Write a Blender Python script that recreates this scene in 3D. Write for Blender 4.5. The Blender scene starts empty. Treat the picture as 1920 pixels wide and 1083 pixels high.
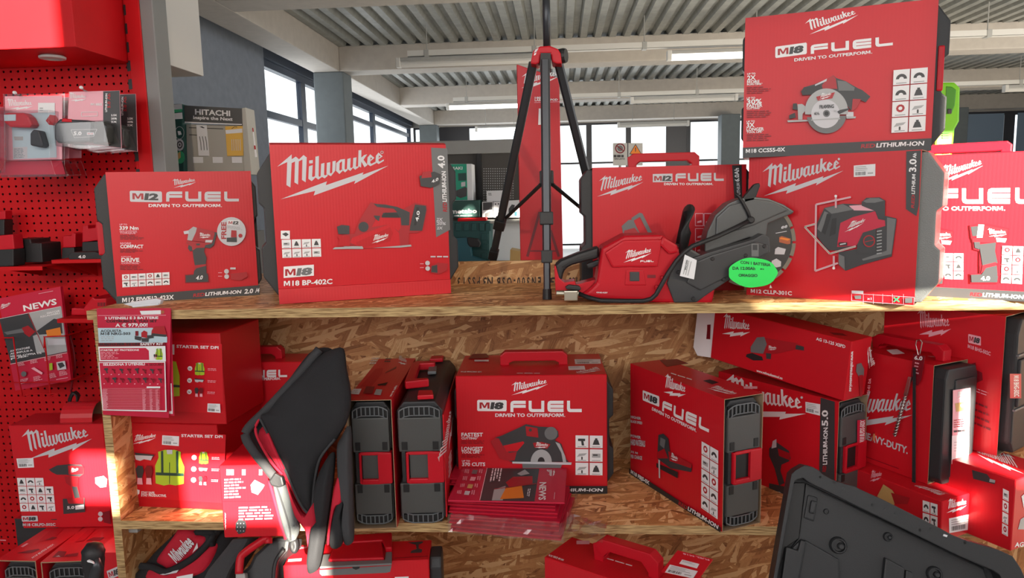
import bpy, bmesh, math, random
from mathutils import Vector, Matrix
random.seed(7)
scene = bpy.context.scene
COL = scene.collection
V3 = Vector

# ------------------------------------------------------------------ camera, sky, sun, daylight, exposure
W_PX, H_PX, F_PX = 1920, 1083, 1350.0
CAM = V3((0, 0, 1.5))
YAW, PITCH, ROLL = math.radians(3.9), math.radians(7.35), math.radians(1.26)
FWD = V3((-math.sin(YAW) * math.cos(PITCH), math.cos(YAW) * math.cos(PITCH), -math.sin(PITCH)))
R0 = V3((math.cos(YAW), math.sin(YAW), 0))
U0 = R0.cross(FWD)
RGT = R0 * math.cos(ROLL) - U0 * math.sin(ROLL)
UPV = R0 * math.sin(ROLL) + U0 * math.cos(ROLL)
cd = bpy.data.cameras.new('camera')
cam = bpy.data.objects.new('camera', cd)
COL.objects.link(cam)
cd.sensor_width = 36.0
cd.lens = F_PX / W_PX * 36.0
cd.clip_start, cd.clip_end = 0.05, 200
cm = Matrix((RGT, UPV, -FWD)).transposed().to_4x4()
cm.translation = CAM
cam.matrix_world = cm
scene.camera = cam

world = bpy.data.worlds.new('world')
scene.world = world
world.use_nodes = True
wb = world.node_tree.nodes['Background']
wb.inputs['Color'].default_value = (0.93, 0.97, 1.0, 1)
wb.inputs['Strength'].default_value = 1.9

SUN_DIR = V3((-0.36, 0.88, -0.28)).normalized()
sd = bpy.data.lights.new('sun', 'SUN')
sun = bpy.data.objects.new('sun', sd)
COL.objects.link(sun)
sd.energy = 48.0
sd.angle = math.radians(0.53)
sd.color = (1.0, 0.90, 0.74)
sun.rotation_euler = SUN_DIR.to_track_quat('-Z', 'Y').to_euler()


def area(name, loc, target, sx, sy, power, col=(1, 1, 1)):
    d = bpy.data.lights.new(name, 'AREA')
    d.shape, d.size, d.size_y, d.energy, d.color = 'RECTANGLE', sx, sy, power, col
    o = bpy.data.objects.new(name, d)
    COL.objects.link(o)
    o.location = loc
    o.rotation_euler = (V3(target) - V3(loc)).to_track_quat('-Z', 'Y').to_euler()
    return o


# added fill behind the camera; daylight at the hall windows; area light mid-hall
area('front_fill', (-0.4, -1.7, 2.2), (0.0, 2.2, 1.15), 7.0, 1.5, 116, (1.0, 0.97, 0.94))
area('side_window_daylight', (-3.75, 13.5, 2.5), (2.0, 13.0, 2.0), 8.0, 1.6, 95, (0.93, 0.97, 1.0))
area('rear_window_daylight', (1.0, 19.5, 2.3), (1.0, 8.0, 2.6), 9.0, 1.6, 105, (0.95, 0.98, 1.0))
area('hall_area_light', (7.5, 7.0, 2.0), (0.0, 8.0, 2.6), 9.0, 2.5, 100, (1.0, 0.98, 0.95))

vs = scene.view_settings
vs.view_transform, vs.look, vs.gamma, vs.exposure = 'Standard', 'None', 1.0, 0.0
vs.use_curve_mapping = False
try:
    scene.cycles.max_bounces, scene.cycles.transparent_max_bounces = 7, 12
    scene.cycles.sample_clamp_indirect = 4.0
except Exception:
    pass


# ------------------------------------------------------------------ from a photo pixel to a point in the place
def ray(px, py):
    return (FWD + RGT * ((px - W_PX / 2) / F_PX) + UPV * ((H_PX / 2 - py) / F_PX))


def at_z(p, z):
    d = ray(*p)
    return CAM + d * ((z - CAM.z) / d.z)


def at_y(p, y):
    d = ray(*p)
    return CAM + d * ((y - CAM.y) / d.y)


def at_x(p, x):
    d = ray(*p)
    return CAM + d * ((x - CAM.x) / d.x)


class Crop:                         # reads measurements taken on an enlarged piece of the photograph
    def __init__(s, x0, y0, k):
        s.x0, s.y0, s.k = x0, y0, k

    def __call__(s, x, y):
        return (s.x0 + x / s.k, s.y0 + y / s.k)


FULL = Crop(0, 0, 1)


# ------------------------------------------------------------------ materials
def mat(name, col, rough=0.5, metal=0.0, spec=0.5, var=0.0, bump=0.0, bscale=200.0, coat=0.0, emit=None):
    m = bpy.data.materials.new(name)
    m.use_nodes = True
    nt = m.node_tree
    b = nt.nodes['Principled BSDF']
    b.inputs['Base Color'].default_value = (*col, 1)
    b.inputs['Roughness'].default_value = rough
    b.inputs['Metallic'].default_value = metal
    b.inputs['Specular IOR Level'].default_value = spec
    if coat:
        b.inputs['Coat Weight'].default_value = coat
        b.inputs['Coat Roughness'].default_value = 0.25
    if emit:
        b.inputs['Emission Color'].default_value = (*emit[0], 1)
        b.inputs['Emission Strength'].default_value = emit[1]
    if var or bump:
        tc = nt.nodes.new('ShaderNodeTexCoord')
        nz = nt.nodes.new('ShaderNodeTexNoise')
        nz.inputs['Scale'].default_value = bscale
        nz.inputs['Detail'].default_value = 3
        nt.links.new(tc.outputs['Object'], nz.inputs['Vector'])
        if var:
            n2 = nt.nodes.new('ShaderNodeTexNoise')
            n2.inputs['Scale'].default_value = 9
            n2.inputs['Detail'].default_value = 4
            nt.links.new(tc.outputs['Object'], n2.inputs['Vector'])
            r = nt.nodes.new('ShaderNodeValToRGB')
            r.color_ramp.elements[0].position = 0.3
            r.color_ramp.elements[1].position = 0.7
            r.color_ramp.elements[0].color = (*[c * (1 - var) for c in col], 1)
            r.color_ramp.elements[1].color = (*[min(1, c * (1 + var)) for c in col], 1)
            nt.links.new(n2.outputs['Fac'], r.inputs['Fac'])
            nt.links.new(r.outputs['Color'], b.inputs['Base Color'])
        if bump:
            bp = nt.nodes.new('ShaderNodeBump')
            bp.inputs['Strength'].default_value = bump
            bp.inputs['Distance'].default_value = 0.002
            nt.links.new(nz.outputs['Fac'], bp.inputs['Height'])
            nt.links.new(bp.outputs['Normal'], b.inputs['Normal'])
    return m


def carton_mat(name, col, axis=0, amp=0.12, rough=0.36, spec=0.4):
    """Printed corrugated board: faint upright flutes show through the glossy print."""
    m = mat(name, col, rough, spec=spec)
    nt = m.node_tree
    b = nt.nodes['Principled BSDF']
    tc = nt.nodes.new('ShaderNodeTexCoord')
    wv = nt.nodes.new('ShaderNodeTexWave')
    wv.bands_direction = 'XYZ'[axis]
    wv.inputs['Scale'].default_value = 38
    wv.inputs['Distortion'].default_value = 0.6
    nz = nt.nodes.new('ShaderNodeTexNoise')
    nz.inputs['Scale'].default_value = 7
    mx = nt.nodes.new('ShaderNodeMath')
    mx.operation = 'MULTIPLY_ADD'
    mx.inputs[1].default_value = 0.25
    bp = nt.nodes.new('ShaderNodeBump')
    bp.inputs['Strength'].default_value = amp
    bp.inputs['Distance'].default_value = 0.002
    nt.links.new(tc.outputs['Object'], wv.inputs['Vector'])
    nt.links.new(tc.outputs['Object'], nz.inputs['Vector'])
    nt.links.new(wv.outputs['Fac'], mx.inputs[0])
    nt.links.new(nz.outputs['Fac'], mx.inputs[2])
    nt.links.new(mx.outputs[0], bp.inputs['Height'])
    nt.links.new(bp.outputs['Normal'], b.inputs['Normal'])
    return m


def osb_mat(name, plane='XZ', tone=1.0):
    """Oriented strand board: flat wood strands in several directions, one lying over the other."""
    m = bpy.data.materials.new(name)
    m.use_nodes = True
    nt = m.node_tree
    N, L = nt.nodes, nt.links
    b = N['Principled BSDF']
    b.inputs['Roughness'].default_value = 0.55
    tc = N.new('ShaderNodeTexCoord')
    sep = N.new('ShaderNodeSeparateXYZ')
    L.new(tc.outputs['Object'], sep.inputs[0])
    cmb = N.new('ShaderNodeCombineXYZ')
    L.new(sep.outputs['XYZ'.index(plane[0])], cmb.inputs[0])
    L.new(sep.outputs['XYZ'.index(plane[1])], cmb.inputs[1])
    wn = N.new('ShaderNodeTexNoise')
    wn.inputs['Scale'].default_value = 6
    L.new(cmb.outputs[0], wn.inputs['Vector'])
    ws = N.new('ShaderNodeVectorMath')
    ws.operation = 'MULTIPLY_ADD'
    ws.inputs[1].default_value = (0.022, 0.022, 0)
    L.new(wn.outputs['Color'], ws.inputs[0])
    L.new(cmb.outputs[0], ws.inputs[2])
    val = None
    hgt = None
    for k, (ang, sx, sy, off) in enumerate(((8, 9, 62, 0), (62, 11, 74, 3.1), (-38, 8, 56, 7.7), (-80, 11, 80, 11.3), (28, 9, 66, 17.9), (118, 10, 60, 23.1), (-12, 12, 85, 31.0))):
        mp = N.new('ShaderNodeMapping')
        mp.vector_type = 'POINT'
        mp.inputs['Rotation'].default_value = (0, 0, math.radians(ang))
        mp.inputs['Location'].default_value = (off, off * 0.37, 0)
        L.new(ws.outputs[0], mp.inputs[0])
        sc = N.new('ShaderNodeVectorMath')
        sc.operation = 'MULTIPLY'
        sc.inputs[1].default_value = (sx, sy, 1)
        L.new(mp.outputs[0], sc.inputs[0])
        vo = N.new('ShaderNodeTexVoronoi')
        vo.voronoi_dimensions = '2D'
        vo.inputs['Scale'].default_value = 1.0
        vo.inputs['Randomness'].default_value = 0.9
        L.new(sc.outputs[0], vo.inputs['Vector'])
        sp = N.new('ShaderNodeSeparateColor')
        L.new(vo.outputs['Color'], sp.inputs[0])
        gs = N.new('ShaderNodeVectorMath')
        gs.operation = 'MULTIPLY'
        gs.inputs[1].default_value = (0.8, 5.0, 1)
        L.new(sc.outputs[0], gs.inputs[0])
        gr = N.new('ShaderNodeTexNoise')
        gr.inputs['Scale'].default_value = 1.0
        gr.inputs['Detail'].default_value = 3
        L.new(gs.outputs[0], gr.inputs['Vector'])
        tn = N.new('ShaderNodeMath')
        tn.operation = 'MULTIPLY_ADD'
        tn.inputs[1].default_value = 0.75
        L.new(gr.outputs['Fac'], tn.inputs[0])
        sm = N.new('ShaderNodeMath')
        sm.operation = 'MULTIPLY_ADD'
        sm.inputs[1].default_value = 0.85
        sm.inputs[2].default_value = -0.24
        L.new(sp.outputs[0], sm.inputs[0])
        L.new(sm.outputs[0], tn.inputs[2])
        if val is None:
            val, hgt = tn.outputs[0], sp.outputs[1]
            continue
        gt = N.new('ShaderNodeMath')
        gt.operation = 'GREATER_THAN'
        gt.inputs[1].default_value = 0.62
        L.new(sp.outputs[2], gt.inputs[0])
        mxv = N.new('ShaderNodeMix')
        L.new(gt.outputs[0], mxv.inputs[0])
        L.new(val, mxv.inputs[2])
        L.new(tn.outputs[0], mxv.inputs[3])
        mxh = N.new('ShaderNodeMix')
        L.new(gt.outputs[0], mxh.inputs[0])
        L.new(hgt, mxh.inputs[2])
        L.new(sp.outputs[1], mxh.inputs[3])
        val, hgt = mxv.outputs[0], mxh.outputs[0]
    # fine grain over the strands
    gn = N.new('ShaderNodeTexNoise')
    gn.inputs['Scale'].default_value = 70
    gn.inputs['Detail'].default_value = 5
    L.new(cmb.outputs[0], gn.inputs['Vector'])
    ad = N.new('ShaderNodeMath')
    ad.operation = 'MULTIPLY_ADD'
    ad.inputs[1].default_value = 0.30
    L.new(gn.outputs['Fac'], ad.inputs[0])
    L.new(val, ad.inputs[2])
    rp = N.new('ShaderNodeValToRGB')
    el = rp.color_ramp.elements
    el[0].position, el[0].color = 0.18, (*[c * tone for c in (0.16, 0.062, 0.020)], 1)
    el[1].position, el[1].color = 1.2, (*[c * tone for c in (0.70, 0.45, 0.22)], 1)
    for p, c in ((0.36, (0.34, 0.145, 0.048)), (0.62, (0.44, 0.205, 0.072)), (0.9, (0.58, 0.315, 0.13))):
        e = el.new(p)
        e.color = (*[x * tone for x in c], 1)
    L.new(ad.outputs[0], rp.inputs['Fac'])
    L.new(rp.outputs['Color'], b.inputs['Base Color'])
    bp = N.new('ShaderNodeBump')
    bp.inputs['Strength'].default_value = 0.9
    bp.inputs['Distance'].default_value = 0.003
    L.new(hgt, bp.inputs['Height'])
    L.new(bp.outputs['Normal'], b.inputs['Normal'])
    return m


def edge_mat(name):
    """Sawn edge of strand board: thin dark layers along the board."""
    m = mat(name, (0.5, 0.33, 0.14), 0.8)
    nt = m.node_tree
    b = nt.nodes['Principled BSDF']
    tc = nt.nodes.new('ShaderNodeTexCoord')
    mp = nt.nodes.new('ShaderNodeMapping')
    mp.inputs['Scale'].default_value = (18, 18, 260)
    nz = nt.nodes.new('ShaderNodeTexNoise')
    nz.inputs['Scale'].default_value = 1.0
    nz.inputs['Detail'].default_value = 6
    r = nt.nodes.new('ShaderNodeValToRGB')
    r.color_ramp.elements[0].position, r.color_ramp.elements[0].color = 0.33, (0.20, 0.10, 0.035, 1)
    r.color_ramp.elements[1].position, r.color_ramp.elements[1].color = 0.6, (0.62, 0.43, 0.20, 1)
    nt.links.new(tc.outputs['Object'], mp.inputs[0])
    nt.links.new(mp.outputs[0], nz.inputs['Vector'])
    nt.links.new(nz.outputs['Fac'], r.inputs['Fac'])
    nt.links.new(r.outputs['Color'], b.inputs['Base Color'])
    return m


def clear_mat(name, tint, gloss=0.08, rough=0.03, fres=0.3):
    m = bpy.data.materials.new(name)
    m.use_nodes = True
    nt = m.node_tree
    nt.nodes.remove(nt.nodes['Principled BSDF'])
    out = nt.nodes['Material Output']
    t = nt.nodes.new('ShaderNodeBsdfTransparent')
    t.inputs[0].default_value = (*tint, 1)
    g = nt.nodes.new('ShaderNodeBsdfGlossy')
    g.inputs['Roughness'].default_value = rough
    lw = nt.nodes.new('ShaderNodeLayerWeight')
    lw.inputs[0].default_value = 0.3
    mu = nt.nodes.new('ShaderNodeMath')
    mu.operation = 'MULTIPLY_ADD'
    mu.inputs[1].default_value = fres
    mu.inputs[2].default_value = gloss
    mx = nt.nodes.new('ShaderNodeMixShader')
    nt.links.new(lw.outputs['Fresnel'], mu.inputs[0])
    nt.links.new(mu.outputs[0], mx.inputs[0])
    nt.links.new(t.outputs[0], mx.inputs[1])
    nt.links.new(g.outputs[0], mx.inputs[2])
    nt.links.new(mx.outputs[0], out.inputs[0])
    return m


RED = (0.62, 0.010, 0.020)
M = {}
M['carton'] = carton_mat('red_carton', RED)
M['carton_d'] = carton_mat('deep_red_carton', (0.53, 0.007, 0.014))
M['carton_in'] = mat('raw_board', (0.34, 0.23, 0.14), 0.85, var=0.1, bump=0.2)
M['red_pl'] = mat('red_plastic', (0.54, 0.006, 0.018), 0.4, spec=0.3, bump=0.12, bscale=500)
M['red_mt'] = mat('red_painted_metal', (0.56, 0.006, 0.010), 0.5, spec=0.2, var=0.05)
M['red_fab'] = mat('red_fabric', (0.55, 0.006, 0.03), 0.75, var=0.1, bump=0.5, bscale=900)
M['dred'] = mat('dark_red_print', (0.20, 0.004, 0.012), 0.4)
M['mred'] = mat('mid_red_print', (0.42, 0.01, 0.018), 0.4)
M['pink'] = mat('pale_pink_print', (0.86, 0.42, 0.50), 0.4)
M['magenta'] = mat('magenta_red_print', (0.58, 0.012, 0.050), 0.4)
M['white'] = mat('white_print', (0.86, 0.86, 0.88), 0.42)
M['silver'] = mat('silver_print', (0.60, 0.60, 0.64), 0.4)
M['lgrey'] = mat('light_grey_print', (0.42, 0.43, 0.44), 0.4)
M['grey'] = mat('mid_grey_print', (0.16, 0.165, 0.17), 0.42)
M['dgrey'] = mat('dark_grey_print', (0.045, 0.046, 0.050), 0.42)
M['black'] = mat('black_print', (0.022, 0.021, 0.023), 0.4)
M['blue'] = mat('pale_blue_print', (0.50, 0.66, 0.74), 0.4)
M['green'] = mat('green_print', (0.05, 0.42, 0.20), 0.4)
M['lime'] = mat('lime_print', (0.42, 0.62, 0.03), 0.45)
M['orange'] = mat('orange_print', (0.85, 0.24, 0.02), 0.45)
M['tan'] = mat('tan_print', (0.60, 0.38, 0.14), 0.5)
M['label'] = mat('paper_label', (0.82, 0.83, 0.86), 0.5)
M['case'] = mat('case_plastic', (0.030, 0.031, 0.034), 0.45, spec=0.4, bump=0.25, bscale=700)
M['plate'] = mat('case_end_plastic', (0.072, 0.073, 0.072), 0.45, bump=0.2, bscale=700)
M['case_l'] = mat('case_plastic_ribs', (0.14, 0.15, 0.16), 0.42)
M['case_d'] = mat('case_recess_plastic', (0.008, 0.008, 0.009), 0.5)
M['sparkle'] = mat('grained_sunlit_plastic', (0.23, 0.24, 0.24), 0.35, bump=0.7, bscale=420)  # lighter copy of the case plastic, sun glint put into its colour
M['rubber'] = mat('black_rubber', (0.016, 0.016, 0.018), 0.5, bump=0.2, bscale=600)
M['gun'] = mat('gunmetal_tube', (0.055, 0.06, 0.068), 0.32, metal=0.5)
M['steel'] = mat('bare_steel', (0.55, 0.55, 0.54), 0.28, metal=1.0)
M['brass'] = mat('plated_fitting', (0.62, 0.58, 0.48), 0.3, metal=1.0)
M['guard'] = mat('grey_guard_metal', (0.10, 0.105, 0.108), 0.38, metal=0.3, bump=0.1, bscale=400)
M['blade'] = mat('dark_blade_print', (0.050, 0.050, 0.052), 0.4, metal=0.2)
M['segment'] = mat('grit_segment', (0.26, 0.24, 0.20), 0.6, metal=0.4, bump=0.6, bscale=900)
M['fab'] = mat('black_fabric', (0.016, 0.016, 0.019), 0.85, var=0.15, bump=0.6, bscale=800)
M['fab_g'] = mat('grey_fabric', (0.05, 0.05, 0.055), 0.8, bump=0.7, bscale=1200)
M['zip'] = mat('silver_zip', (0.13, 0.14, 0.145), 0.5, metal=0.2, bump=0.8, bscale=900)
M['osb'] = osb_mat('strand_board_panel', 'XZ')
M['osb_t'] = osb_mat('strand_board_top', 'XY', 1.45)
M['osb_s'] = osb_mat('strand_board_side', 'YZ')
M['osb_e'] = edge_mat('strand_board_edge')
M['film'] = clear_mat('clear_film', (0.95, 0.92, 0.93), 0.16, 0.2)
M['blister'] = clear_mat('clear_blister', (0.96, 0.95, 0.96), 0.10, 0.06)
M['glass'] = clear_mat('window_glass', (0.98, 0.99, 0.99), 0.01, fres=0.06)
M['tint'] = clear_mat('sun_dimming_tint', (0.108, 0.102, 0.096), 0.03)  # sheet in the added wall that dims the sun on the upper row
M['clearpl'] = mat('frosted_clip_plastic', (0.75, 0.76, 0.8), 0.25)
M['paint'] = mat('pale_beige_paint', (0.40, 0.365, 0.33), 0.75, var=0.05)
M['deck'] = mat('galvanised_deck', (0.25, 0.255, 0.24), 0.5, metal=0.25, var=0.12)
M['wallg'] = mat('blue_grey_wall', (0.20, 0.225, 0.275), 0.8, var=0.08)
M['colg'] = mat('grey_column_paint', (0.125, 0.145, 0.155), 0.75, var=0.05)
M['frame'] = mat('dark_blue_frame', (0.020, 0.032, 0.06), 0.4)
M['frame_d'] = mat('dark_steel_frame', (0.035, 0.034, 0.04), 0.4)
M['greym'] = mat('light_grey_metal', (0.33, 0.33, 0.32), 0.5, var=0.04)
M['signw'] = mat('pale_grey_sheet', (0.56, 0.55, 0.53), 0.6)
M['upg'] = mat('grey_upright_paint', (0.20, 0.205, 0.205), 0.5)
M['floor'] = mat('pale_floor', (0.45, 0.43, 0.40), 0.4, var=0.08)
M['dstand'] = mat('dark_shelving_back', (0.075, 0.068, 0.062), 0.6)
M['hit'] = mat('display_grey_board', (0.46, 0.45, 0.41), 0.5)
M['hit_d'] = mat('display_dark_board', (0.10, 0.10, 0.10), 0.5)
M['dgreen'] = mat('dark_green_board', (0.015, 0.075, 0.065), 0.5)
M['teal'] = mat('teal_plastic', (0.012, 0.085, 0.085), 0.45)
M['tealb'] = mat('teal_blue_plastic', (0.02, 0.12, 0.16), 0.45)
M['brightg'] = mat('bright_green_board', (0.01, 0.36, 0.22), 0.5)
M['limepl'] = mat('lime_plastic', (0.20, 0.72, 0.012), 0.35)
M['limepl_d'] = mat('lime_plastic_recess', (0.06, 0.33, 0.008), 0.4)
M['star'] = mat('fluorescent_green_card', (0.03, 0.86, 0.13), 0.6)
M['lamp'] = mat('lit_tube', (0.9, 0.9, 0.9), 0.5, emit=((1, 0.97, 0.92), 3.0))
M['wood'] = mat('brown_cladding', (0.16, 0.085, 0.035), 0.6, var=0.2)
M['bluegl'] = mat('blue_blind', (0.20, 0.27, 0.36), 0.5)
M['pen'] = mat('dark_pen_ink', (0.02, 0.06, 0.04), 0.6)
M['bark'] = mat('brick_print', (0.45, 0.12, 0.05), 0.6)


# ------------------------------------------------------------------ mesh builder
class MB:
    def __init__(s):
        s.v, s.f, s.m, s.mats = [], [], [], []

    def mi(s, key):
        m = M[key]
        if m not in s.mats:
            s.mats.append(m)
        return s.mats.index(m)

    def add(s, vs, fs, key):
        o, k = len(s.v), s.mi(key)
        s.v += [tuple(p) for p in vs]
        s.f += [tuple(i + o for i in f) for f in fs]
        s.m += [k] * len(fs)
        return s

    def box(s, lo, hi, key, keys=None):
        (x0, y0, z0), (x1, y1, z1) = lo, hi
        vs = [(x0, y0, z0), (x1, y0, z0), (x1, y1, z0), (x0, y1, z0), (x0, y0, z1), (x1, y0, z1), (x1, y1, z1), (x0, y1, z1)]
        fs = {'b': (0, 3, 2, 1), 't': (4, 5, 6, 7), 'f': (0, 1, 5, 4), 'r': (1, 2, 6, 5), 'k': (2, 3, 7, 6), 'l': (3, 0, 4, 7)}
        for n, f in fs.items():
            s.add([vs[i] for i in f], [(0, 1, 2, 3)], (keys or {}).get(n, key))
        return s

    def hexa(s, p, key):                      # eight corners: bottom four, top four
        return s.add(p, [(0, 3, 2, 1), (4, 5, 6, 7), (0, 1, 5, 4), (1, 2, 6, 5), (2, 3, 7, 6), (3, 0, 4, 7)], key)

    def prism(s, pts, off, key, cap=None):    # polygon of 3-D points pushed along off
        n = len(pts)
        off = V3(off)
        a = [V3(p) for p in pts]
        b = [p + off for p in a]
        nn = V3((0, 0, 0))
        for i in range(n):
            p, q = a[i], a[(i + 1) % n]
            nn += p.cross(q)
        if nn.dot(off) > 0:
            a.reverse()
            b.reverse()
        s.add(a, [tuple(range(n))], cap or key)
        s.add(b, [tuple(reversed(range(n)))], key)
        s.add(a + b, [(i, i + n, (i + 1) % n + n, (i + 1) % n) for i in range(n)], key)
        return s

    def tube(s, path, r, key, n=10, caps=True):
        path = [V3(p) for p in path]
        rs = r if isinstance(r, (list, tuple)) else [r] * len(path)
        rings = []
        up = V3((0.13, 0.21, 0.97))
        for i, p in enumerate(path):
            t = (path[min(i + 1, len(path) - 1)] - path[max(i - 1, 0)]).normalized()
            a = t.cross(up)
            if a.length < 1e-3:
                a = t.cross(V3((1, 0, 0)))
            a.normalize()
            b = t.cross(a)
            rings.append([p + (a * math.cos(2 * math.pi * k / n) + b * math.sin(2 * math.pi * k / n)) * rs[i] for k in range(n)])
        vs = [q for g in rings for q in g]
        fs = []
        for i in range(len(path) - 1):
            for k in range(n):
                fs.append((i * n + k, i * n + (k + 1) % n, (i + 1) * n + (k + 1) % n, (i + 1) * n + k))
        if caps:
            fs.append(tuple(reversed(range(n))))
            fs.append(tuple(range((len(path) - 1) * n, len(path) * n)))
        return s.add(vs, fs, key)

    def lathe(s, c, axis, prof, key, n=24):   # prof: (distance along axis, radius)
        axis = V3(axis).normalized()
        a = axis.orthogonal().normalized()
        b = axis.cross(a)
        c = V3(c)
        vs, fs = [], []
        for (h, r) in prof:
            for k in range(n):
                t = 2 * math.pi * k / n
                vs.append(c + axis * h + (a * math.cos(t) + b * math.sin(t)) * r)
        for i in range(len(prof) - 1):
            for k in range(n):
                fs.append((i * n + k, i * n + (k + 1) % n, (i + 1) * n + (k + 1) % n, (i + 1) * n + k))
        fs.append(tuple(reversed(range(n))))
        fs.append(tuple(range((len(prof) - 1) * n, len(prof) * n)))
        return s.add(vs, fs, key)

    def sheet(s, grid, key, thick=None):      # grid[i][j] of points
        ni, nj = len(grid), len(grid[0])
        vs = [p for r in grid for p in r]
        fs = [(i * nj + j, i * nj + j + 1, (i + 1) * nj + j + 1, (i + 1) * nj + j) for i in range(ni - 1) for j in range(nj - 1)]
        s.add(vs, fs, key)
        return s

    def build(s, name, parent=None, bevel=0.0, seg=2, smooth=False, label=None, kind=None):
        me = bpy.data.meshes.new(name)
        me.from_pydata(s.v, [], s.f)
        for m in s.mats:
            me.materials.append(m)
        me.polygons.foreach_set('material_index', s.m)
        if bevel or smooth:
            bm = bmesh.new()
            bm.from_mesh(me)
            bmesh.ops.remove_doubles(bm, verts=bm.verts, dist=1e-5)
            bmesh.ops.recalc_face_normals(bm, faces=bm.faces)
            if bevel:
                es = [e for e in bm.edges if len(e.link_faces) == 2 and e.calc_face_angle(0) > 0.5]
                bmesh.ops.bevel(bm, geom=es, offset=bevel, segments=seg, affect='EDGES', profile=0.6, clamp_overlap=True)
            for f in bm.faces:
                f.smooth = smooth
            bm.to_mesh(me)
            bm.free()
        me.update()
        o = bpy.data.objects.new(name, me)
        COL.objects.link(o)
        if parent is not None:
            o.parent = parent
        if label:
            o['label'] = label
        if kind:
            o['kind'] = kind
        return o


def tag(o, label, cat, group=None):
    o['label'], o['category'] = label, cat
    if group:
        o['group'] = group
    return o


def structure(o):
    o['kind'] = 'structure'
    return o


# ------------------------------------------------------------------ lettering: one mesh per letter of the built-in face, made once
GLYPH = {}
HEAVY = {}


def make_glyphs(chars):
    cu = bpy.data.curves.new('letter', 'FONT')
    cu.resolution_u = 2
    cu.fill_mode = 'FRONT'
    ob = bpy.data.objects.new('letter', cu)
    COL.objects.link(ob)

    def get(body, off):
        cu.body = body
        cu.offset = off
        bpy.context.view_layer.update()
        me = ob.to_mesh()
        r = ([(v.co.x, v.co.y) for v in me.vertices], [tuple(p.vertices) for p in me.polygons])
        ob.to_mesh_clear()
        return r
    bar = max(p[0] for p in get('|', 0)[0])
    for c in chars:
        g = get(c, 0.030)
        x = max(p[0] for p in get(c + '|', 0)[0]) - bar
        GLYPH[c] = (g[0], g[1], x)
    for c in '0123456789':
        g = get(c, 0.058)
        HEAVY[c] = (g[0], g[1], GLYPH[c][2] * 1.0)
    HEAVY['1'] = (HEAVY['1'][0], HEAVY['1'][1], GLYPH['1'][2] * .78)
    GLYPH[' '] = ([], [], 0.28)
    cap = max(p[1] for p in GLYPH['H'][0])
    GLYPH['M'] = ([(x, y * cap) for x, y in ((0, 0), (0, 1), (.21, 1), (.36, .42), (.51, 1), (.72, 1), (.72, 0), (.57, 0), (.57, .74), (.42, .12), (.30, .12), (.15, .74), (.15, 0))], [tuple(reversed(range(13)))], .80)
    bpy.data.objects.remove(ob)
    bpy.data.curves.remove(cu)


make_glyphs('ABCDEFGHIJKLMNOPQRSTUVWXYZabcdefghijklmnopqrstuvwxyz0123456789-+.,:/%!*?&\u20ac\u2122\u00bd')
CAP = max(p[1] for p in GLYPH['H'][0])

# the script word mark with the bolt below it, as printed on the cartons
MARK = [
    [(80, 355), (293, 172), (290, 290), (262, 660), (205, 625), (225, 285)],
    [(288, 245), (352, 203), (395, 240), (375, 617), (322, 585), (338, 275), (288, 300)],
    [(391, 250), (465, 178), (512, 213), (487, 582), (433, 547), (447, 245), (391, 275)],
    [(545, 258), (600, 250), (598, 298), (545, 303)],
    [(540, 345), (598, 325), (583, 495), (600, 503), (625, 490), (632, 512), (577, 565), (527, 530)],
    [(640, 200), (692, 188), (680, 490), (697, 500), (722, 480), (735, 500), (675, 540), (627, 505)],
    [(722, 305), (772, 290), (762, 468), (782, 478), (815, 455), (815, 485), (770, 522), (710, 490)],
    [(808, 290), (860, 278), (850, 440), (868, 448), (885, 430), (893, 265), (942, 258), (932, 405), (865, 490), (798, 455)],
    [(950, 290), (1010, 238), (1035, 262), (1000, 290), (993, 395), (1010, 408), (1040, 370), (1045, 405), (993, 455), (942, 408)],
    [(1008, 239), (1082, 228), (1073, 378), (1092, 388), (1115, 365), (1120, 395), (1080, 430), (1030, 390), (1037, 268), (1020, 262)],
    [(1118, 228), (1168, 212), (1158, 355), (1180, 365), (1200, 345), (1208, 210), (1258, 200), (1245, 335), (1262, 345), (1285, 325), (1290, 350), (1235, 388), (1200, 360), (1160, 408), (1108, 370)],
    [(1290, 95), (1335, 88), (1330, 205), (1375, 165), (1422, 152), (1365, 235), (1425, 315), (1378, 350), (1330, 265), (1325, 355), (1280, 330)],
    [(1428, 200), (1470, 152), (1475, 196), (1468, 250), (1470, 285), (1490, 295), (1560, 258), (1562, 285), (1470, 332), (1418, 300)],
    [(1470, 152), (1535, 205), (1470, 258), (1472, 235), (1500, 212), (1475, 196)],
    [(1558, 172), (1600, 122), (1605, 164), (1597, 220), (1598, 250), (1615, 260), (1678, 225), (1682, 248), (1598, 298), (1548, 268)],
    [(1600, 122), (1662, 180), (1598, 225), (1600, 205), (1630, 185), (1605, 164)],
    [(115, 835), (570, 655), (803, 567), (785, 625), (1360, 428), (1345, 465), (1750, 320), (1215, 605), (1235, 553), (600, 780), (625, 710)],
]
FUEL = [
    [(0, 0), (0, .75), (.012, .92), (.045, 1), (.215, 1), (.215, .72), (.042, .72), (.042, .64), (.215, .64), (.215, .38), (.042, .38), (.042, 0)],
    [(.256, 1), (.256, .28), (.268, .08), (.30, 0), (.475, 0), (.475, 1), (.433, 1), (.433, .27), (.31, .27), (.298, .33), (.298, 1)],
    [(.56, 1), (.744, 1), (.744, .72), (.562, .72), (.562, .655), (.744, .655), (.744, .37), (.562, .37), (.562, .305), (.744, .305), (.744, 0), (.56, 0), (.53, .08), (.52, .28), (.52, .72), (.53, .92)],
    [(.793, 1), (.835, 1), (.835, .35), (.845, .28), (1, .28), (1, 0), (.83, 0), (.803, .08), (.793, .28)],
]


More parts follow.
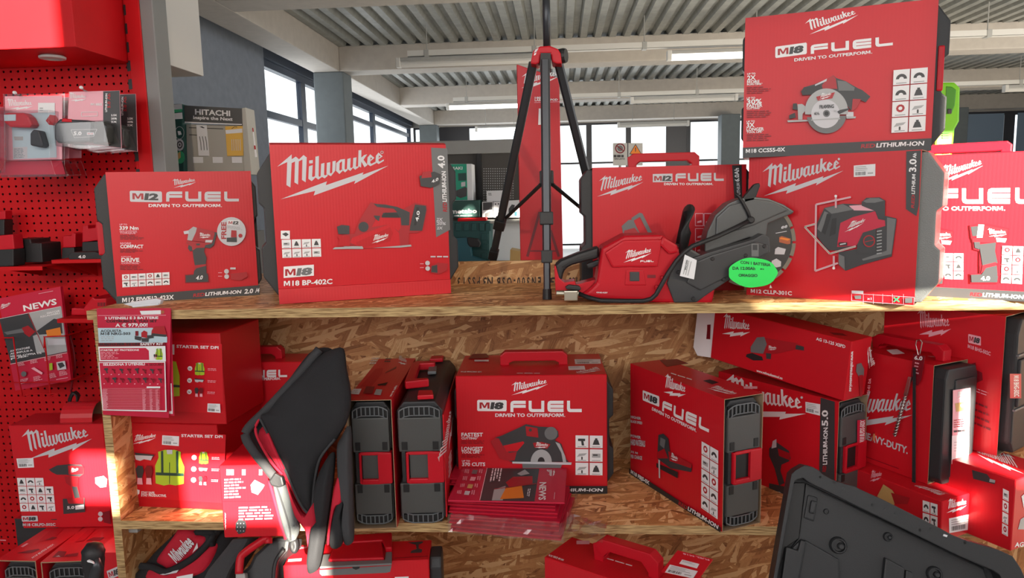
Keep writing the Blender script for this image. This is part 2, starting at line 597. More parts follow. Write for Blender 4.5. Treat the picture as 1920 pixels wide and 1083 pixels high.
# ------------------------------------------------------------------ things: an Empty at a corner of the base, with its own axes
class Thing:
    def __init__(s, name, label, cat, O, ex, ez=V3((0, 0, 1)), group=None):
        ex = V3(ex).normalized()
        ez = V3(ez).normalized()
        ey = ez.cross(ex).normalized()
        ez = ex.cross(ey).normalized()
        m = Matrix((ex, ey, ez)).transposed().to_4x4()
        m.translation = V3(O)
        s.mx, s.inv = m, m.inverted()
        s.e = bpy.data.objects.new(name, None)
        s.e.empty_display_size = 0.05
        COL.objects.link(s.e)
        s.e.matrix_world = m
        tag(s.e, label, cat, group)
        s.w = s.d = s.h = 0.0

    def loc(s, p):
        return s.inv @ V3(p)

    def face(s, which, off=0.0):
        w, d, h = s.w, s.d, s.h
        return {'f': Face(s, (0, -off, 0), (1, 0, 0), (0, 0, 1)),
                'k': Face(s, (w, d + off, 0), (-1, 0, 0), (0, 0, 1)),
                'r': Face(s, (w + off, 0, 0), (0, 1, 0), (0, 0, 1)),
                'l': Face(s, (-off, d, 0), (0, -1, 0), (0, 0, 1)),
                't': Face(s, (0, 0, h + off), (1, 0, 0), (0, 1, 0))}[which]


class Face:
    """A flat side of a thing in the thing's own axes."""
    def __init__(s, T, O, U, Vv):
        s.T = T
        s.O, s.U, s.V = V3(O), V3(U).normalized(), V3(Vv).normalized()
        s.N = s.U.cross(s.V)

    def px(s, p):
        o = s.T.inv @ CAM
        d = (s.T.inv.to_3x3()) @ ray(*p)
        t = (s.O - o).dot(s.N) / d.dot(s.N)
        q = o + d * t - s.O
        return (q.dot(s.U), q.dot(s.V))

    def pt(s, uv, off=0.0):
        return s.O + s.U * uv[0] + s.V * uv[1] + s.N * off


class Print:
    """Flat print on one side of a thing; measurements are read on the photograph through a crop."""
    def __init__(s, face, crop=FULL, base=0.0):
        s.F, s.C, s.base = face, crop, base
        s.mb = MB()
        s.n = 0

    def uv(s, p):
        return V3((*s.F.px(s.C(*p)), 0))

    def lift(s):
        s.n += 1
        return s.base + 0.0004 + 0.00022 * s.n

    def uvpoly(s, pts, key, off=None):
        o = off if off is not None else s.lift()
        a = sum(pts[i][0] * pts[(i + 1) % len(pts)][1] - pts[(i + 1) % len(pts)][0] * pts[i][1] for i in range(len(pts)))
        if a < 0:
            pts = list(reversed(pts))
        s.mb.add([s.F.pt(p, o) for p in pts], [tuple(range(len(pts)))], key)
        return s

    def poly(s, pts, key):
        return s.uvpoly([s.uv(p) for p in pts], key)

    def quad(s, tl, tr, br, bl, key):
        return s.poly([tl, tr, br, bl], key)

    def rect(s, x0, y0, x1, y1, key):
        return s.poly([(x0, y0), (x1, y0), (x1, y1), (x0, y1)], key)

    def circ(s, cx, cy, r, key, n=22, ry=None, a0=0, a1=360):
        pts = [(cx + r * math.cos(math.radians(a0 + (a1 - a0) * i / n)), cy - (ry or r) * math.sin(math.radians(a0 + (a1 - a0) * i / n))) for i in range(n + (0 if a1 - a0 >= 360 else 1))]
        return s.poly(pts, key)

    def line(s, pts, wd, key):
        off = s.lift()
        for a, b in zip(pts, pts[1:]):
            dx, dy = b[0] - a[0], b[1] - a[1]
            L = math.hypot(dx, dy) or 1
            nx, ny = -dy / L * wd / 2, dx / L * wd / 2
            s.uvpoly([s.uv(q) for q in ((a[0] + nx, a[1] + ny), (b[0] + nx, b[1] + ny), (b[0] - nx, b[1] - ny), (a[0] - nx, a[1] - ny))], key, off)
        return s

    def text(s, t, bl, br, tl, key, shear=0.0):
        B = s.uv(bl)
        A = s.uv(br) - B
        C = s.uv(tl) - B
        return s._text(t, B, A, C, key, shear, HEAVY if t in ('12', '18') else None)

    def _text(s, t, B, A, C, key, shear=0.0, font=None):
        x = 0
        vs, fs = [], []
        for c in t:
            g = (font or GLYPH).get(c) or GLYPH['-']
            o = len(vs)
            vs += [(p[0] + x, p[1]) for p in g[0]]
            fs += [tuple(i + o for i in f) for f in g[1]]
            x += g[2]
        if not vs:
            return s
        x0, x1 = min(p[0] for p in vs), max(p[0] for p in vs)
        k = 1.0 / max(1e-6, x1 - x0)
        off = s.lift()
        pts = []
        for px, py in vs:
            h = py / CAP
            q = B + A * ((px - x0) * k) + C * h + A.normalized() * (shear * h * C.length)
            pts.append(s.F.pt((q.x, q.y), off))
        s.mb.add(pts, fs, key)
        return s

    def rows(s, lines, tl, tr, bl, key, fill=None):
        """Lines of lettering filling a block; each entry is text or (text, key, relative height, width share)."""
        L = [(l, key, 1.0, None) if isinstance(l, str) else (tuple(l) + (key, 1.0, None)[len(l) - 1:]) for l in lines]
        tot = sum(l[2] for l in L) * 1.28 - 0.28 * L[-1][2]
        B0, Bx, By = s.uv(tl), s.uv(tr) - s.uv(tl), s.uv(bl) - s.uv(tl)
        y = 0
        for (t, k, h, wsh) in L:
            hh = h / tot
            base = B0 + By * (y + hh)
            s._text(t, base, Bx * (wsh or 1.0), By * -hh, k)
            y += hh * 1.28
        return s

    def fine(s, tl, tr, bl, n, key, thick=0.5, seed=0, gap=0.12):
        """Lines of print too small to read, as broken strokes."""
        rnd = random.Random(seed + 11)
        B0, Bx, By = s.uv(tl), s.uv(tr) - s.uv(tl), s.uv(bl) - s.uv(tl)
        off = s.lift()
        for i in range(n):
            x, end = 0.0, rnd.uniform(0.62, 1.0)
            while x < end:
                l = min(end - x, rnd.uniform(0.10, 0.30))
                y0, y1 = (i + 0.5 - thick / 2) / n, (i + 0.5 + thick / 2) / n
                s.uvpoly([B0 + Bx * x + By * y1, B0 + Bx * (x + l) + By * y1, B0 + Bx * (x + l) + By * y0, B0 + Bx * x + By * y0], key, off)
                x += l + gap * 0.4
        return s

    def mark(s, p0, p1, p2, key):
        """The script word mark: bolt tip, far bolt tip and top of the k give its place."""
        r0, r1, r2 = V3((115, 835, 0)), V3((1750, 320, 0)), V3((1290, 92, 0))
        a, b = r1 - r0, r2 - r0
        det = a.x * b.y - a.y * b.x
        q0, q1, q2 = s.uv(p0), s.uv(p1), s.uv(p2)
        A, B = q1 - q0, q2 - q0
        off = s.lift()
        for pl in MARK:
            pts = []
            for (x, y) in pl:
                d = V3((x, y, 0)) - r0
                i = (d.x * b.y - d.y * b.x) / det
                j = (a.x * d.y - a.y * d.x) / det
                q = q0 + A * i + B * j
                pts.append((q.x, q.y))
            s.uvpoly(pts, key, off)
        return s

    def fuel(s, bl, br, tl, key):
        B = s.uv(bl)
        A, C = s.uv(br) - B, s.uv(tl) - B
        off = s.lift()
        for pl in FUEL:
            s.uvpoly([tuple((B + A * x + C * y).xy) for x, y in pl], key, off)
        return s

    def badge(s, bl, br, tl, num, key='silver', mkey='mred', nkey='dgrey'):
        B = s.uv(bl)
        A, C = s.uv(br) - B, s.uv(tl) - B
        r, ry = 0.03, 0.09
        s.uvpoly([tuple((B + A * x + C * y).xy) for x, y in ((r, 0), (1 - r, 0), (1, ry), (1, 1 - ry), (1 - r, 1), (r, 1), (0, 1 - ry), (0, ry))], key)
        s._text('M', B + A * .08 + C * .22, A * .34, C * .56, mkey)
        s._text(num, B + A * .44 + C * .22, A * .44, C * .56, nkey, 0.18, HEAVY)
        return s

    def icons(s, tl, tr, bl, nx, ny, seed=0, gap=0.09, skip=(), back='white', ink='dgrey'):
        """A block of white pictogram squares."""
        B0 = s.uv(tl)
        Bx, By = (s.uv(tr) - B0) / nx, (s.uv(bl) - B0) / ny
        rnd = random.Random(seed)

        def q(c, x, y):
            p = B0 + Bx * (c[0] + x) + By * (c[1] + y)
            return (p.x, p.y)
        o1 = s.lift()
        o2 = s.lift()
        o3 = s.lift()
        for j in range(ny):
            for i in range(nx):
                if (i, j) in skip:
                    continue
                c = (i, j)
                g = gap / 2
                s.uvpoly([q(c, g, 1 - g), q(c, 1 - g, 1 - g), q(c, 1 - g, g), q(c, g, g)], back, o1)
                k = rnd.randrange(6)
                if k == 0:       # half wheel
                    s.uvpoly([q(c, .5 + .32 * math.cos(a), .62 - .32 * math.sin(a)) for a in [math.pi * t / 8 for t in range(9)]], ink, o2)
                    s.uvpoly([q(c, .5 + .14 * math.cos(a), .62 - .14 * math.sin(a)) for a in [math.pi * t / 6 for t in range(7)]], back, o3)
                elif k == 1:     # ring
                    s.uvpoly([q(c, .5 + .25 * math.cos(a), .45 + .25 * math.sin(a)) for a in [2 * math.pi * t / 10 for t in range(10)]], 'mred', o2)
                    s.uvpoly([q(c, .5 + .12 * math.cos(a), .45 + .12 * math.sin(a)) for a in [2 * math.pi * t / 8 for t in range(8)]], back, o3)
                elif k == 2:     # weight
                    s.uvpoly([q(c, .25, .72), q(c, .75, .72), q(c, .63, .36), q(c, .37, .36)], ink, o2)
                    s.uvpoly([q(c, .42, .38), q(c, .58, .38), q(c, .58, .24), q(c, .42, .24)], ink, o3)
                elif k == 3:     # driver
                    s.uvpoly([q(c, .22, .28), q(c, .72, .28), q(c, .72, .46), q(c, .6, .46), q(c, .66, .78), q(c, .48, .78), q(c, .44, .46), q(c, .22, .46)], ink, o2)
                elif k == 4:     # battery
                    s.uvpoly([q(c, .2, .66), q(c, .8, .66), q(c, .8, .36), q(c, .2, .36)], 'lgrey', o2)
                    s.uvpoly([q(c, .28, .52), q(c, .6, .52), q(c, .6, .42), q(c, .28, .42)], ink, o3)
                else:            # material block with arrow
                    s.uvpoly([q(c, .15, .62), q(c, .7, .5), q(c, .85, .34), q(c, .3, .38)], 'lgrey', o2)
                    s.uvpoly([q(c, .45, .82), q(c, .55, .82), q(c, .55, .6), q(c, .45, .6)], ink, o3)
                s.uvpoly([q(c, .2, .90), q(c, .8, .90), q(c, .8, .84), q(c, .2, .84)], 'lgrey', o3)
        return s

    def sticker(s, tl, tr, br, bl, bars=True, seed=1):
        """A paper label with fine print and a bar code."""
        T, R, Bm, Lf = s.uv(tl), s.uv(tr), s.uv(br), s.uv(bl)
        s.uvpoly([Lf, Bm, R, T], 'label')

        def q(x, y):
            return (T + (R - T) * x) * (1 - y) + (Lf + (Bm - Lf) * x) * y
        off = s.lift()
        rnd = random.Random(seed)
        for i in range(3):
            y = .12 + .15 * i
            s.uvpoly([q(.07, y + .07), q(rnd.uniform(.5, .93), y + .07), q(rnd.uniform(.5, .93), y), q(.07, y)], 'lgrey', off)
        if bars:
            x = .08
            while x < .55:
                wd = rnd.choice((.012, .02, .03))
                s.uvpoly([q(x, .88), q(x + wd, .88), q(x + wd, .58), q(x, .58)], 'dgrey', off)
                x += wd + rnd.choice((.012, .02))
            s.uvpoly([q(.65, .8), q(.9, .8), q(.9, .68), q(.65, .68)], 'lgrey', off)
        return s

    def out(s, name, label=None):
        if s.mb.f:
            o = s.mb.build(name, s.F.T.e, label=label)
        else:
            o = None
        s.mb = MB()
        return o

    def solid(s, pts, a, b, key, cap=None, mb=None):
        """A block: the outline pushed from height a to height b off the face."""
        q = [s.F.pt(tuple(s.uv(p).xy), a) for p in pts]
        (mb or s.mb).prism(q, s.F.N * (b - a), key, cap)
        return s

    def at(s, p, off=0.0):
        return s.F.pt(tuple(s.uv(p).xy), off)


Z = V3((0, 0, 1))


def proj(p):
    d = V3(p) - CAM
    k = F_PX / d.dot(FWD)
    return (W_PX / 2 + d.dot(RGT) * k, H_PX / 2 - d.dot(UPV) * k)
# ------------------------------------------------------------------ the hall
ZS, ZL, YF, YB = 1.224, 0.642, 1.80, 2.28      # upper shelf top, lower shelf top, front edge, back panel


def slab(name, lo, hi, key, parent=None, bevel=0.0):
    return MB().box(lo, hi, key).build(name, parent, bevel)


structure(slab('floor', (-4.2, -2.2, -0.05), (14.0, 20.4, 0.0), 'floor'))
# corrugated metal deck, ribs running away from the shelf
mb = MB()
y0, y1 = -2.0, 20.2
x = -3.45
prof = []
while x < 13.6:
    prof += [(x, 3.75), (x + 0.09, 3.75), (x + 0.115, 3.82), (x + 0.185, 3.82)]
    x += 0.21
n = len(prof)
mb.add([(p[0], y0, p[1]) for p in prof] + [(p[0], y1, p[1]) for p in prof], [(i, i + 1, n + i + 1, n + i) for i in range(n - 1)], 'deck')
mb.box((-4.2, y0, 3.86), (14.0, y1, 3.95), 'deck')
structure(mb.build('ceiling'))
BEAMS = [2.85, 6.95, 10.88, 15.0, 19.1]
k = 1
for by in BEAMS:
    structure(slab('trim_%d' % k, (-3.25, by, 3.4), (13.8, by + 0.42, 3.765), 'paint', bevel=0.012))
    k += 1
structure(slab('trim_%d' % k, (-3.66, -2.0, 3.4), (-3.25, 20.0, 3.765), 'paint', bevel=0.012))
k += 1
for (cx, cy) in ((-3.655, 10.88), (-3.655, 19.1), (4.05, 18.6), (9.5, 18.6)):
    structure(slab('trim_%d' % k, (cx, cy, 0), (cx + 0.46, cy + 0.44, 3.4), 'colg', bevel=0.02))
    k += 1
# side wall: plain blue-grey part, then the window band
structure(slab('wall_left', (-4.2, -2.0, 0), (-4.0, 9.9, 3.86), 'wallg'))
structure(slab('wall_left_sill', (-4.2, 9.9, 0), (-4.0, 20.2, 0.9), 'wallg'))
structure(slab('wall_left_head', (-4.2, 9.9, 3.46), (-4.0, 20.2, 3.86), 'frame'))
structure(slab('wall_back_head', (-4.2, 20.0, 3.42), (14.0, 20.2, 3.86), 'paint'))
structure(slab('wall_right', (13.8, 5.0, 0), (14.0, 20.2, 3.86), 'wallg'))


def window(num, org, ex, wd, z0, z1, posts, rails, key='frame', t=0.055, solid=()):
    """A window band: outer frame, posts and rails with a pane of glass in each opening."""
    ex = V3(ex)
    ey = Z.cross(ex)
    e = bpy.data.objects.new('window_%d' % num, None)
    COL.objects.link(e)
    m = Matrix((ex, ey, Z)).transposed().to_4x4()
    m.translation = V3(org)
    e.matrix_world = m
    structure(e)
    fr = MB()
    fr.box((0, -.04, z0), (wd, .06, z0 + t), key).box((0, -.04, z1 - t), (wd, .06, z1), key)
    fr.box((0, -.04, z0 + t), (t, .06, z1 - t), key).box((wd - t, -.04, z0 + t), (wd, .06, z1 - t), key)
    fr.build('frame', e, 0.004)
    xs = [t]
    for p in posts:
        a, b = p if isinstance(p, tuple) else (p - t / 2, p + t / 2)
        slab('post', (a, -.03, z0 + t), (b, .05, z1 - t), key, e)
        xs += [a, b]
    xs.append(wd - t)
    spans = list(zip(xs[0::2], xs[1::2]))
    for i, (a, b) in enumerate(spans):
        zs_ = [z0 + t]
        for r in (rails[i] if rails and isinstance(rails[0], (list, tuple)) else rails):
            slab('rail', (a, -.025, r - t / 2), (b, .045, r + t / 2), key, e)
            zs_ += [r - t / 2, r + t / 2]
        zs_.append(z1 - t)
        for c, d in zip(zs_[0::2], zs_[1::2]):
            if i in solid:
                slab('panel', (a, 0, c), (b, .02, d), key, e)
            else:
                slab('pane', (a, 0.004, c), (b, .012, d), 'glass', e)
    return e


# side windows: depth positions along the wall read from their posts
window(1, (-4.1, 9.95, 0), (0, 1, 0), 4.0, 0.9, 3.46, [(1.55, 1.75)], [2.72], t=0.10)
window(2, (-4.1, 13.95, 0), (0, 1, 0), 6.05, 0.9, 3.46, [(2.0, 2.2)], [[3.12], [3.2]], t=0.09)
# rear windows
window(3, (-4.0, 20.1, 0), (1, 0, 0), 3.1, 0.1, 3.42, [0.35, (0.62, 1.55)], [1.9], key='frame_d', t=0.05, solid=())
window(4, (-0.9, 20.1, 0), (1, 0, 0), 4.4, 0.1, 3.42, [(1.65, 1.80), (2.72, 2.86), (3.80, 4.35)], [2.35], key='frame_d', t=0.05, solid=(3,))
window(5, (3.5, 20.1, 0), (1, 0, 0), 4.6, 0.1, 3.42, [1.2, (2.4, 2.55)], [2.35], key='frame_d', t=0.05)
# brown clad piece and blue glazed doors at the far side
e = structure(bpy.data.objects.new('wall_back_cladding', None))
COL.objects.link(e)
for i in range(8):
    slab('plank', (8.15 + i * .26, 20.02, 0), (8.39 + i * .26, 20.12, 3.42), 'wood', e, 0.008)
window(6, (10.3, 20.1, 0), (1, 0, 0), 3.5, 0.1, 3.42, [(1.35, 1.62)], [], key='frame_d', t=0.1)
for i, (a, b) in enumerate(((10.45, 11.6), (11.95, 13.6))):
    o = slab('roller_blind', (a, 20.0, 0.9), (b, 20.03, 3.36), 'bluegl')
    tag(o, ('pale blue blind drawn in the far window beside the brown cladding', 'pale blue blind in the last far window, past the dark post')[i], 'blind', 'blinds in the far windows')

# wall added behind the camera; openings and tinted sheets cut to shape the sun
SUN_MASK_Y = -1.95


def back_project(p):
    t = (p[1] - SUN_MASK_Y) / SUN_DIR.y
    q = V3(p) - SUN_DIR * t
    return (q.x, q.z)


def opening(name, pts, key):
    """A gap in the added wall, its outline given by the patch of sun it makes in the room."""
    q = [back_project(p) for p in pts]
    return [(x, z) for x, z in q]
CLEAR = [(0.0, 0.215, 3.215, 3.70), (0.13, 0.335, 1.86, 2.02), (0.50, 0.80, 1.85, 2.015), (0.78, 0.90, 1.68, 1.85),
         (2.47, 3.3, 2.405, 2.95), (2.02, 2.47, 2.412, 2.432), (2.55, 2.615, 1.965, 2.2), (2.49, 2.53, 1.87, 1.955), (2.625, 2.68, 1.87, 1.985),
         ]
TINT = [(-0.75, 2.43, 2.46, 3.16), (0.40, 0.78, 3.16, 3.5)]
xs = sorted({-4.0, 4.2} | {v for r in CLEAR + TINT for v in r[:2]})
zs_ = sorted({0.0, 3.74} | {v for r in CLEAR + TINT for v in r[2:]})
mb = MB()
for z0, z1 in zip(zs_, zs_[1:]):
    run = None
    for x0, x1 in zip(xs, xs[1:]):
        cx, cz = (x0 + x1) / 2, (z0 + z1) / 2
        o = any(r[0] < cx < r[1] and r[2] < cz < r[3] for r in CLEAR + TINT)
        if not o:
            run = [run[0] if run else x0, x1]
        if (o or x1 == xs[-1]) and run:
            mb.box((run[0], SUN_MASK_Y - .03, z0), (run[1], SUN_MASK_Y, z1), 'paint')
            run = None
wf = structure(mb.build('wall_front_sun_mask'))
for r in TINT:
    slab('sun_dimming_sheet', (r[0], SUN_MASK_Y - .02, r[2]), (r[1], SUN_MASK_Y - .015, r[3]), 'tint', wf)
for r in CLEAR:
    slab('sun_gap_sheet', (r[0], SUN_MASK_Y - .02, r[2]), (r[1], SUN_MASK_Y - .015, r[3]), 'glass', wf)

# ------------------------------------------------------------------ lamps and cable trays under the deck
def tube_light(xc, y, z, length, lit, label, group='tube lamps under the ceiling'):
    e = bpy.data.objects.new('tube_light', None)
    COL.objects.link(e)
    e.location = (xc, y, z)
    tag(e, label, 'lamp', group)
    h = length / 2
    MB().box((-h, -.05, .03), (h, .05, .075), 'greym').build('housing', e, .008)
    MB().tube([(-h + .03, 0, 0), (h - .03, 0, 0)], .045, 'lamp' if lit else 'signw', 12).build('diffuser', e, smooth=False)
    for s in (-1, 1):
        if y > 17:
            MB().tube([(s * h * .6, 0, .07), (s * h * .6, 0, 3.74 - z)], .006, 'greym', 6).build('hanger', e)
        MB().box((s * h - .03, -.055, -.045), (s * h + .03, .055, .08), 'signw').build('end_cap', e, .01)


def tray(x0, x1, y, z, label):
    e = bpy.data.objects.new('cable_tray', None)
    COL.objects.link(e)
    e.location = (x0, y, z)
    tag(e, label, 'cable tray', 'cable trays under the ceiling')
    MB().box((0, -.05, 0), (x1 - x0, .05, .004), 'signw').box((0, -.05, 0), (x1 - x0, -.046, .075), 'signw').box((0, .046, 0), (x1 - x0, .05, .075), 'signw').build('channel', e)
    n = int((x1 - x0) / 1.4)
    for i in range(n):
        x = .25 + i * 1.4
        MB().tube([(x, 0, .0), (x, 0, 3.74 - z)], .006, 'greym', 6).build('hanger', e)
        MB().box((x - .03, -.056, -.012), (x + .03, .056, .082), 'greym').build('clip', e, .004)


def pxat(px, py, y):
    return at_y((px, py), y)


q0, q1 = pxat(765, 100, 9.6), pxat(1392, 80, 9.6)
tray(q0.x, q1.x + 5, 9.6, q0.z - .05, 'pale cable tray hanging below the deck nearest to the shelf')
a, b = pxat(790, 116, 9.6), pxat(985, 110, 9.6)
tube_light((a.x + b.x) / 2, 9.6, a.z - .02, b.x - a.x + .6, False, 'unlit tube lamp under the nearest cable tray, beside the tall carton')
a, b = pxat(1262, 107, 9.6), pxat(1420, 101, 9.6)
tube_light((a.x + b.x) / 2 + .1, 9.6, a.z, b.x - a.x + .3, True, 'lit tube lamp beside the circular saw carton')
q0, q1 = pxat(850, 186, 13.6), pxat(1392, 166, 13.6)
tray(q0.x, q1.x + 6, 13.6, q0.z - .05, 'pale cable tray hanging in the middle bay of the hall')
a, b = pxat(860, 201, 13.6), pxat(975, 199, 13.6)
tube_light((a.x + b.x) / 2, 13.6, a.z, b.x - a.x + .4, True, 'lit tube lamp just beside the tall tripod carton, above the pale shelf top')
a, b = pxat(1185, 190, 13.6), pxat(1380, 180, 13.6)
tube_light((a.x + b.x) / 2, 13.6, a.z, b.x - a.x, False, 'unlit tube lamp in the middle bay above the warning signs')
a, b = pxat(905, 243, 17.6), pxat(970, 241, 17.6)
tube_light((a.x + b.x) / 2, 17.6, a.z, b.x - a.x + .3, True, 'small lit tube lamp farthest away, behind the tall tripod carton')
a, b = pxat(1160, 236, 17.6), pxat(1290, 231, 17.6)
tube_light((a.x + b.x) / 2, 17.6, a.z, b.x - a.x, False, 'unlit tube lamp low in front of the rear windows')
a, b = pxat(1885, 168, 13.6), pxat(1960, 166, 13.6)
tube_light((a.x + b.x) / 2, 13.6, a.z, b.x - a.x, False, 'unlit tube lamp above the blue blinds')

# ------------------------------------------------------------------ strand board shelf unit
su = bpy.data.objects.new('shelf_unit', None)
COL.objects.link(su)
su.location = (-1.235, YF, 0)
tag(su, 'wide strand board shelf unit that carries the red cartons', 'shelf')
SX0, SX1 = -1.235, 2.9
ox, oy = SX0, YF


def sb(name, lo, hi, keys, bevel=0.0):
    lo = (lo[0] - ox, lo[1] - oy, lo[2])
    hi = (hi[0] - ox, hi[1] - oy, hi[2])
    return MB().box(lo, hi, 'osb', keys).build(name, su, bevel)


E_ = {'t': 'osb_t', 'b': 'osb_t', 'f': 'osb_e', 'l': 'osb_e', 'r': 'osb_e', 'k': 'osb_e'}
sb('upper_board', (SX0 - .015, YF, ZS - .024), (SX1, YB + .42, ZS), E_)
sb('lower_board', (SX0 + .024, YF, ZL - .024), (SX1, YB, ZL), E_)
sb('side_panel', (SX0, YF + .002, 0), (SX0 + .023, YB, ZS - .024), {'l': 'osb_s', 'r': 'osb_s', 'f': 'osb_e', 'k': 'osb_e', 't': 'osb_e', 'b': 'osb_e'})
sb('back_panel', (SX0 + .023, YB, 0), (SX1, YB + .015, ZS - .024), {})
z_strip = at_y((950, 489), YB).z
sb('back_strip', (SX0 + .3, YB, ZS), (SX1, YB + .018, z_strip), {'t': 'osb_e'})
sb('bottom_board', (SX0 + .024, YF, .06), (SX1, YB, .084), E_)
sb('corner_bracket', (SX0 + .023, YF + .03, ZL - .05), (SX0 + .05, YF + .16, ZL - .024), dict.fromkeys('tbflrk', 'greym'), .003)
# letters of the board maker's stamp, upside down on the strip at the back of the upper shelf


class Fixed:                         # lets Print work in the shelf unit's own axes
    def __init__(s, e):
        s.e, s.mx = e, e.matrix_world.copy()
        bpy.context.view_layer.update()
        s.mx = e.matrix_world.copy()
        s.inv = s.mx.inverted()
        s.w = s.d = s.h = 0


suT = Fixed(su)
P = Print(Face(suT, (0, YB - oy, 0), (1, 0, 0), (0, 0, 1)))
M['ink'] = mat('board_stamp_ink', (0.05, 0.03, 0.02), 0.7)
for t, x0, x1 in (('P S S T 3', 858, 900), ('N3', 906, 924), ('E N 3 0 0 - O S B', 932, 1014), ('-3', 1030, 1052), ('W100', 1066, 1098)):
    P.text(t, (x1, 519.5), (x0, 520.5), (x1, 536), 'ink')
P.out('stamp_lettering')

# ------------------------------------------------------------------ red pegboard bay
PY = 2.34
bay = bpy.data.objects.new('pegboard_bay', None)
COL.objects.link(bay)
bay.location = (-1.38, PY, 0)
tag(bay, 'red metal shop bay with a pegboard back and a slotted upright', 'display stand')
bpy.context.view_layer.update()
mb = MB()
pit, rh = 0.025, 0.0042
x_r, z_t, z_b, nx_ = -0.012, 1.956, 0.106, 27
nz_ = 75
vid = {}


def cell(x0, z0):
    c = (x0 + pit / 2, z0 + pit / 2)
    sq = [(x0 + pit, c[1]), (x0 + pit, z0 + pit), (c[0], z0 + pit), (x0, z0 + pit), (x0, c[1]), (x0, z0), (c[0], z0), (x0 + pit, z0)]
    ho = [(c[0] + rh * math.cos(math.pi * k / 4), c[1] + rh * math.sin(math.pi * k / 4)) for k in range(8)]
    hb = [(p[0], .0025, p[1]) for p in ho]
    vs = [(p[0], 0, p[1]) for p in sq] + [(p[0], 0, p[1]) for p in ho] + hb
    fs = [(k, 8 + k, 8 + (k + 1) % 8, (k + 1) % 8) for k in range(8)] + [(8 + k, 16 + k, 16 + (k + 1) % 8, 8 + (k + 1) % 8) for k in range(8)]
    mb.add(vs, fs, 'red_mt')


for i in range(nx_):
    for j in range(nz_):
        cell(x_r - (i + 1) * pit, z_b + j * pit)
mb.build('perforated_panel', bay)
MB().box((-.012 - nx_ * pit, .03, z_b), (-.012, .034, z_t), 'case_d').build('backing', bay)
up = MB()
up.box((-.012, -.022, 0), (.0, .03, 2.6), 'red_mt').box((.0, -.03, 0), (.014, .03, 2.6), 'red_mt').box((.014, -.030, 0), (.052, .03, 2.6), 'red_mt')
up.build('upright', bay, .004)
for k in range(33):                    # the double slots of the upright
    z = .72 + k * .0575
    MB().box((-.011, -.0226, z), (.0005, -.019, z + .032), 'case_d').box((-.0005, -.0306, z), (.006, -.019, z + .032), 'case_d').build('slot', bay)
MB().box((.054, -.034, 0), (.098, .05, 2.6), 'upg').build('end_post', bay, .004, label='grey end post of the bay')
zc = 1.954
cf = at_z((130, 88), zc)
can = MB()
can.box((-.70, cf.y - PY, zc), (-.005, -.002, 2.62), 'red_mt')
can.build('canopy', bay, .003)
pass
sp = at_z((98, 104), zc)
lampm = MB().lathe((sp.x + 1.38, sp.y - PY, zc), (0, 0, -1), [(0, .03), (.004, .037), (.010, .036), (.011, .026), (.006, .02)], 'signw', 24)
lampm.build('spot_lamp', bay, label='round pale spot lamp under the canopy')
rear = MB().box((-1.9 + 1.38, .06, 1.965), (-1.31 + 1.38, .33, 2.6), 'signw')
rear.build('rear_canopy', bay, .003, label='pale grey sheet metal canopy of the bay behind')
# ------------------------------------------------------------------ cartons and cases
A5, Z7 = Crop(170, 250, 3.282), Crop(320, 400, 6.767)
B6, Z3 = Crop(480, 250, 3.185), Crop(660, 360, 9.025)
T8, C2 = Crop(840, 200, 2.85), Crop(1030, 270, 3.384)
E3, Z5 = Crop(1380, 0, 3.556), Crop(1470, 130, 8.333)
D4, Z6 = Crop(1380, 260, 3.185), Crop(1500, 350, 6.37)
J5, J8 = Crop(440, 580, 2.152), Crop(640, 660, 3.187)
K6, Z8 = Crop(840, 640, 2.776), Crop(900, 780, 9.844)
M7, R8 = Crop(1160, 580, 2.154), Crop(1560, 570, 2.111)
L4, P3 = Crop(0, 740, 3.158), Crop(160, 560, 4.5125)
G1, S2 = Crop(0, 0, 3.185), Crop(0, 320, 3.61)
N4, Q6 = Crop(0, 530, 4.33), Crop(1620, 600, 3.61)
V7, W5 = Crop(1420, 860, 3.84), Crop(180, 570, 4.925)
I7 = Crop(410, 800, 5.16)


def tx(P, t, x0, yt, x1, yb, key='white', dy=0.0, shear=0.0):
    """One line of lettering in a box of the photograph; dy tips the far end."""
    return P.text(t, (x0, yb), (x1, yb + dy), (x0, yt), key, shear)


def stand(name, label, cat, z, bl, br, tl, d, crop=FULL, group=None, yaw=None, h=None):
    """A box standing on height z: its front bottom corners and the top left corner are read on the photograph."""
    O = at_z(crop(*bl), z)
    if yaw is None:
        ex = at_z(crop(*br), z) - O
        w = ex.length
    else:
        ex = V3((math.cos(yaw), math.sin(yaw), 0))
        w = None
    T = Thing(name, label, cat, O, ex, Z, group)
    T.d = d
    f = T.face('f')
    T.w = w if w is not None else f.px(crop(*br))[0]
    T.h = h if h else f.px(crop(*tl))[1]
    return T


def carton(T, key='carton', name='carton_body', bevel=.002, tkey=None):
    k = {'t': tkey} if tkey else None
    MB().box((0, 0, 0), (T.w, T.d, T.h), key, k).build(name, T.e, bevel, 1)


def sleeve(T, key='carton', t=.0018):
    """A printed wrap open at both ends."""
    w, d, h = T.w, T.d, T.h
    mb = MB()
    e = {'l': 'carton_in', 'r': 'carton_in'}
    mb.box((0, 0, 0), (w, t, h), key, dict(e, k='carton_in'))
    mb.box((0, d - t, 0), (w, d, h), key, dict(e, f='carton_in'))
    mb.box((0, t, h - t), (w, d - t, h), key, dict(e, b='carton_in'))
    mb.box((0, t, 0), (w, d - t, t), key, dict(e, t='carton_in'))
    return mb.build('sleeve', T.e)


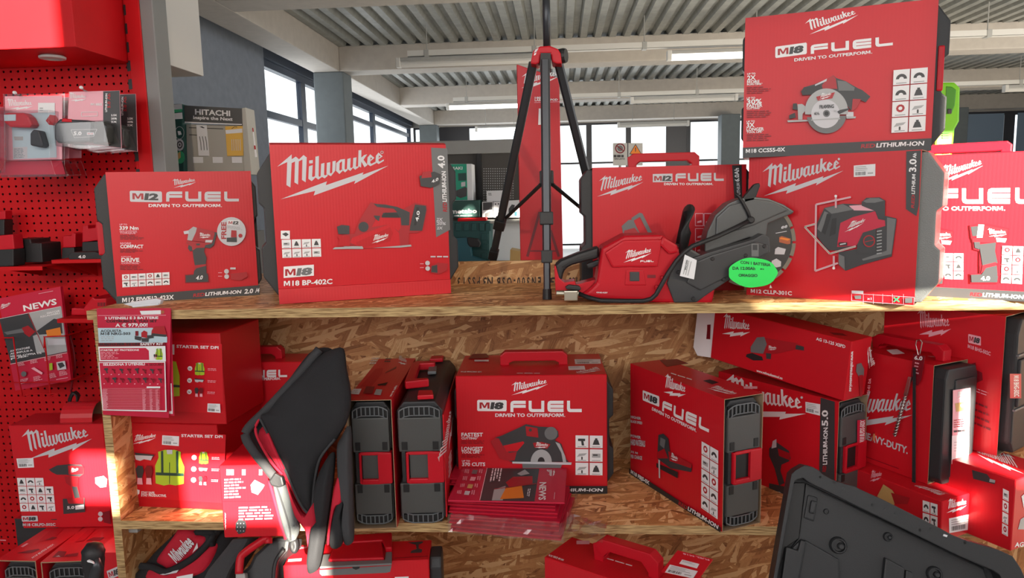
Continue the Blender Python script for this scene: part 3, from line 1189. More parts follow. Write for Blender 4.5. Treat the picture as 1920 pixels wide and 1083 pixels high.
def wrapped_case(T, e1, e2, c=.05, key='case', y0=.012, ends=''):
    """The hard case inside a wrap, showing past both ends with cut-off corners."""
    w, d, h = T.w, T.d, T.h
    a, b, lo, hi = -e1, w + e2, .005, h - .005
    k = c * .62
    pts = [(a + k, lo), (b - k, lo), (b, c), (b, h * .36), (b - .012, h * .39), (b - .012, h * .61), (b, h * .64), (b, h - c), (b - k, hi), (a + k, hi), (a, h - c), (a, h * .64), (a + .012, h * .61), (a + .012, h * .39), (a, h * .36), (a, c)]
    mb = MB()
    mb.prism([(x, y0, z) for x, z in pts], (0, d - 2 * y0, 0), key)
    case = mb.build('case', T.e, .004, 2)
    if ends:
        for s, x in ((-1, a), (1, b)):
            if ('l' if s < 0 else 'r') not in ends:
                continue
            o = MB().box((min(x - s * .014, x + s * .006), d * .22, h * .37), (max(x - s * .014, x + s * .006), d * .78, h * .63), 'red_pl')
            o.build('latch', case, .004)
            for zz in (.12, .82):
                MB().box((min(x - s * .02, x + s * .002), d * .3, h * zz), (max(x - s * .02, x + s * .002), d * .7, h * (zz + .06)), 'case_l').build('rib_pad', case, .003)
        MB().box((a + .004, d / 2 - .002, c), (b - .004, d / 2 + .002, h - c), 'case_d').build('seam', case)
    return case


def case_handle(T, x0, x1, zt, y, key='red_pl', r=.013, zb=None, parent=None, dep=.03, name='handle'):
    """A moulded carry handle: two legs and a grip, flat-sided."""
    zb = T.h - .004 if zb is None else zb
    hh = zt - zb
    mb = MB()
    o = [(x0, zb), (x0, zt - hh * .30), (x0 + hh * .35, zt), (x1 - hh * .35, zt), (x1, zt - hh * .30), (x1, zb)]
    i = [(x1 - r * 1.7, zb), (x1 - r * 1.7, zb + hh * .18), (x1 - r * 1.7 - hh * .3, zt - r * 1.8), (x0 + r * 1.7 + hh * .3, zt - r * 1.8), (x0 + r * 1.7, zb + hh * .18), (x0 + r * 1.7, zb)]
    n = 6
    for k in range(n - 1):
        q = [o[k], o[k + 1], i[n - 2 - k], i[n - 1 - k]]
        mb.prism([(p[0], y, p[1]) for p in q], (0, dep, 0), key)
    return mb.build(name, parent or T.e, .003, 2)


def case_end(parent, w, h, d, tint='case', well='plate'):
    """End of a tool case seen square on: ribbed grip bars top and bottom, latch frame in the middle. Built at x 0..w, z 0..h."""
    c = w * .16
    pts = [(0, h * .06), (c, 0.004), (w - c, .004), (w, h * .06), (w, h * .33), (w - .008, h * .35), (w - .008, h * .60), (w, h * .62), (w, h * .92), (w - c, h - .004), (c, h - .004), (0, h * .92), (0, h * .62), (.008, h * .60), (.008, h * .35), (0, h * .33)]
    mb = MB()
    mb.prism([(x, .012, z) for x, z in pts], (0, d - .024, 0), tint)
    body = mb.build('case', parent, .004, 2)
    for a, b in ((.60, .87), (.10, .345)):
        MB().box((.004, .001, h * a), (w - .004, .03, h * b), 'plate').build('end_plate', body, .003)
        for x in (.06, .74):
            zz = .615 if a > .5 else .275
            MB().box((w * x + .004, -.0005, h * zz), (w * (x + .13) + .004, .02, h * (zz + .065)), 'case_d').build('slot', body, .001)
    # ribbed bars
    for up in (1, 0):
        mb = MB()
        n = 8
        za = (.885, .955) if up else (.085, .02)

        def arch(t, zz):
            f = min(1.0, min(t, 1 - t) / .22)
            return zz * h - (1 if up else -1) * (1 - f) * h * .045
        for k in range(n):
            t0, t1 = .06 + .88 * k / n, .06 + .88 * (k + 1) / n
            p = [(w * t0, arch(t0, za[0])), (w * t1, arch(t1, za[0])), (w * t1, arch(t1, za[1])), (w * t0, arch(t0, za[1]))]
            for (u, v) in zip(p, p[1:] + p[:1]):
                mb.tube([(u[0], .004, u[1]), (v[0], .004, v[1])], .0017, 'case_l', 5)
        mb.build('ribbed_bar', body)
        z0, z1 = sorted((za[0] * h, (za[1] * h + (-.003 if up else .003))))
        MB().box((w * .08, .0065, z0 - .002), (w * .92, .02, z1), 'case_d').build('bar_recess', body)
    fr = MB()
    x0, x1, z0, z1 = w * .18, w * 1.0, h * .352, h * .598
    fr.box((x0, -.004, z0), (x0 + w * .06, .02, z1), 'red_pl').box((x0 + w * .06, -.004, z1 - h * .02), (w * .66, .02, z1), 'red_pl')
    fr.box((x0 + w * .06, -.004, z0), (w * .66, .02, z0 + h * .035), 'red_pl').box((w * .66, -.004, z0), (x1, .02, z1), 'red_pl')
    lf = fr.build('latch_frame', body, .003)
    MB().box((w * .26, .004, z0 + .004), (w * .67, .014, z1 - .004), well).build('latch_well', lf)
    MB().box((w * .08, .003, z0), (w * .17, .02, z1), 'case').build('hinge_bar', body, .002)
    return body


# ---- 1: impact wrench kit, first on the upper shelf
T = stand('tool_carton', 'red carton with an impact wrench and a round white FREE badge on it', 'carton', ZS, (165, 1045), (1035, 990), (120, 238), .125, A5, 'cartons on the upper shelf')
sleeve(T)
wrapped_case(T, .034, .012, .045, ends='l')
P = Print(T.face('f'), A5)
P.mark((510, 335), (650, 298), (607, 276), 'silver')
P.out('word_mark_lettering')
P.badge((242, 420), (440, 424), (240, 352), '12')
P.fuel((465, 419), (912, 418), (465, 357), 'silver')
tx(P, 'DRIVEN TO OUTPERFORM.', 357, 434, 808, 452)
P.out('title_lettering')
for t, a, b, c, d in (('UP TO', 178, 555, 225, 565), ('339 Nm', 178, 570, 295, 592), ('MAX FASTENING', 180, 597, 285, 604), ('TORQUE*', 180, 606, 288, 617), ('MORE', 183, 670, 250, 681), ('COMPACT', 183, 684, 325, 705), ('4-MODE', 188, 754, 250, 762), ('DRIVE', 190, 765, 300, 788), ('CONTROL*', 190, 791, 308, 802)):
    tx(P, t, a, b, c, d, 'pink' if d - b < 13 else 'white')
for y, n in ((622, 4), (710, 3), (808, 4)):
    P.fine((182, y), (328, y), (182, y + 8 * n), n, 'dred', seed=y)
P.icons((192, 865), (487, 850), (195, 948), 6, 2, 3)
P.out('claims_print')
P.C = Z7
for pl, k in (([(583 - 400, 775), (475, 755), (490, 870), (185, 880)], 'dred'), ([(195, 785), (465, 765), (478, 800), (470, 862), (197, 868)], 'dgrey'), ([(330, 690), (452, 655), (457, 768), (290, 778), (302, 715)], 'dgrey'),
              ([(308, 655), (450, 620), (452, 660), (330, 692), (302, 722)], 'mred'), ([(280, 470), (330, 430), (440, 415), (425, 480), (457, 560), (447, 640), (308, 655), (290, 560)], 'dgrey'),
              ([(230, 395), (275, 400), (282, 470), (245, 478), (220, 440)], 'dgrey'), ([(205, 345), (560, 380), (500, 430), (330, 435), (280, 470), (270, 420), (203, 380)], 'mred'),
              ([(540, 235), (590, 240), (550, 400), (500, 440), (430, 430), (440, 400), (520, 380)], 'dgrey'), ([(335, 178), (540, 222), (560, 250), (530, 372), (430, 360), (270, 342)], 'mred'),
              ([(225, 215), (290, 165), (335, 180), (322, 235), (272, 345), (213, 335), (225, 260)], 'lgrey'), ([(165, 225), (228, 213), (235, 255), (175, 262)], 'silver'), ([(445, 335), (535, 335), (520, 368), (440, 365)], 'silver'), ([(325, 380), (375, 378), (370, 402), (330, 402)], 'dgrey')):
    P.poly(pl, k)
P.mark((365, 308), (510, 288), (472, 252), 'white')
tx(P, '4.0', 320, 788, 405, 838, 'white', -8, .2)
P.out('wrench_picture_print')
P.circ(772, 228, 182, 'silver', 32)
P.text('FREE', (705, 322), (705, 108), (643, 322), 'mred')
P.rect(722, 85, 872, 145, 'white')
tx(P, 'M', 735, 98, 785, 135, 'mred')
tx(P, '12', 790, 98, 862, 135, 'dgrey', 0, .2)
P.fine((720, 150), (920, 178), (720, 185), 3, 'lgrey')
P.poly([(712, 305), (838, 300), (840, 362), (712, 358)], 'dgrey')
P.poly([(770, 210), (835, 215), (838, 300), (765, 300)], 'mred')
P.circ(885, 280, 25, 'mred')
P.out('free_badge_print')
P.poly([(762, 760), (965, 738), (975, 795), (890, 845), (765, 832)], 'mred')
P.circ(710, 730, 30, 'silver')
P.circ(712, 795, 30, 'silver')
P.rect(758, 680, 825, 705, 'silver')
P.fine((605, 725), (665, 725), (605, 812), 2, 'pink', .2)
P.out('charger_picture_print')
P.C = A5
P.poly([(158, 1000), (1040, 930), (1040, 992), (164, 1046)], 'dgrey')
tx(P, 'M12 FIWF12-423X', 198, 1009, 515, 1036, 'white', -20)
tx(P, 'RED', 632, 982, 702, 1003, 'mred', -6, .15)
tx(P, 'LITHIUM-ION', 706, 975, 925, 996, 'white', -16, .15)
tx(P, '2.0', 945, 955, 998, 982, 'white', -4, .15)
tx(P, '/4', 1012, 950, 1036, 976, 'white', -2, .15)
P.out('base_band_print')

# ---- 2: planer kit
T = stand('tool_carton', 'red carton with a picture of a planer, wrapped round a dark case with cut-off corners', 'carton', ZS, (140, 1021), (1162, 955), (85, 65), .135, B6, 'cartons on the upper shelf')
sleeve(T)
wrapped_case(T, .036, .030, .075)
MB().prism([(0, -.0005, 0), (0, -.007, .002), (0, -.0045, T.h * .098), (0, -.0005, T.h * .10)], (T.w, 0, 0), 'carton').build('folded_edge', T.e)
MB().prism([(.0, -.0015, T.h), (.0, .02, T.h + .006), (.0, .03, T.h)], (T.w, 0, 0), 'carton').build('top_flap', T.e)
P = Print(T.face('f'), B6)
P.mark((147, 393), (790, 192), (612, 100), 'silver')
P.circ(752, 113, 9, 'silver')
P.circ(752, 113, 6, 'mred')
P.out('word_mark_lettering')
P.poly([(1045, 85), (1142, 90), (1158, 575), (1075, 620)], 'grey')
P.text('4.0', (1128, 208), (1122, 132), (1088, 208), 'white')
P.text('LITHIUM-ION', (1138, 408), (1132, 226), (1113, 410), 'white', .1)
P.text('RED', (1140, 468), (1138, 412), (1116, 468), 'mred', .1)
for t, a, b, c, d in (('2X', 1076, 504, 1112, 522), ('20%', 1077, 530, 1132, 546), ('2X', 1078, 556, 1112, 572)):
    tx(P, t, a, b, c, d, 'silver', 0, .2)
P.fine((1077, 523), (1125, 523), (1077, 531), 1, 'silver')
P.out('capacity_band_print')
P.icons((150, 632), (388, 626), (155, 745), 4, 2, 5)
P.rect(148, 580, 202, 630, 'white')
P.poly([(155, 600), (178, 590), (196, 602), (178, 615)], 'dgrey')
P.out('icon_print')
P.poly([(165, 795), (345, 782), (345, 848), (165, 862)], 'white')
tx(P, 'M', 174, 810, 236, 850, 'mred', -4)
tx(P, '18', 240, 806, 332, 846, 'grey', -6, .2)
tx(P, 'M18 BP-402C', 166, 880, 455, 910, 'white', -14)
P.out('title_lettering')
P.C = Z3
for pl, k in (([(-60, 960), (180, 962), (150, 912), (-150, 912)], 'lgrey'), ([(-180, 720), (40, 700), (120, 480), (310, 170), (420, 200), (860, 290), (1060, 180), (1260, 220), (1270, 290), (1190, 640), (1100, 690), (960, 690), (950, 880), (780, 920), (180, 950), (130, 900), (-160, 890)], 'mred'),
              ([(0, 770), (600, 550), (690, 590), (790, 690), (810, 910), (180, 945), (-40, 850)], 'carton'), ([(60, 850), (640, 590), (690, 690), (640, 830), (220, 935), (100, 910)], 'carton_d'),
              ([(330, 590), (420, 420), (520, 440), (810, 440), (820, 600), (780, 660), (690, 590), (600, 548)], 'carton'),
              ([(360, 195), (560, 210), (760, 250), (900, 310), (970, 340), (960, 560), (830, 560), (820, 430), (500, 415), (520, 350), (760, 340), (700, 280), (420, 250)], 'dgrey'),
              ([(1060, 210), (1240, 230), (1250, 300), (1180, 650), (970, 650), (980, 560), (1030, 330)], 'dgrey'), ([(1085, 250), (1130, 260), (1080, 560), (1040, 560)], 'black'), ([(360, 395), (470, 400), (450, 490), (400, 460)], 'dgrey'), ([(500, 390), (560, 345), (760, 360), (800, 430), (500, 425)], 'black'),
              ([(340, 940), (780, 905), (990, 885), (1000, 915), (800, 935)], 'lgrey')):
    P.poly(pl, k)
P.circ(190, 585, 85, 'dgrey')
P.mark((325, 865), (610, 755), (560, 695), 'white')
P.text('4.0', (1110, 500), (1140, 320), (1060, 490), 'white')
P.C = B6
P.poly([(482, 610), (500, 640), (480, 672), (560, 672), (558, 610)], 'carton_d')
P.poly([(482, 556), (510, 545), (556, 550), (556, 600), (490, 600)], 'dgrey')
P.poly([(455, 690), (640, 686), (632, 672), (470, 678)], 'lgrey')
P.out('planer_picture_print')
P.poly([(972, 255), (1060, 228), (1100, 245), (1092, 300), (1040, 325), (980, 315)], 'dgrey')
P.poly([(990, 232), (1040, 225), (1045, 262), (985, 268)], 'mred')
P.text('4.0', (1045, 298), (1085, 280), (1045, 280), 'white')
P.out('battery_picture_print')
P.poly([(1038, 790), (1080, 770), (1140, 775), (1135, 815), (1090, 838), (1040, 830)], 'mred')
P.poly([(1045, 790), (1078, 782), (1080, 830), (1042, 826)], 'dgrey')
P.circ(1020, 772, 14, 'silver', 14)
P.circ(1021, 804, 14, 'silver', 14)
for x in (1038, 1076, 1112):
    P.rect(x, 730, x + 30, 738, 'silver')
P.fine((975, 765), (1002, 765), (975, 810), 2, 'pink', .2)
P.out('charger_picture_print')

# ---- 3: chainsaw kit behind the cut-off saw
T = stand('tool_carton', 'red carton with a carry handle and a chainsaw picture behind the cut-off saw', 'carton', ZS, (278, 940), (1236, 925), (278, 150), .135, C2, 'cartons on the upper shelf')
sleeve(T)
wrapped_case(T, .032, .018, .03)
hx = T.face('f', -.05)
a, b = hx.px(C2(503, 60)), hx.px(C2(955, 55))
case_handle(T, a[0], b[0], a[1], .052, zb=T.h, dep=.032)
P = Print(T.face('f'), C2)
P.mark((302, 333), (597, 240), (528, 190), 'silver')
P.out('word_mark_lettering')
P.poly([(656, 190), (781, 187), (781, 240), (656, 242)], 'silver')
tx(P, 'M', 665, 203, 713, 233, 'mred')
tx(P, '12', 716, 202, 774, 232, 'dgrey', 0, .2)
P.fuel((800, 237), (1106, 233), (800, 186), 'silver')
tx(P, 'DRIVEN TO OUTPERFORM.', 727, 246, 1038, 260)
P.out('title_lettering')
P.poly([(1158, 135), (1219, 133), (1226, 600), (1196, 600), (1172, 330)], 'black')
P.text('6.0Ah', (1204, 238), (1200, 152), (1176, 238), 'white')
P.text('LITHIUM', (1210, 320), (1206, 245), (1190, 320), 'silver')
P.out('capacity_band_print')
for pl, k in (([(378, 612), (440, 580), (470, 578), (458, 520), (500, 482), (530, 478), (570, 560), (590, 582), (560, 600), (380, 632)], 'grey'),
              ([(520, 468), (572, 434), (590, 440), (655, 570), (632, 576), (574, 462), (535, 484), (560, 560), (540, 560)], 'grey'), ([(475, 548), (540, 530), (580, 578), (470, 580)], 'mred')):
    P.poly(pl, k)
for i, (x, y) in enumerate(((925, 440), (980, 440), (925, 535), (980, 535), (925, 620), (980, 620))):
    P.line([(x, y), (x + 50, y), (x + 50, y + 78), (x, y + 78), (x, y)], 4, 'pink')
    P.poly([(x + 12, y + 50), (x + 38, y + 42), (x + 40, y + 56), (x + 12, y + 60)], 'pink')
P.out('chainsaw_picture_print')

# ---- 4: cross line laser kit
T = stand('tool_carton', 'red carton showing a green line laser, propped at the end of the cut-off saw blade', 'carton', ZS, (62, 930), (1065, 993), (70, 115), .125, D4, 'cartons on the upper shelf')
TD = T
sleeve(T)
wrapped_case(T, .006, .046, .055, 'sparkle')
P = Print(T.face('f'), D4)
P.mark((165, 342), (642, 190), (505, 118), 'silver')
P.circ(615, 121, 7, 'silver', 12)
P.out('word_mark_lettering')
P.sticker((704, 160), (833, 150), (832, 222), (704, 228), True, 4)
P.out('price_label')
P.poly([(1018, 75), (1105, 70), (1092, 400), (1078, 462), (1016, 420)], 'dgrey')
P.text('3.0', (1075, 198), (1078, 120), (1033, 198), 'white')
P.text('Ah', (1076, 116), (1078, 86), (1056, 116), 'white')
P.text('LITHIUM', (1068, 330), (1073, 212), (1048, 330), 'white', .1)
P.text('RED', (1064, 415), (1068, 335), (1046, 412), 'mred', .1)
P.out('capacity_band_print')
P.text('M12 CLLP-301C', (90, 918), (335, 933), (90, 896), 'white')
P.out('model_text')
P.poly([(692, 905), (762, 907), (762, 924), (692, 920)], 'white')
off = P.lift()
P.line([(692, 922), (1065, 945), (1063, 993), (692, 965), (692, 922)], 3, 'pink')
for x in (762, 822, 878, 936, 1002):
    P.line([(x, 925), (x, 985)], 2.5, 'pink')
P.poly([(708, 935), (750, 932), (750, 955), (715, 955)], 'grey')
P.text('x1', (785, 958), (812, 960), (785, 944), 'pink')
P.line([(944, 945), (978, 972)], 8, 'green')
P.line([(978, 942), (944, 972)], 8, 'green')
P.rect(1012, 948, 1055, 978, 'grey')
P.out('contents_print')
P.C = Z6
for pl, k in (([(1020, 345), (1155, 375), (1160, 400), (1100, 830), (740, 930), (550, 1000), (470, 930), (470, 780), (900, 700), (930, 420)], 'dgrey'),
              ([(1045, 365), (1150, 385), (1095, 800), (760, 880), (745, 860), (1040, 760)], 'grey'),
              ([(210, 440), (300, 250), (520, 200), (740, 210), (900, 290), (1020, 400), (1025, 470), (910, 510), (680, 700), (450, 760), (330, 750), (210, 590)], 'dgrey'),
              ([(590, 225), (740, 215), (900, 285), (650, 280)], 'pink'), ([(490, 430), (640, 360), (905, 290), (940, 385), (1020, 400), (1025, 465), (760, 545), (700, 670), (680, 700), (450, 715), (470, 550)], 'magenta'),
              ([(300, 255), (520, 205), (650, 270), (450, 310), (385, 320)], 'grey'), ([(215, 500), (300, 290), (345, 310), (260, 540)], 'grey'), ([(330, 320), (385, 330), (310, 570), (270, 540)], 'black'), ([(390, 380), (445, 370), (430, 560), (360, 590)], 'black'),
              ([(745, 180), (800, 130), (960, 125), (1025, 165), (1020, 385), (960, 380), (900, 285), (745, 225)], 'dgrey'), ([(760, 170), (840, 135), (950, 135), (1010, 165), (900, 190), (800, 190)], 'grey'),
              ([(760, 545), (915, 505), (915, 790), (690, 800), (690, 690)], 'dgrey'), ([(470, 800), (540, 830), (545, 990), (470, 920)], 'grey')):
    P.poly(pl, k)
for i in range(8):
    y = 520 + i * 38
    P.line([(925, y + 10), (985, y)], 12, 'lgrey')
P.circ(835, 645, 72, 'mred')
P.circ(835, 645, 58, 'dgrey')
P.line([(785, 655), (895, 630)], 8, 'mred')
P.rect(475, 660, 575, 698, 'black')
P.line([(490, 685), (560, 672)], 14, 'silver')
P.mark((540, 540), (775, 425), (765, 375), 'white')
for q in ([(620, 122), (205, 210), (195, 1000), (465, 905)], [(200, 440), (70, 475), (370, 795), (680, 705)], [(442, 120), (442, 250)], [(418, 820), (418, 960)]):
    P.line(q, 22, 'pink')
    P.line(q, 7, 'lgrey' if q[0][0] != 200 else 'green')
P.circ(442, 110, 16, 'white')
P.circ(418, 965, 16, 'white')
P.out('laser_picture_print')

# ---- 5: circular saw kit on top of the laser kit
zE = TD.O.z + TD.h if hasattr(TD, 'O') else ZS + TD.h
O = at_y(E3(45, 1050), 1.935)
O.z = zE
fe = ray(*E3(62, 120))
zt_e = CAM.z + fe.z * (1.935 - CAM.y) / fe.y
pR = at_z(E3(1352, -10), zt_e)
ex = V3((pR.x - O.x, pR.y - O.y, 0))
T = Thing('tool_carton', 'red carton with a circular saw picture standing on the laser carton', 'carton', O, ex, Z, 'cartons on the upper shelf')
T.w, T.d = ex.length, .135
T.h = T.face('f').px(E3(62, 120))[1]
TE = T
sleeve(T)
wrapped_case(T, .006, .030, .05)
MB().box((T.w + .006, .007, T.h * .40), (T.w + .020, .03, T.h * .70), 'red_pl').build('latch_bar', T.e, .004)
P = Print(T.face('f'), E3)
P.mark((490, 230), (816, 98), (705, 78), 'white')
P.out('word_mark_lettering')
P.badge((262, 388), (472, 360), (262, 312), '18', 'white')
P.fuel((498, 361), (1045, 302), (498, 300), 'white')
P.text('DRIVEN TO OUTPERFORM.', (388, 410), (908, 356), (388, 390), 'white')
P.out('title_lettering')
for t, a, b, c, d in (('UP TO', 75, 488, 130, 500), ('2X', 75, 505, 132, 535), ('MORE', 74, 538, 157, 557), ('RUN-TIME*', 74, 558, 178, 570), ('UP TO', 72, 650, 128, 662), ('30%', 72, 663, 172, 695), ('FASTER', 72, 696, 177, 716), ('CUTTING*', 72, 718, 165, 731), ('UP TO', 71, 806, 126, 817), ('3X', 71, 820, 125, 851), ('LONGER', 71, 853, 187, 873), ('TOOL LIFE*', 71, 875, 180, 888)):
    tx(P, t, a, b, c, d, 'white', -4)
for y in (578, 738, 893):
    P.fine((72, y), (235, y - 5), (72, y + 50), 4, 'dred', .4, y)
P.icons((1045, 467), (1280, 447), (1030, 890), 2, 4, 2, .06)
P.out('claims_print')
P.poly([(45, 985), (1300, 922), (1300, 1006), (45, 1052)], 'dgrey')
tx(P, 'M18 CCS55-0X', 66, 995, 328, 1020, 'white', -12)
tx(P, 'RED', 830, 962, 925, 988, 'mred', -5, .15)
tx(P, 'LITHIUM-ION', 932, 955, 1248, 983, 'white', -14, .15)
P.out('base_band_print')
P.C = Z5
for pl, k in (([(680, 150), (770, 100), (810, 140), (960, 190), (1150, 300), (1220, 330), (1345, 430), (1270, 520), (1180, 480), (1100, 600), (1060, 660), (990, 580), (860, 380), (600, 310), (440, 400), (290, 410), (265, 350), (310, 285), (470, 240)], 'dgrey'),
              ([(680, 150), (770, 105), (805, 150), (830, 310), (600, 305), (590, 250)], 'mred'), ([(270, 350), (310, 290), (400, 270), (560, 250), (600, 300), (440, 395), (290, 410)], 'black'),
              ([(480, 245), (670, 150), (660, 190), (485, 265)], 'silver'), ([(1070, 465), (1200, 470), (1130, 610), (1050, 665)], 'mred'), ([(830, 180), (960, 195), (1100, 290), (1090, 340), (850, 340)], 'grey'),
              ([(50, 800), (380, 790), (385, 815), (60, 830)], 'lgrey'), ([(970, 740), (1120, 740), (1110, 770), (970, 775)], 'lgrey'), ([(210, 550), (280, 545), (330, 580), (340, 640), (290, 700), (285, 790), (220, 790)], 'lgrey'),
              ([(140, 540), (200, 535), (215, 640), (135, 630)], 'black'), ([(80, 720), (170, 680), (180, 760), (80, 780)], 'black'), ([(990, 670), (1080, 670), (1080, 740), (960, 740)], 'silver')):
    P.poly(pl, k)
P.poly([(660 + 335 * math.cos(a), 660 - 355 * math.sin(a)) for a in [math.radians(-8 + 196 * i / 24) for i in range(25)]], 'lgrey')
P.poly([(660 + 310 * math.cos(a), 700 - 305 * math.sin(a)) for a in [math.radians(190 + 165 * i / 20) for i in range(21)]], 'grey')
P.circ(645, 700, 222, 'silver', 32)
P.poly([(420, 790), (870, 760), (870, 785), (420, 805)], 'lgrey')
P.circ(660, 695, 55, 'grey', 20)
P.circ(660, 695, 34, 'black', 16)
P.poly([(825, 665), (870, 640), (1020, 610), (1000, 640), (860, 705)], 'dgrey')
P.poly([(500, 435), (790, 365), (750, 460), (525, 495)], 'mred')
P.mark((540, 480), (730, 415), (705, 370), 'white')
tx(P, 'FRAMING', 552, 565, 775, 620, 'dgrey', -12)
tx(P, '6\u00bd', 470, 672, 550, 715, 'dgrey')
tx(P, '24', 770, 640, 815, 668, 'lgrey')
P.out('saw_picture_print')

# ---- 6: twin kit at the sunny end
O = at_z(D4(1140, 938), ZS)
T = Thing('tool_carton', 'sunlit red carton with driver pictures and a red carry handle on top', 'carton', O + V3((-.03, .02, 0)), at_z(D4(1720, 970), ZS) - O, Z, 'cartons on the upper shelf')
T.w, T.d = .46, .12
T.h = T.face('f').px(D4(1300, 92))[1]
carton(T)
f = T.face('f', -.03)
a, b = f.px(D4(1170, 40)), f.px(D4(1650, 10))
case_handle(T, a[0] - .05, b[0], b[1], .035, zb=T.h, dep=.03)
P = Print(T.face('f'), D4)
P.mark((1215, 262), (1475, 160), (1408, 128), 'white')
P.out('word_mark_lettering')
P.fuel((1205, 388), (1795, 388), (1205, 298), 'white')
tx(P, 'TO OUTPERFORM.', 1205, 404, 1608, 428, 'white')
P.out('title_lettering')
P.icons((1238, 680), (1362, 682), (1236, 838), 2, 3, 6)
P.icons((1588, 636), (1720, 640), (1580, 862), 2, 4, 8)
P.out('icon_print')
P.poly([(1135, 880), (1740, 912), (1740, 972), (1135, 937)], 'dgrey')
tx(P, 'RED', 1398, 915, 1468, 936, 'mred', 5, .15)
tx(P, 'LITHIUM-ION', 1472, 918, 1715, 940, 'white', 15, .15)
P.out('base_band_print')


def driver(P, ox, oy, k=1.0):
    def q(pts):
        return [(ox + x * k, oy + y * k) for x, y in pts]
    for pl in ([(2, -4), (50, -16), (100, -16), (238, 14), (230, 90), (165, 112), (164, 150), (178, 230), (60, 240), (62, 150), (25, 140), (22, 100), (10, 70)], [(62, 232), (172, 212), (178, 284), (182, 300), (176, 344), (6, 344), (4, 284), (62, 284)]):
        P.poly(q(pl), 'dred')
    for pl, c in (([(10, 5), (60, 0), (75, 60), (20, 60)], 'dgrey'), ([(60, -8), (230, 20), (222, 80), (170, 100), (20, 95), (18, 75), (60, 70)], 'mred'), ([(55, -10), (90, -8), (80, 70), (45, 70)], 'lgrey'), ([(160, 70), (225, 75), (215, 98), (165, 95)], 'silver'),
                  ([(60, 110), (160, 98), (155, 150), (170, 220), (80, 235), (70, 170)], 'dgrey'), ([(30, 95), (65, 95), (62, 140), (35, 130)], 'dgrey'), ([(80, 235), (160, 215), (165, 240), (100, 255), (70, 285)], 'mred'), ([(100, 250), (165, 235), (170, 290), (70, 295)], 'dgrey'), ([(12, 290), (165, 285), (172, 300), (168, 335), (15, 335)], 'dgrey')):
        P.poly(q(pl), c)
    P.mark(*[q([p])[0] for p in ((118, 62), (225, 48), (190, 22))], 'white')
    P.text('4.0', q([(70, 325)])[0], q([(125, 323)])[0], q([(70, 300)])[0], 'white')


driver(P, 1393, 520)
P.out('driver_picture_print')
driver(P, 1070, 535, .98)
P.out('driver_picture_print')
# ------------------------------------------------------------------ tall tripod carton, tripod, cut-off saw
H1 = Crop(880, 0, 3.61)
ty = 2.44
O = at_y(T8(388, 870), ty)
T = Thing('tripod_carton', 'tall narrow red carton standing behind the black tripod', 'carton', V3((O.x, ty, ZS)), (1, 0, 0))
fl = T.face('f')
T.w, T.d, T.h = fl.px(T8(614, 700))[0], .13, fl.px(H1(320, 435))[1]
h2 = fl.px(H1(605, 530))[1]
w, d, h = T.w, T.d, T.h
l0 = fl.px(H1(320, 435))[0]
r0 = fl.px(H1(608, 530))[0]
MB().hexa([(0, 0, 0), (w, 0, 0), (w, d, 0), (0, d, 0), (l0, 0, h), (r0, 0, h2), (r0, d, h2), (l0, d, h)], 'carton').build('carton_body', T.e, .002, 1)
P = Print(fl, H1)
P.mark((350, 597), (610, 515), (545, 478), 'white')
P.out('word_mark_lettering')
P.text('180 CM', (443, 668), (540, 667), (443, 655), 'white')
P.text('LASER TRIPOD', (443, 684), (598, 681), (443, 670), 'white')
P.line([(440, 694), (625, 688)], 3, 'pink')
P.poly([(470, 735), (520, 733), (522, 842), (466, 845)], 'label')
P.out('title_lettering')
P.C = T8
P.line([(490, 562), (424, 800)], 14, 'dred')
P.line([(548, 660), (592, 800)], 14, 'dred')
P.line([(440, 770), (580, 770)], 7, 'dred')
P.out('tripod_picture_print')

ft = at_z((1026, 561), ZS)
T = Thing('tripod', 'black tripod with a red head, one leg standing on the front of the upper shelf', 'tripod', ft, (1, 0, 0))
hy = 2.02
hc = at_y((1025, 118), hy)            # head


def tp(p, y):
    return T.loc(at_y(p, y))


hf = Face(T, T.loc((ft.x, hy - .045, ZS)), (1, 0, 0), (0, 0, 1))
P = Print(hf, H1)
mb = MB()
P.solid([(413, 430), (430, 345), (448, 330), (480, 312), (545, 308), (600, 330), (618, 360), (628, 432), (590, 430), (560, 418), (550, 362), (485, 362), (476, 425), (450, 436)], -.08, .0, 'red_pl', mb=mb)
head = mb.build('head', T.e, .004)
P.solid([(484, 364), (551, 364), (552, 470), (478, 470)], -.05, .012, 'rubber')
P.out('leg_socket')
kb = P.at((608, 366), -.03)
MB().lathe(kb, (1, -.35, .0), [(-.01, .018), (.012, .02), (.02, .018)], 'rubber', 14).build('knob', T.e)
P.poly([(448, 335), (470, 325), (455, 350), (436, 358)], 'silver')
P.poly([(440, 362), (455, 356), (448, 372), (436, 376)], 'white')
P.out('head_emblem')
tp0 = tp((1023, -60), hy)
MB().tube([tp((1026, 100), hy), tp0], .0105, 'gun', 16).build('centre_column', T.e, smooth=True)
MB().tube([tp0, tp0 + V3((0, 0, .05))], .02, 'rubber', 16).build('column_top', T.e)


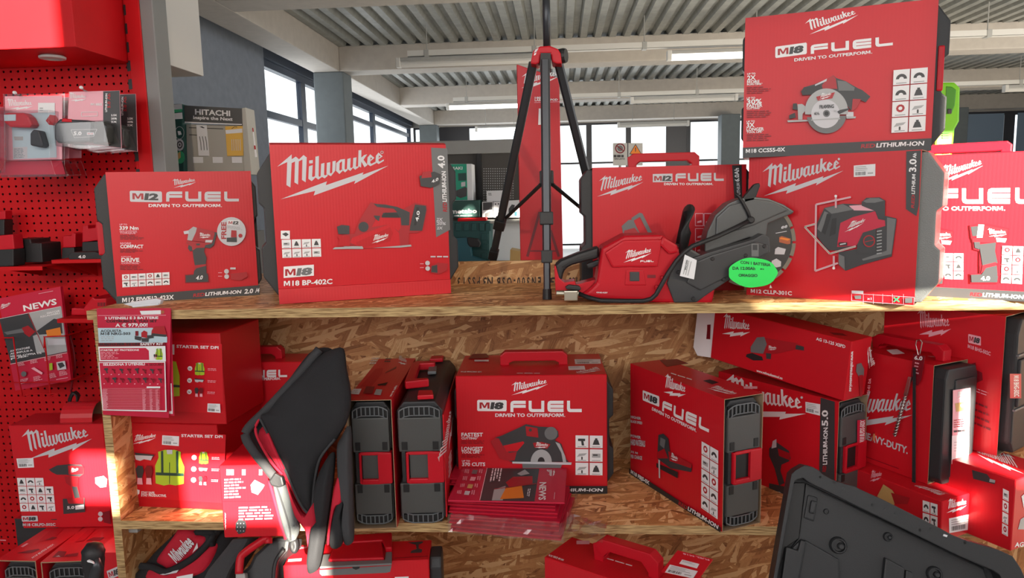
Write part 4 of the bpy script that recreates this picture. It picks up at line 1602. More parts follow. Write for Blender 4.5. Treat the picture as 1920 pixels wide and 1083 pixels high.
def leg(top, topy, bot, boty, clamps, ws, nm='leg'):
    """Three nested tubes with clamp collars; clamps as shares of the length."""
    a, b = tp(top, topy), tp(bot, boty)
    stops = [0] + clamps + [1]
    lg = None
    for i in range(3):
        p, q = a.lerp(b, stops[i]), a.lerp(b, stops[i + 1])
        m = MB()
        dirv = (q - p).normalized()
        sx = dirv.cross(V3((0, 1, 0))).normalized() * ws[i]
        sy = sx.normalized().cross(dirv) * ws[i] * .8
        ring = [p + sx * .6 + sy, p + sx + sy * .4, p + sx - sy * .4, p + sx * .6 - sy, p - sx * .6 - sy, p - sx - sy * .4, p - sx + sy * .4, p - sx * .6 + sy]
        m.prism(ring, q - p, 'gun' if i else 'gun')
        o = m.build(nm if i == 0 else 'leg_section', T.e if i == 0 else lg, .001)
        if i == 0:
            lg = o
        if i:
            c = a.lerp(b, stops[i])
            m = MB()
            k = 1.35
            ring = [c + sx * k * 1.15 + sy * k * 1.3, c + sx * k * 1.15 - sy * k * 1.3, c - sx * k * 1.15 - sy * k * 1.3, c - sx * k * 1.15 + sy * k * 1.3]
            m.prism([r - dirv * .014 for r in ring], dirv * .034, 'rubber')
            m.build('clamp', lg, .003)
    m = MB()
    m.tube([b - dirv * .028, b], [ws[2] * 1.25, ws[2] * 1.35], 'rubber', 12)
    m.build('foot', lg)
    return a, b


fy = ft.y
leg((1022, 112), hy - .05, (1026, 561), fy, [.655, .815], [.0125, .0115, .0095])
leg((1000, 118), hy + .01, (916, 522), 2.40, [.70, .86], [.0125, .0115, .0095])
leg((1047, 118), hy + .01, (1148, 522), 2.36, [.55, .86], [.0125, .0115, .0095])
sl = T8(527, 378)
MB().box(tp((sl[0] - 13, sl[1] + 13), 1.955), tp((sl[0] + 13, sl[1] - 13), 1.985), 'rubber').build('brace_hub', T.e, .004)
MB().tube([tp(T8(497, 415), 1.97), tp(T8(312, 592), 2.27)], .0055, 'rubber', 8).build('brace', T.e)
MB().tube([tp(T8(558, 415), 1.97), tp(T8(740, 566), 2.24)], .0055, 'rubber', 8).build('brace', T.e)

# ---- cut-off saw lying in front of the chainsaw carton
sy_ = at_z(C2(640, 1012), ZS).y
T = Thing('cut_off_saw', 'red and black cordless cut-off saw with a large diamond blade on the upper shelf', 'power tool', V3((at_y(C2(640, 1012), sy_).x, sy_, ZS)), (1, 0, 0))
SF = Face(T, (0, 0, 0), (1, 0, 0), (0, 0, 1))
P = Print(SF, C2)


def part(pts, a, b, key, name, bev=.004, label=None, seg=2):
    m = MB()
    P.solid(pts, a, b, key, mb=m)
    return m.build(name, T.e, bev, seg, label=label)


part([(255, 925), (300, 880), (335, 660), (480, 582), (722, 576), (812, 640), (862, 690), (850, 900), (1062, 905), (1042, 1018), (640, 1010), (590, 1000), (300, 985), (200, 962)], -.135, -.012, 'red_pl', 'motor_housing', .010, seg=3)
part([(352, 690), (470, 612), (718, 606), (690, 780), (578, 782), (515, 780), (400, 786)], -.02, -.004, 'red_pl', 'side_cover', .005)
part([(512, 812), (574, 812), (574, 872), (512, 872)], -.02, -.007, 'dgrey', 'battery_window', .002)
part([(490, 800), (600, 800), (620, 900), (480, 900)], -.02, -.0095, 'red_pl', 'window_frame', .003)
part([(720, 585), (815, 640), (818, 690), (760, 700), (700, 640)], -.02, -.002, 'red_pl', 'shoulder_cover', .006)
part([(35, 775), (70, 745), (180, 700), (322, 655), (322, 735), (250, 752), (150, 778), (100, 805), (88, 840), (82, 880), (32, 870)], -.095, -.045, 'rubber', 'rear_grip', .012, seg=3)
part([(30, 785), (40, 780), (62, 860), (95, 890), (165, 880), (170, 905), (300, 870), (300, 985), (110, 985), (40, 975)], -.10, -.040, 'red_pl', 'rear_handle_loop', .008)
part([(240, 775), (330, 745), (335, 775), (290, 800), (250, 805)], -.085, -.06, 'rubber', 'trigger', .004)
part([(100, 915), (125, 900), (190, 908), (205, 925), (195, 938), (110, 930)], -.05, -.025, 'rubber', 'valve_lever', .003)
ftm = MB()
ftm.tube([P.at((42, 955), -.03), P.at((190, 958), -.03)], .0085, 'brass', 12)
ftm.box(P.at((95, 1000), -.05), P.at((180, 935), -.012), 'brass')
ftm.build('water_fitting', T.e, .003)
# front handle: a bowed bar seen from its end
fh = MB()
fp = [P.at((850, 700), -.02), P.at((868, 560), .0), P.at((888, 440), -.01), P.at((906, 416), -.035), P.at((915, 430), -.08), P.at((905, 560), -.13), P.at((880, 690), -.14)]
fh.tube(fp, [.011, .0125, .013, .0135, .013, .012, .011], 'rubber', 12)
fh.build('front_handle', T.e, smooth=True)
part([(812, 645), (890, 655), (985, 712), (960, 745), (850, 735)], -.13, -.02, 'dgrey', 'handle_mount', .006)
# blade
bc, br = (1328, 640), 296
mb = MB()
a = P.at(bc, -.078)
rr = (P.at((bc[0] + br * .94, bc[1]), -.078) - a).length
mb.lathe(a, (0, -1, 0), [(-.0018, rr), (.0018, rr)], 'blade', 56)
bl = mb.build('blade', T.e)
for k in range(18):
    t0, t1 = math.radians(k * 20 + 1.6), math.radians(k * 20 + 18.4)
    pts = []
    for rad, seq in ((rr * .985, range(5)), (rr * 1.075, range(4, -1, -1))):
        for i in seq:
            t = t0 + (t1 - t0) * i / 4
            pts.append(a + V3((math.cos(t) * rad, .0025, math.sin(t) * rad)))
    MB().prism(pts, (0, -.005, 0), 'segment').build('segment', bl)
PB = Print(Face(T, (0, a.y - .0019, 0), (1, 0, 0), (0, 0, 1)), C2)
PB.poly([(1458, 590), (1475, 583), (1530, 600), (1528, 632), (1510, 635), (1458, 622)], 'bark')
PB.poly([(1470, 592), (1528, 602), (1512, 612), (1460, 600)], 'orange')
PB.poly([(1432, 665), (1450, 652), (1500, 665), (1490, 700), (1428, 698)], 'silver')
PB.poly([(1410, 740), (1440, 725), (1470, 745), (1468, 775), (1440, 782), (1408, 765)], 'silver')
PB.text('ee', (1468, 538), (1508, 528), (1468, 514), 'silver', .2)
PB.line([(1435, 565), (1505, 552)], 4, 'silver')
PB.poly([(1395, 912), (1402, 890), (1412, 912)], 'silver')
PB.out('blade_print')
gpts = [(1012, 700), (1012, 640), (1030, 560), (1080, 455), (1165, 378), (1240, 345), (1330, 334), (1430, 345), (1530, 385), (1598, 430), (1585, 445), (1500, 478), (1425, 510), (1415, 600), (1300, 600)]
part(gpts, -.115, -.05, 'guard', 'blade_guard', .008, seg=3)
part([(1085, 470), (1170, 392), (1330, 350), (1450, 365), (1560, 420), (1420, 480), (1330, 520), (1200, 560), (1080, 600)], -.06, -.044, 'guard', 'guard_rib', .004)
part([(1258, 345), (1338, 252), (1372, 243), (1376, 265), (1340, 358), (1300, 388), (1268, 372)], -.07, -.05, 'rubber', 'guard_lever', .004)
arm = part([(748, 885), (790, 760), (850, 705), (900, 730), (1010, 690), (1300, 605), (1360, 570), (1402, 590), (1408, 690), (1150, 860), (1000, 960), (940, 1005), (795, 1008)], -.085, -.006, 'dgrey', 'drive_arm', .003)
part([(935, 745), (1030, 705), (1310, 620), (1395, 640), (1390, 690), (1150, 835), (960, 930), (870, 880)], -.02, -.001, 'dgrey', 'belt_cover', .004)
for x, y in ((1036, 728), (1246, 706), (1108, 858), (916, 982), (1365, 648), (820, 812)):
    MB().lathe(P.at((x, y), -.003), (0, -1, 0), [(-.004, .005), (.003, .005), (.004, .0035)], 'black', 12).build('screw', arm)
P.base = -.0005
P.rect(1282, 632, 1328, 712, 'grey')
P.rect(1290, 638, 1320, 672, 'dgrey')
P.out('rating_plate')
hs = MB()
hp = [(190, 958), (250, 975), (330, 988), (450, 990), (590, 990), (640, 978), (672, 950), (700, 900), (745, 820), (800, 738), (850, 683), (900, 645), (980, 615), (1060, 585), (1200, 530), (1300, 487)]
off = [-.028, -.005, .012, .012, .012, .012, .013, .013, .013, .013, .014, .014, .010, .006, -.02, -.04]
hs.tube([P.at(p, o) for p, o in zip(hp, off)], .0058, 'rubber', 10)
hs.build('water_hose', T.e, smooth=True)
MB().lathe(P.at((1304, 484), -.05), (0, -1, 0), [(0, .009), (.016, .009), (.018, .006)], 'rubber', 14).build('hose_joint', T.e)
MB().tube([P.at(p, -.04) for p in ((1304, 484), (1285, 430), (1255, 375), (1230, 335), (1206, 312))], .0042, 'rubber', 8).build('spray_pipe', T.e, smooth=True)
for x, y in ((682, 910), (720, 850)):
    MB().box(P.at((x - 12, y + 14), -.012), P.at((x + 12, y - 14), .006), 'red_pl').build('hose_clip', T.e, .002)
PW = Print(SF, C2, -.0042)
PW.mark((470, 752), (650, 690), (612, 660), 'white')
PW.fuel((578, 750), (663, 748), (578, 738), 'white')
PW.out('side_logo')
PW = Print(SF, C2, -.0115)
PW.text('ONE-KEY', (300, 948), (372, 950), (300, 940), 'white')
PW.rect(625, 832, 678, 852, 'dred')
PW.out('small_print')

# fluorescent offer card and white price tag hung on the saw
T2 = Thing('offer_card', 'fluorescent green oval card with a handwritten offer on the blade', 'price card', T.mx @ P.at((1292, 908), .02), (1, 0, 0))
PC = Print(Face(T2, (0, 0, 0), (1, 0, 0), (0, 0, 1)), C2)
m = MB()
PC.solid([(1292 + (155 + 3 * math.cos(9 * t)) * math.cos(t), 815 + (94 + 2 * math.cos(7 * t)) * math.sin(t)) for t in [2 * math.pi * i / 48 for i in range(48)]], -.001, 0, 'star', mb=m)
m.build('card', T2.e)
PC.text('CON 1 BATTERIA', (1212, 757), (1403, 775), (1212, 739), 'pen')
PC.text('DA 12.00Ah', (1162, 796), (1306, 798), (1162, 777), 'pen')
PC.text('IN', (1338, 796), (1360, 797), (1338, 787), 'pen')
PC.text('OMAGGIO', (1200, 840), (1320, 842), (1200, 822), 'pen')
PC.out('handwriting')
T2 = Thing('price_tag', 'small white price tag tilted across the hose of the cut-off saw', 'price tag', T.mx @ P.at((828, 840), .026), (1, 0, 0))
PC = Print(Face(T2, (0, 0, 0), (1, 0, 0), (0, 0, 1)), C2)
m = MB()
PC.solid([(860, 700), (936, 736), (918, 858), (828, 836)], -.0008, 0, 'label', mb=m)
m.build('tag', T2.e)
for x in (0, 14, 28):
    PC.line([(872 + x, 735 + x * .3), (850 + x, 825 + x * .3)], 5, 'lgrey')
PC.text('90,00', (868, 800), (880, 735), (856, 798), 'grey')
PC.out('fine_print')

# ---- lime green tool standing behind the twin kit
T = Thing('lime_tool', 'lime green plastic battery tool body rising behind the circular saw carton', 'power tool', V3((at_y((1790, 290), 2.15).x, 2.15, ZS)), (1, 0, 0))
P = Print(Face(T, (0, 0, 0), (1, 0, 0), (0, 0, 1)), Crop(1720, 120, 5.415))
m = MB()
yl = (proj(T.mx.translation)[1] - 120) * 5.415
P.solid([(230, 185), (380, 183), (438, 240), (430, 580), (385, 660), (355, 920), (350, yl), (150, yl), (180, 700)], -.06, 0, 'limepl', mb=m)
m.build('tool_body', T.e, .006)
m = MB()
P.solid([(290, 225), (350, 230), (395, 260), (380, 420), (345, 510), (285, 510)], -.02, .002, 'limepl_d', mb=m)
m.build('battery_well', T.e, .003)
m = MB()
P.solid([(300, 455), (342, 455), (342, 505), (300, 505)], -.02, .005, 'dgrey', mb=m)
m.build('contact_block', T.e, .002)
for y in (700, 722, 745, 885, 905):
    m = MB()
    P.solid([(250, y), (322, y - 4), (322, y + 4), (250, y + 8)], -.02, .003, 'limepl_d', mb=m)
    m.build('vent_slot', T.e)

# ------------------------------------------------------------------ lower shelf
# ---- two starter set cartons
T = stand('starter_carton', 'red carton with a yellow vest, glasses and gloves on it, lower of two', 'carton', ZL, (790, 660), (1322, 683), (765, 165), .2, L4, 'starter set cartons')
TG = T
T.d = .28
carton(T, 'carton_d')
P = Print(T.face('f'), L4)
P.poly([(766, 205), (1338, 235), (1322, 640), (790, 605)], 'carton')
P.mark((783, 292), (925, 252), (898, 228), 'white')
P.out('word_mark_lettering')
P.sticker((962, 238), (1062, 244), (1060, 302), (960, 294), True, 7)
P.out('price_label')
P.text('STARTER SET DPI', (1075, 247), (1320, 254), (1075, 231), 'white')
P.text('STAY SAFE.', (838, 583), (920, 585), (838, 569), 'white')
P.text('STAY PRODUCTIVE.', (838, 598), (988, 602), (838, 584), 'white')
P.poly([(797, 560), (813, 556), (830, 562), (828, 582), (813, 594), (798, 580)], 'white')
P.poly([(803, 565), (813, 562), (812, 585), (803, 577)], 'carton')
P.out('title_lettering')


def vest(P, x, y, kx, ky):
    def q(l):
        return [(x + a * kx, y + b * ky) for a, b in l]
    P.poly(q([(.1, .06), (.35, 0), (.5, .03), (.65, 0), (.88, .06), (.88, .22), (1, .48), (.98, .95), (.7, 1), (.5, .97), (.3, 1), (.02, .94), (0, .45), (.12, .22)]), 'lime')
    P.poly(q([(.02, .63), (.99, .66), (.99, .74), (.02, .71)]), 'pen')
    for a in (.2, .72):
        P.poly(q([(a, .04), (a + .08, .03), (a + .09, .65), (a + .01, .65)]), 'pen')
    P.line(q([(.5, .35), (.5, .95)]), kx * .02, 'pen')
    P.poly(q([(.4, .0), (.6, .0), (.6, .12), (.42, .12)]), 'silver')


def gloves(P, x, y, kx, ky):
    for s, c in ((0, 'dgrey'), (.48, 'dred')):
        P.poly([(x + (a + s) * kx, y + b * ky) for a, b in ((.02, .2), (.14, .02), (.38, .05), (.45, .3), (.36, .66), (.12, .66))], c)
        P.poly([(x + (a + s) * kx, y + b * ky) for a, b in ((.12, .66), (.36, .66), (.40, 1), (.10, .98))], 'pink')


def glasses(P, x, y, kx, ky):
    P.poly([(x, y), (x + kx, y + .25 * ky), (x + kx, y + .45 * ky), (x + .1 * kx, y + .4 * ky)], 'dgrey')
    P.poly([(x + .02 * kx, y + .3 * ky), (x + .45 * kx, y + .35 * ky), (x + .95 * kx, y + .4 * ky), (x + .85 * kx, y + .95 * ky), (x + .5 * kx, y + .8 * ky), (x + .3 * kx, y + ky), (x + .08 * kx, y + .85 * ky)], 'silver')


vest(P, 922, 322, 172, 212)
P.out('vest_picture_print')
gloves(P, 806, 412, 112, 115)
glasses(P, 802, 338, 115, 48)
P.out('gloves_and_glasses_print')
for y, f in ((366, 0), (433, 1), (496, 2)):
    P.circ(1156, y, 15, 'white', 16)
    P.text('1x', (1149, y + 6), (1164, y + 6), (1149, y - 6), 'dgrey')
    (vest, glasses, gloves)[f](P, 1185, y - (34, 14, 24)[f], 55, (72, 26, 54)[f])
    P.fine((1262, y - 6), (1318, y - 4), (1262, y + 12), 2, 'pink', .4, f)
P.out('contents_print')

O = TG.O = TG.mx.translation.copy()
T = Thing('starter_carton', 'red starter set carton with a yellow vest on it, on top of its twin', 'carton', O + V3((-.012, .0, TG.h)), TG.mx.to_3x3() @ V3((1, .02, 0)), Z, 'starter set cartons')
f = T.face('f')
T.w, T.h = f.px(P3(1168, 700))[0], f.px(P3(1150, 290))[1]
T.d = T.face('t').px(P3(1420, 170))[1]
T.d = min(max(T.d, .22), .34)
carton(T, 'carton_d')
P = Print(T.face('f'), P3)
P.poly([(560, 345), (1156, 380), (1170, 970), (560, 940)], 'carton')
P.text('STARTER SET DPI', (772, 412), (1128, 424), (772, 388), 'white')
P.rect(690, 385, 755, 470, 'label')
P.out('title_lettering')
P.poly([(560, 500), (770, 530), (800, 650), (800, 820), (560, 840)], 'lime')
P.poly([(560, 712), (802, 728), (802, 748), (560, 738)], 'pen')
P.out('vest_picture_print')
for y, f_ in ((587, 0), (687, 1), (782, 2)):
    P.circ(888, y, 20, 'white', 18)
    P.text('1x', (878, y + 8), (898, y + 8), (878, y - 8), 'dgrey')
    (vest, glasses, gloves)[f_](P, 930, y - (50, 18, 38)[f_], 82, (108, 34, 80)[f_])
    P.fine((1042, y - 6), (1130, y - 2), (1042, y + 18), 2, 'pink', .4, f_)
P.out('contents_print')
P.sticker((1045, 878), (1150, 882), (1154, 958), (1042, 950), True, 9)
P.out('bar_code_label')

# ---- kit behind the starter sets, only its end shows
p = at_y(J5(70, 420), 2.12)
T = Thing('tool_carton', 'red carton with a red carry handle at the back behind the black bag', 'carton', V3((p.x - .1, 2.12, ZL)), (1, 0, 0), Z, 'cartons on the lower shelf')
f = T.face('f')
T.w, T.d, T.h = f.px(J5(300, 200))[0], .12, f.px(J5(85, 212))[1]
carton(T)
f2 = T.face('f', -.04)
a, b = f2.px(J5(78, 150)), f2.px(J5(188, 150))
case_handle(T, a[0] - .06, b[0], b[1], .04, zb=T.h)
P = Print(T.face('f'), J5)
P.fuel((40, 275), (212, 272), (40, 245), 'white')
P.text('TO OUTPERFORM.', (60, 286), (186, 283), (60, 276), 'white')
P.out('title_lettering')

# ---- sunlit glove carton at the shelf edge
T = stand('accessory_carton', 'small two-part red carton in a patch of sun, overhanging the front of the lower shelf', 'carton', ZL, (55, 1072), (662, 1056), (15, 375), .16, I7)
T.d = min(.2, max(.1, T.face('t').px(I7(225, 150))[1]))
carton(T)
P = Print(T.face('f'), I7)
P.poly([(32, 718), (560, 712), (560, 717), (32, 724)], 'dred')
P.out('seam')
P.poly([(310, 560), (350, 510), (445, 560), (430, 590), (380, 655), (320, 630)], 'silver')
P.poly([(340, 565), (360, 530), (425, 570), (400, 620), (345, 600)], 'grey')
P.out('tool_picture_print')
P.poly([(165, 930), (190, 895), (260, 905), (272, 960), (255, 1020), (195, 1035), (165, 990)], 'dgrey')
for i in range(9):
    P.circ(185 + (i % 3) * 30, 930 + (i // 3) * 35, 5, 'silver', 8)
P.out('bit_picture_print')
for x in (80, 118, 232, 395):
    P.rect(x, 405, x + 32, 460, 'white')
P.fine((60, 490), (270, 480), (60, 690), 7, 'pink', .5, 5)
P.fine((200, 760), (540, 750), (200, 900), 5, 'pink', .5, 6)
P.text('www', (78, 990), (75, 820), (66, 990), 'white')
P.out('fine_print')


# ---- two tool cases standing end on
def end_on(name, label, bl, br, tl, back, wrapped, crop=J5, group='tool cases end on', z=ZL, dmax=.5):
    T = stand(name, label, 'tool case', z, bl, br, tl, .4, crop, group)
    T.d = min(dmax, max(.2, T.face('t').px(crop(*back))[1]))
    t = .0018
    w, h, d = T.w, T.h, T.d
    if wrapped:
        mb = MB()
        e = {'f': 'carton_in', 'k': 'carton_in'}
        mb.box((0, 0, 0), (t, d, h), 'carton', dict(e, r='carton_in')).box((w - t, 0, 0), (w, d, h), 'carton', dict(e, l='carton_in'))
        mb.box((t, 0, h - t), (w - t, d, h), 'carton', dict(e, b='carton_in')).box((t, 0, 0), (w - t, d, t), 'carton', dict(e, t='carton_in'))
        mb.build('sleeve', T.e)
        c = case_end(T.e, w - .014, h - .008, d)
        c.matrix_local = Matrix.Translation((.007, .006, .002))
    else:
        c = case_end(T.e, w, h, d)
    return T, c


T, c = end_on('tool_case', 'dark tool case end on inside a red wrap with white carton edges', (475, 885), (655, 881), (447, 367), (540, 200), True)
P = Print(T.face('t'), J8)
P.poly([(110, 208), (205, 100), (250, 95), (245, 125), (180, 205)], 'red_pl')
P.poly([(265, 120), (330, 85), (328, 98), (260, 128)], 'dred')
P.poly([(215, 195), (280, 180), (265, 200), (220, 200)], 'case_d')
P.out('handle_cut_out')
P.mark((338, 62), (392, 70), (380, 34), 'white')
P.fine((165, 75), (215, 75), (185, 32), 3, 'white')
P.fine((255, 65), (300, 65), (268, 35), 2, 'dgrey')
P.poly([(48, 252), (75, 222), (122, 222), (105, 256)], 'label')
P.fine((60, 228), (110, 228), (50, 250), 3, 'lgrey')
P.poly([(130, 250), (150, 208), (200, 210), (185, 252)], 'dred')
P.poly([(195, 258), (210, 225), (245, 228), (235, 262)], 'lgrey')
P.text('M18 FBJS', (288, 270), (326, 205), (300, 268), 'white')
P.out('top_print')
T, c = end_on('tool_case', 'dark tool case end on without a wrap, beside the metal saw carton', (670, 873), (852, 869), (660, 372), (735, 195), False)
w, d, h = T.w, T.d, T.h
P = Print(T.face('t'), J8)
m = MB()
P.solid([(380, 215), (420, 108), (452, 92), (565, 92), (560, 104), (470, 108), (440, 200), (520, 196), (525, 206), (385, 222)], 0, .022, 'red_pl', mb=m)
m.build('handle', T.e, .004)
m = MB()
P.solid([(455, 285), (462, 252), (545, 250), (552, 280)], 0, .012, 'red_pl', mb=m)
m.build('latch', T.e, .003)
m = MB()
P.solid([(528, 62), (540, 42), (612, 40), (608, 58)], 0, .012, 'red_pl', mb=m)
m.build('latch', T.e, .003)
m = MB()
P.solid([(515, 135), (525, 98), (570, 98), (568, 132)], 0, .01, 'case_l', mb=m)
m.build('handle_stop', T.e, .003)
MB().box((w, .012, h * .05), (w + .003, d - .02, h * .88), 'carton').build('side_card', T.e)
P = Print(T.face('r', .003), J8)
P.mark((640, 590), (668, 330), (625, 420), 'white')
P.fine((640, 620), (660, 560), (640, 760), 5, 'white')
P.out('side_print')

# ---- metal saw kit
T = stand('tool_carton', 'red carton with a red carry handle and a metal-cutting circular saw picture, mid lower shelf', 'carton', ZL, (58, 792), (830, 788), (42, 180), .16, K6, 'cartons on the lower shelf')
T.d = min(.268, T.face('t').px(K6(95, 65))[1])
TK = T
carton(T)
wrapped_case(T, .008, .020, .05, y0=.02)
w, d, h = T.w, T.d, T.h
f2 = T.face('f', -d * .45)
a, b = f2.px(K6(270, 55)), f2.px(K6(622, 50))
case_handle(T, a[0], b[0], b[1], d * .45, zb=h, dep=.035, r=.016)
P = Print(T.face('t'), K6)
P.sticker((658, 93), (792, 92), (796, 116), (662, 118), True, 3)
P.out('bar_code_label')
P.sticker((625, 130), (710, 128), (715, 148), (628, 150), False, 3)
P.out('price_label')
P.mark((805, 150), (665, 168), (690, 152), 'white')
P.text('M18 FMCS66-0X', (65, 163), (175, 163), (68, 157), 'white')
P.fine((358, 165), (510, 166), (358, 170), 1, 'white')
P.rect(138, 98, 212, 107, 'label')
P.poly([(105, 92), (130, 68), (200, 66), (215, 85), (180, 92)], 'dred')
P.out('top_print')
P = Print(T.face('f'), K6)
P.mark((330, 279), (521, 220), (470, 197), 'white')
P.out('word_mark_lettering')
P.badge((152, 361), (305, 362), (152, 303), '18', 'white')
P.fuel((325, 366), (696, 366), (325, 307), 'white')
tx(P, 'DRIVEN TO OUTPERFORM.', 246, 373, 610, 390)
P.out('title_lettering')
for t, a, b, c, d_ in (('FASTEST', 70, 473, 182, 492), ('CUTTING*', 70, 496, 157, 507), ('LONGEST', 71, 546, 182, 566), ('TOOL LIFE*', 71, 568, 172, 580), ('UP TO', 73, 615, 115, 623), ('370 CUTS', 74, 627, 194, 645)):
    tx(P, t, a, b, c, d_)
for y in (512, 584, 648):
    P.fine((70, y), (190, y), (70, y + 20), 3, 'dred', .4, y)
P.icons((660, 482), (808, 484), (660, 694), 2, 3, 12)
P.out('claims_print')
P.rect(58, 748, 829, 789, 'black')
tx(P, 'RED', 470, 760, 560, 776, 'mred', 0, .15)
tx(P, 'LITHIUM-ION', 565, 760, 804, 776, 'white', 0, .15)
P.out('base_band_print')
P.C = Z8
for pl, k in (([(200, 450), (280, 385), (400, 345), (720, 200), (850, 135), (1080, 180), (1300, 190), (1440, 260), (1450, 360), (1380, 430), (1500, 500), (1590, 780), (1640, 830), (600, 830), (370, 770), (280, 600)], 'dgrey'),
              ([(200, 450), (280, 385), (350, 400), (460, 600), (540, 660), (680, 640), (640, 800), (520, 810), (370, 770)], 'mred'), ([(430, 530), (800, 450), (820, 480), (690, 630), (490, 640)], 'carton'),
              ([(840, 170), (1060, 205), (1080, 380), (860, 350)], 'mred'), ([(650, 820), (700, 640), (840, 470), (960, 400), (1200, 370), (1400, 450), (1530, 640), (1560, 820)], 'dgrey'), ([(1390, 460), (1470, 490), (1570, 720), (1590, 830), (1530, 830), (1500, 660)], 'lgrey'),
              ([(780, 860), (1520, 860), (1480, 960), (790, 960)], 'grey'), ([(600, 820), (1690, 835), (1680, 880), (600, 855)], 'silver')):
    P.poly(pl, k)
P.circ(1310, 300, 120, 'grey', 20)
P.circ(930, 240, 28, 'dgrey', 14)
P.poly([(1130 + 195 * math.cos(math.radians(a)), 830 - 235 * math.sin(math.radians(a))) for a in range(0, 181, 12)], 'lgrey')
P.poly([(1130 + 65 * math.cos(math.radians(a)), 820 - 85 * math.sin(math.radians(a))) for a in range(0, 181, 15)], 'black')
P.poly([(975, 475), (1130, 455), (1300, 500), (1240, 580), (1010, 560)], 'mred')
P.mark((1010, 560), (1260, 540), (1210, 480), 'white')
P.out('saw_picture_print')
# ---- brochures in front of the metal saw carton: a pile, the lower ones still in their film
B0 = at_z(K6(14, 985), ZL)
bx = (at_z(K6(590, 1035), ZL) - B0)
bx.z = 0
rnd = random.Random(3)
NB = 17
# height of the pile so that the front edge of the top brochure meets its place in the photo
dirv = bx.normalized()
nrm = V3((-dirv.y, dirv.x, 0))
q = at_y(K6(0, 832), B0.y)
HT = q.z - ZL
th = HT / NB
full_w = (at_z(K6(620, 845), ZL + HT) - at_z(K6(0, 832), ZL + HT)).length
dep = min(.24, max(.15, (at_z(K6(75, 655), ZL + HT) - at_z(K6(0, 832), ZL + HT)).length))
tl_dir = at_z(K6(620, 845), ZL + HT) - at_z(K6(0, 832), ZL + HT)
for i in range(NB):
    top = i == NB - 1
    wrap = i < 11
    if top:
        o = at_z(K6(0, 832), ZL + HT - th)
        ex = V3((tl_dir.x, tl_dir.y, 0))
    else:
        t = i / (NB - 1)
        o = B0.lerp(at_z(K6(0, 832), ZL), t) + dirv * (rnd.uniform(-.004, .004) if wrap else rnd.uniform(-.004, .022)) + nrm * rnd.uniform(-.004, .004)
        ex = dirv.lerp(tl_dir.normalized(), t) + nrm * rnd.uniform(-.02, .02)
    o = V3((o.x, o.y, ZL + i * th))
    nth = ('first', 'second', 'third', 'fourth', 'fifth', 'sixth', 'seventh', 'eighth', 'ninth', 'tenth', 'eleventh')
    lab = 'top brochure of the pile on the lower shelf, its cover showing NEWS sideways' if top else ('red brochure in the film-wrapped pile, %s from its bottom' % nth[i] if wrap else 'loose red brochure above the film wrap, %s under the top one' % nth[NB - 2 - i])
    T = Thing('brochure', lab, 'brochure', o, ex, Z, 'pile of brochures')
    T.w, T.d, T.h = full_w * (.985 if not wrap else .95), dep, th * .88
    MB().box((0, 0, 0), (T.w, T.d, T.h), 'magenta', dict.fromkeys('lk', 'white')).build('pages', T.e)
    if not top:
        MB().box((.0, -.0006, T.h * .2), (T.w, -.0001, T.h * .45), 'carton').build('page_edges', T.e)
P = Print(T.face('t'), K6)
P.poly([(168, 828), (205, 660), (475, 662), (450, 832)], 'dgrey')
P.poly([(240, 770), (300, 752), (285, 828), (228, 828)], 'lgrey')
P.poly([(300, 765), (385, 752), (395, 815), (270, 822)], 'orange')
P.poly([(300, 735), (340, 705), (440, 702), (440, 740), (320, 760)], 'mred')
P.poly([(360, 690), (400, 668), (425, 690), (380, 700)], 'lgrey')
P.line([(240, 770), (460, 742)], 3, 'mred')
P.out('cover_photo')
P.text('NEWS', (478, 735), (472, 828), (512, 735), 'white')
P.mark((553, 668), (545, 705), (522, 695), 'white')
P.line([(165, 830), (204, 660)], 2.5, 'white')
P.fine((415, 770), (405, 826), (432, 770), 2, 'white', .5, 3)
P.fine((228, 664), (213, 735), (285, 664), 4, 'white', .5, 4)
P.line([(556, 790), (552, 826)], 2, 'white')
P.out('cover_lettering')
for i, (x, y) in enumerate(((138, 682), (128, 720), (114, 760), (98, 796))):
    P.poly([(x - 15, y + 10), (x - 8, y - 10), (x + 18, y - 8), (x + 10, y + 12)], ('grey', 'pink', 'tan', 'silver')[i])
    P.fine((x - 50, y - 12), (x - 55, y + 12), (x - 25, y - 12), 3, 'pink', .5, i)
    P.fine((x + 24, y - 12), (x + 20, y + 12), (x + 45, y - 12), 2, 'pink', .5, i + 5)
P.out('offers_print')
# film round the lower brochures
T = Thing('film_wrap', 'crinkled clear film round the lower half of the brochure pile', 'film', B0 + V3((0, 0, .0)), dirv)
fm = MB()
W_, D_, H_ = full_w * .96, dep, th * 11
ring = []
for k in range(5):
    z = H_ * k / 4
    row = []
    n = 26
    for j in range(n + 1):
        x = -.004 + (W_ + .008) * j / n
        row.append((x, -.006 - .006 * rnd.random(), z + rnd.uniform(-.002, .002)))
    for j in range(1, 12):
        row.append((W_ + .006 + .006 * rnd.random(), D_ * j / 12, z + rnd.uniform(-.002, .002)))
    ring.append(row)
fm.sheet(ring, 'film')
tail = [[(W_ + .002 + .10 * a / 6 + rnd.uniform(-.004, .004), .02 + .10 * b / 5 - .03 * a / 6, .004 + .018 * rnd.random() + (.02 if b in (2, 3) else 0)) for b in range(6)] for a in range(7)]
fm.sheet(tail, 'film')
drop = [[(W_ * .97 + .08 * a / 5 + .01 * b, -.002 - .010 * a / 5, -.004 - .05 * b / 4 + rnd.uniform(-.004, .004)) for b in range(5)] for a in range(6)]
fm.build('film', T.e, smooth=False)

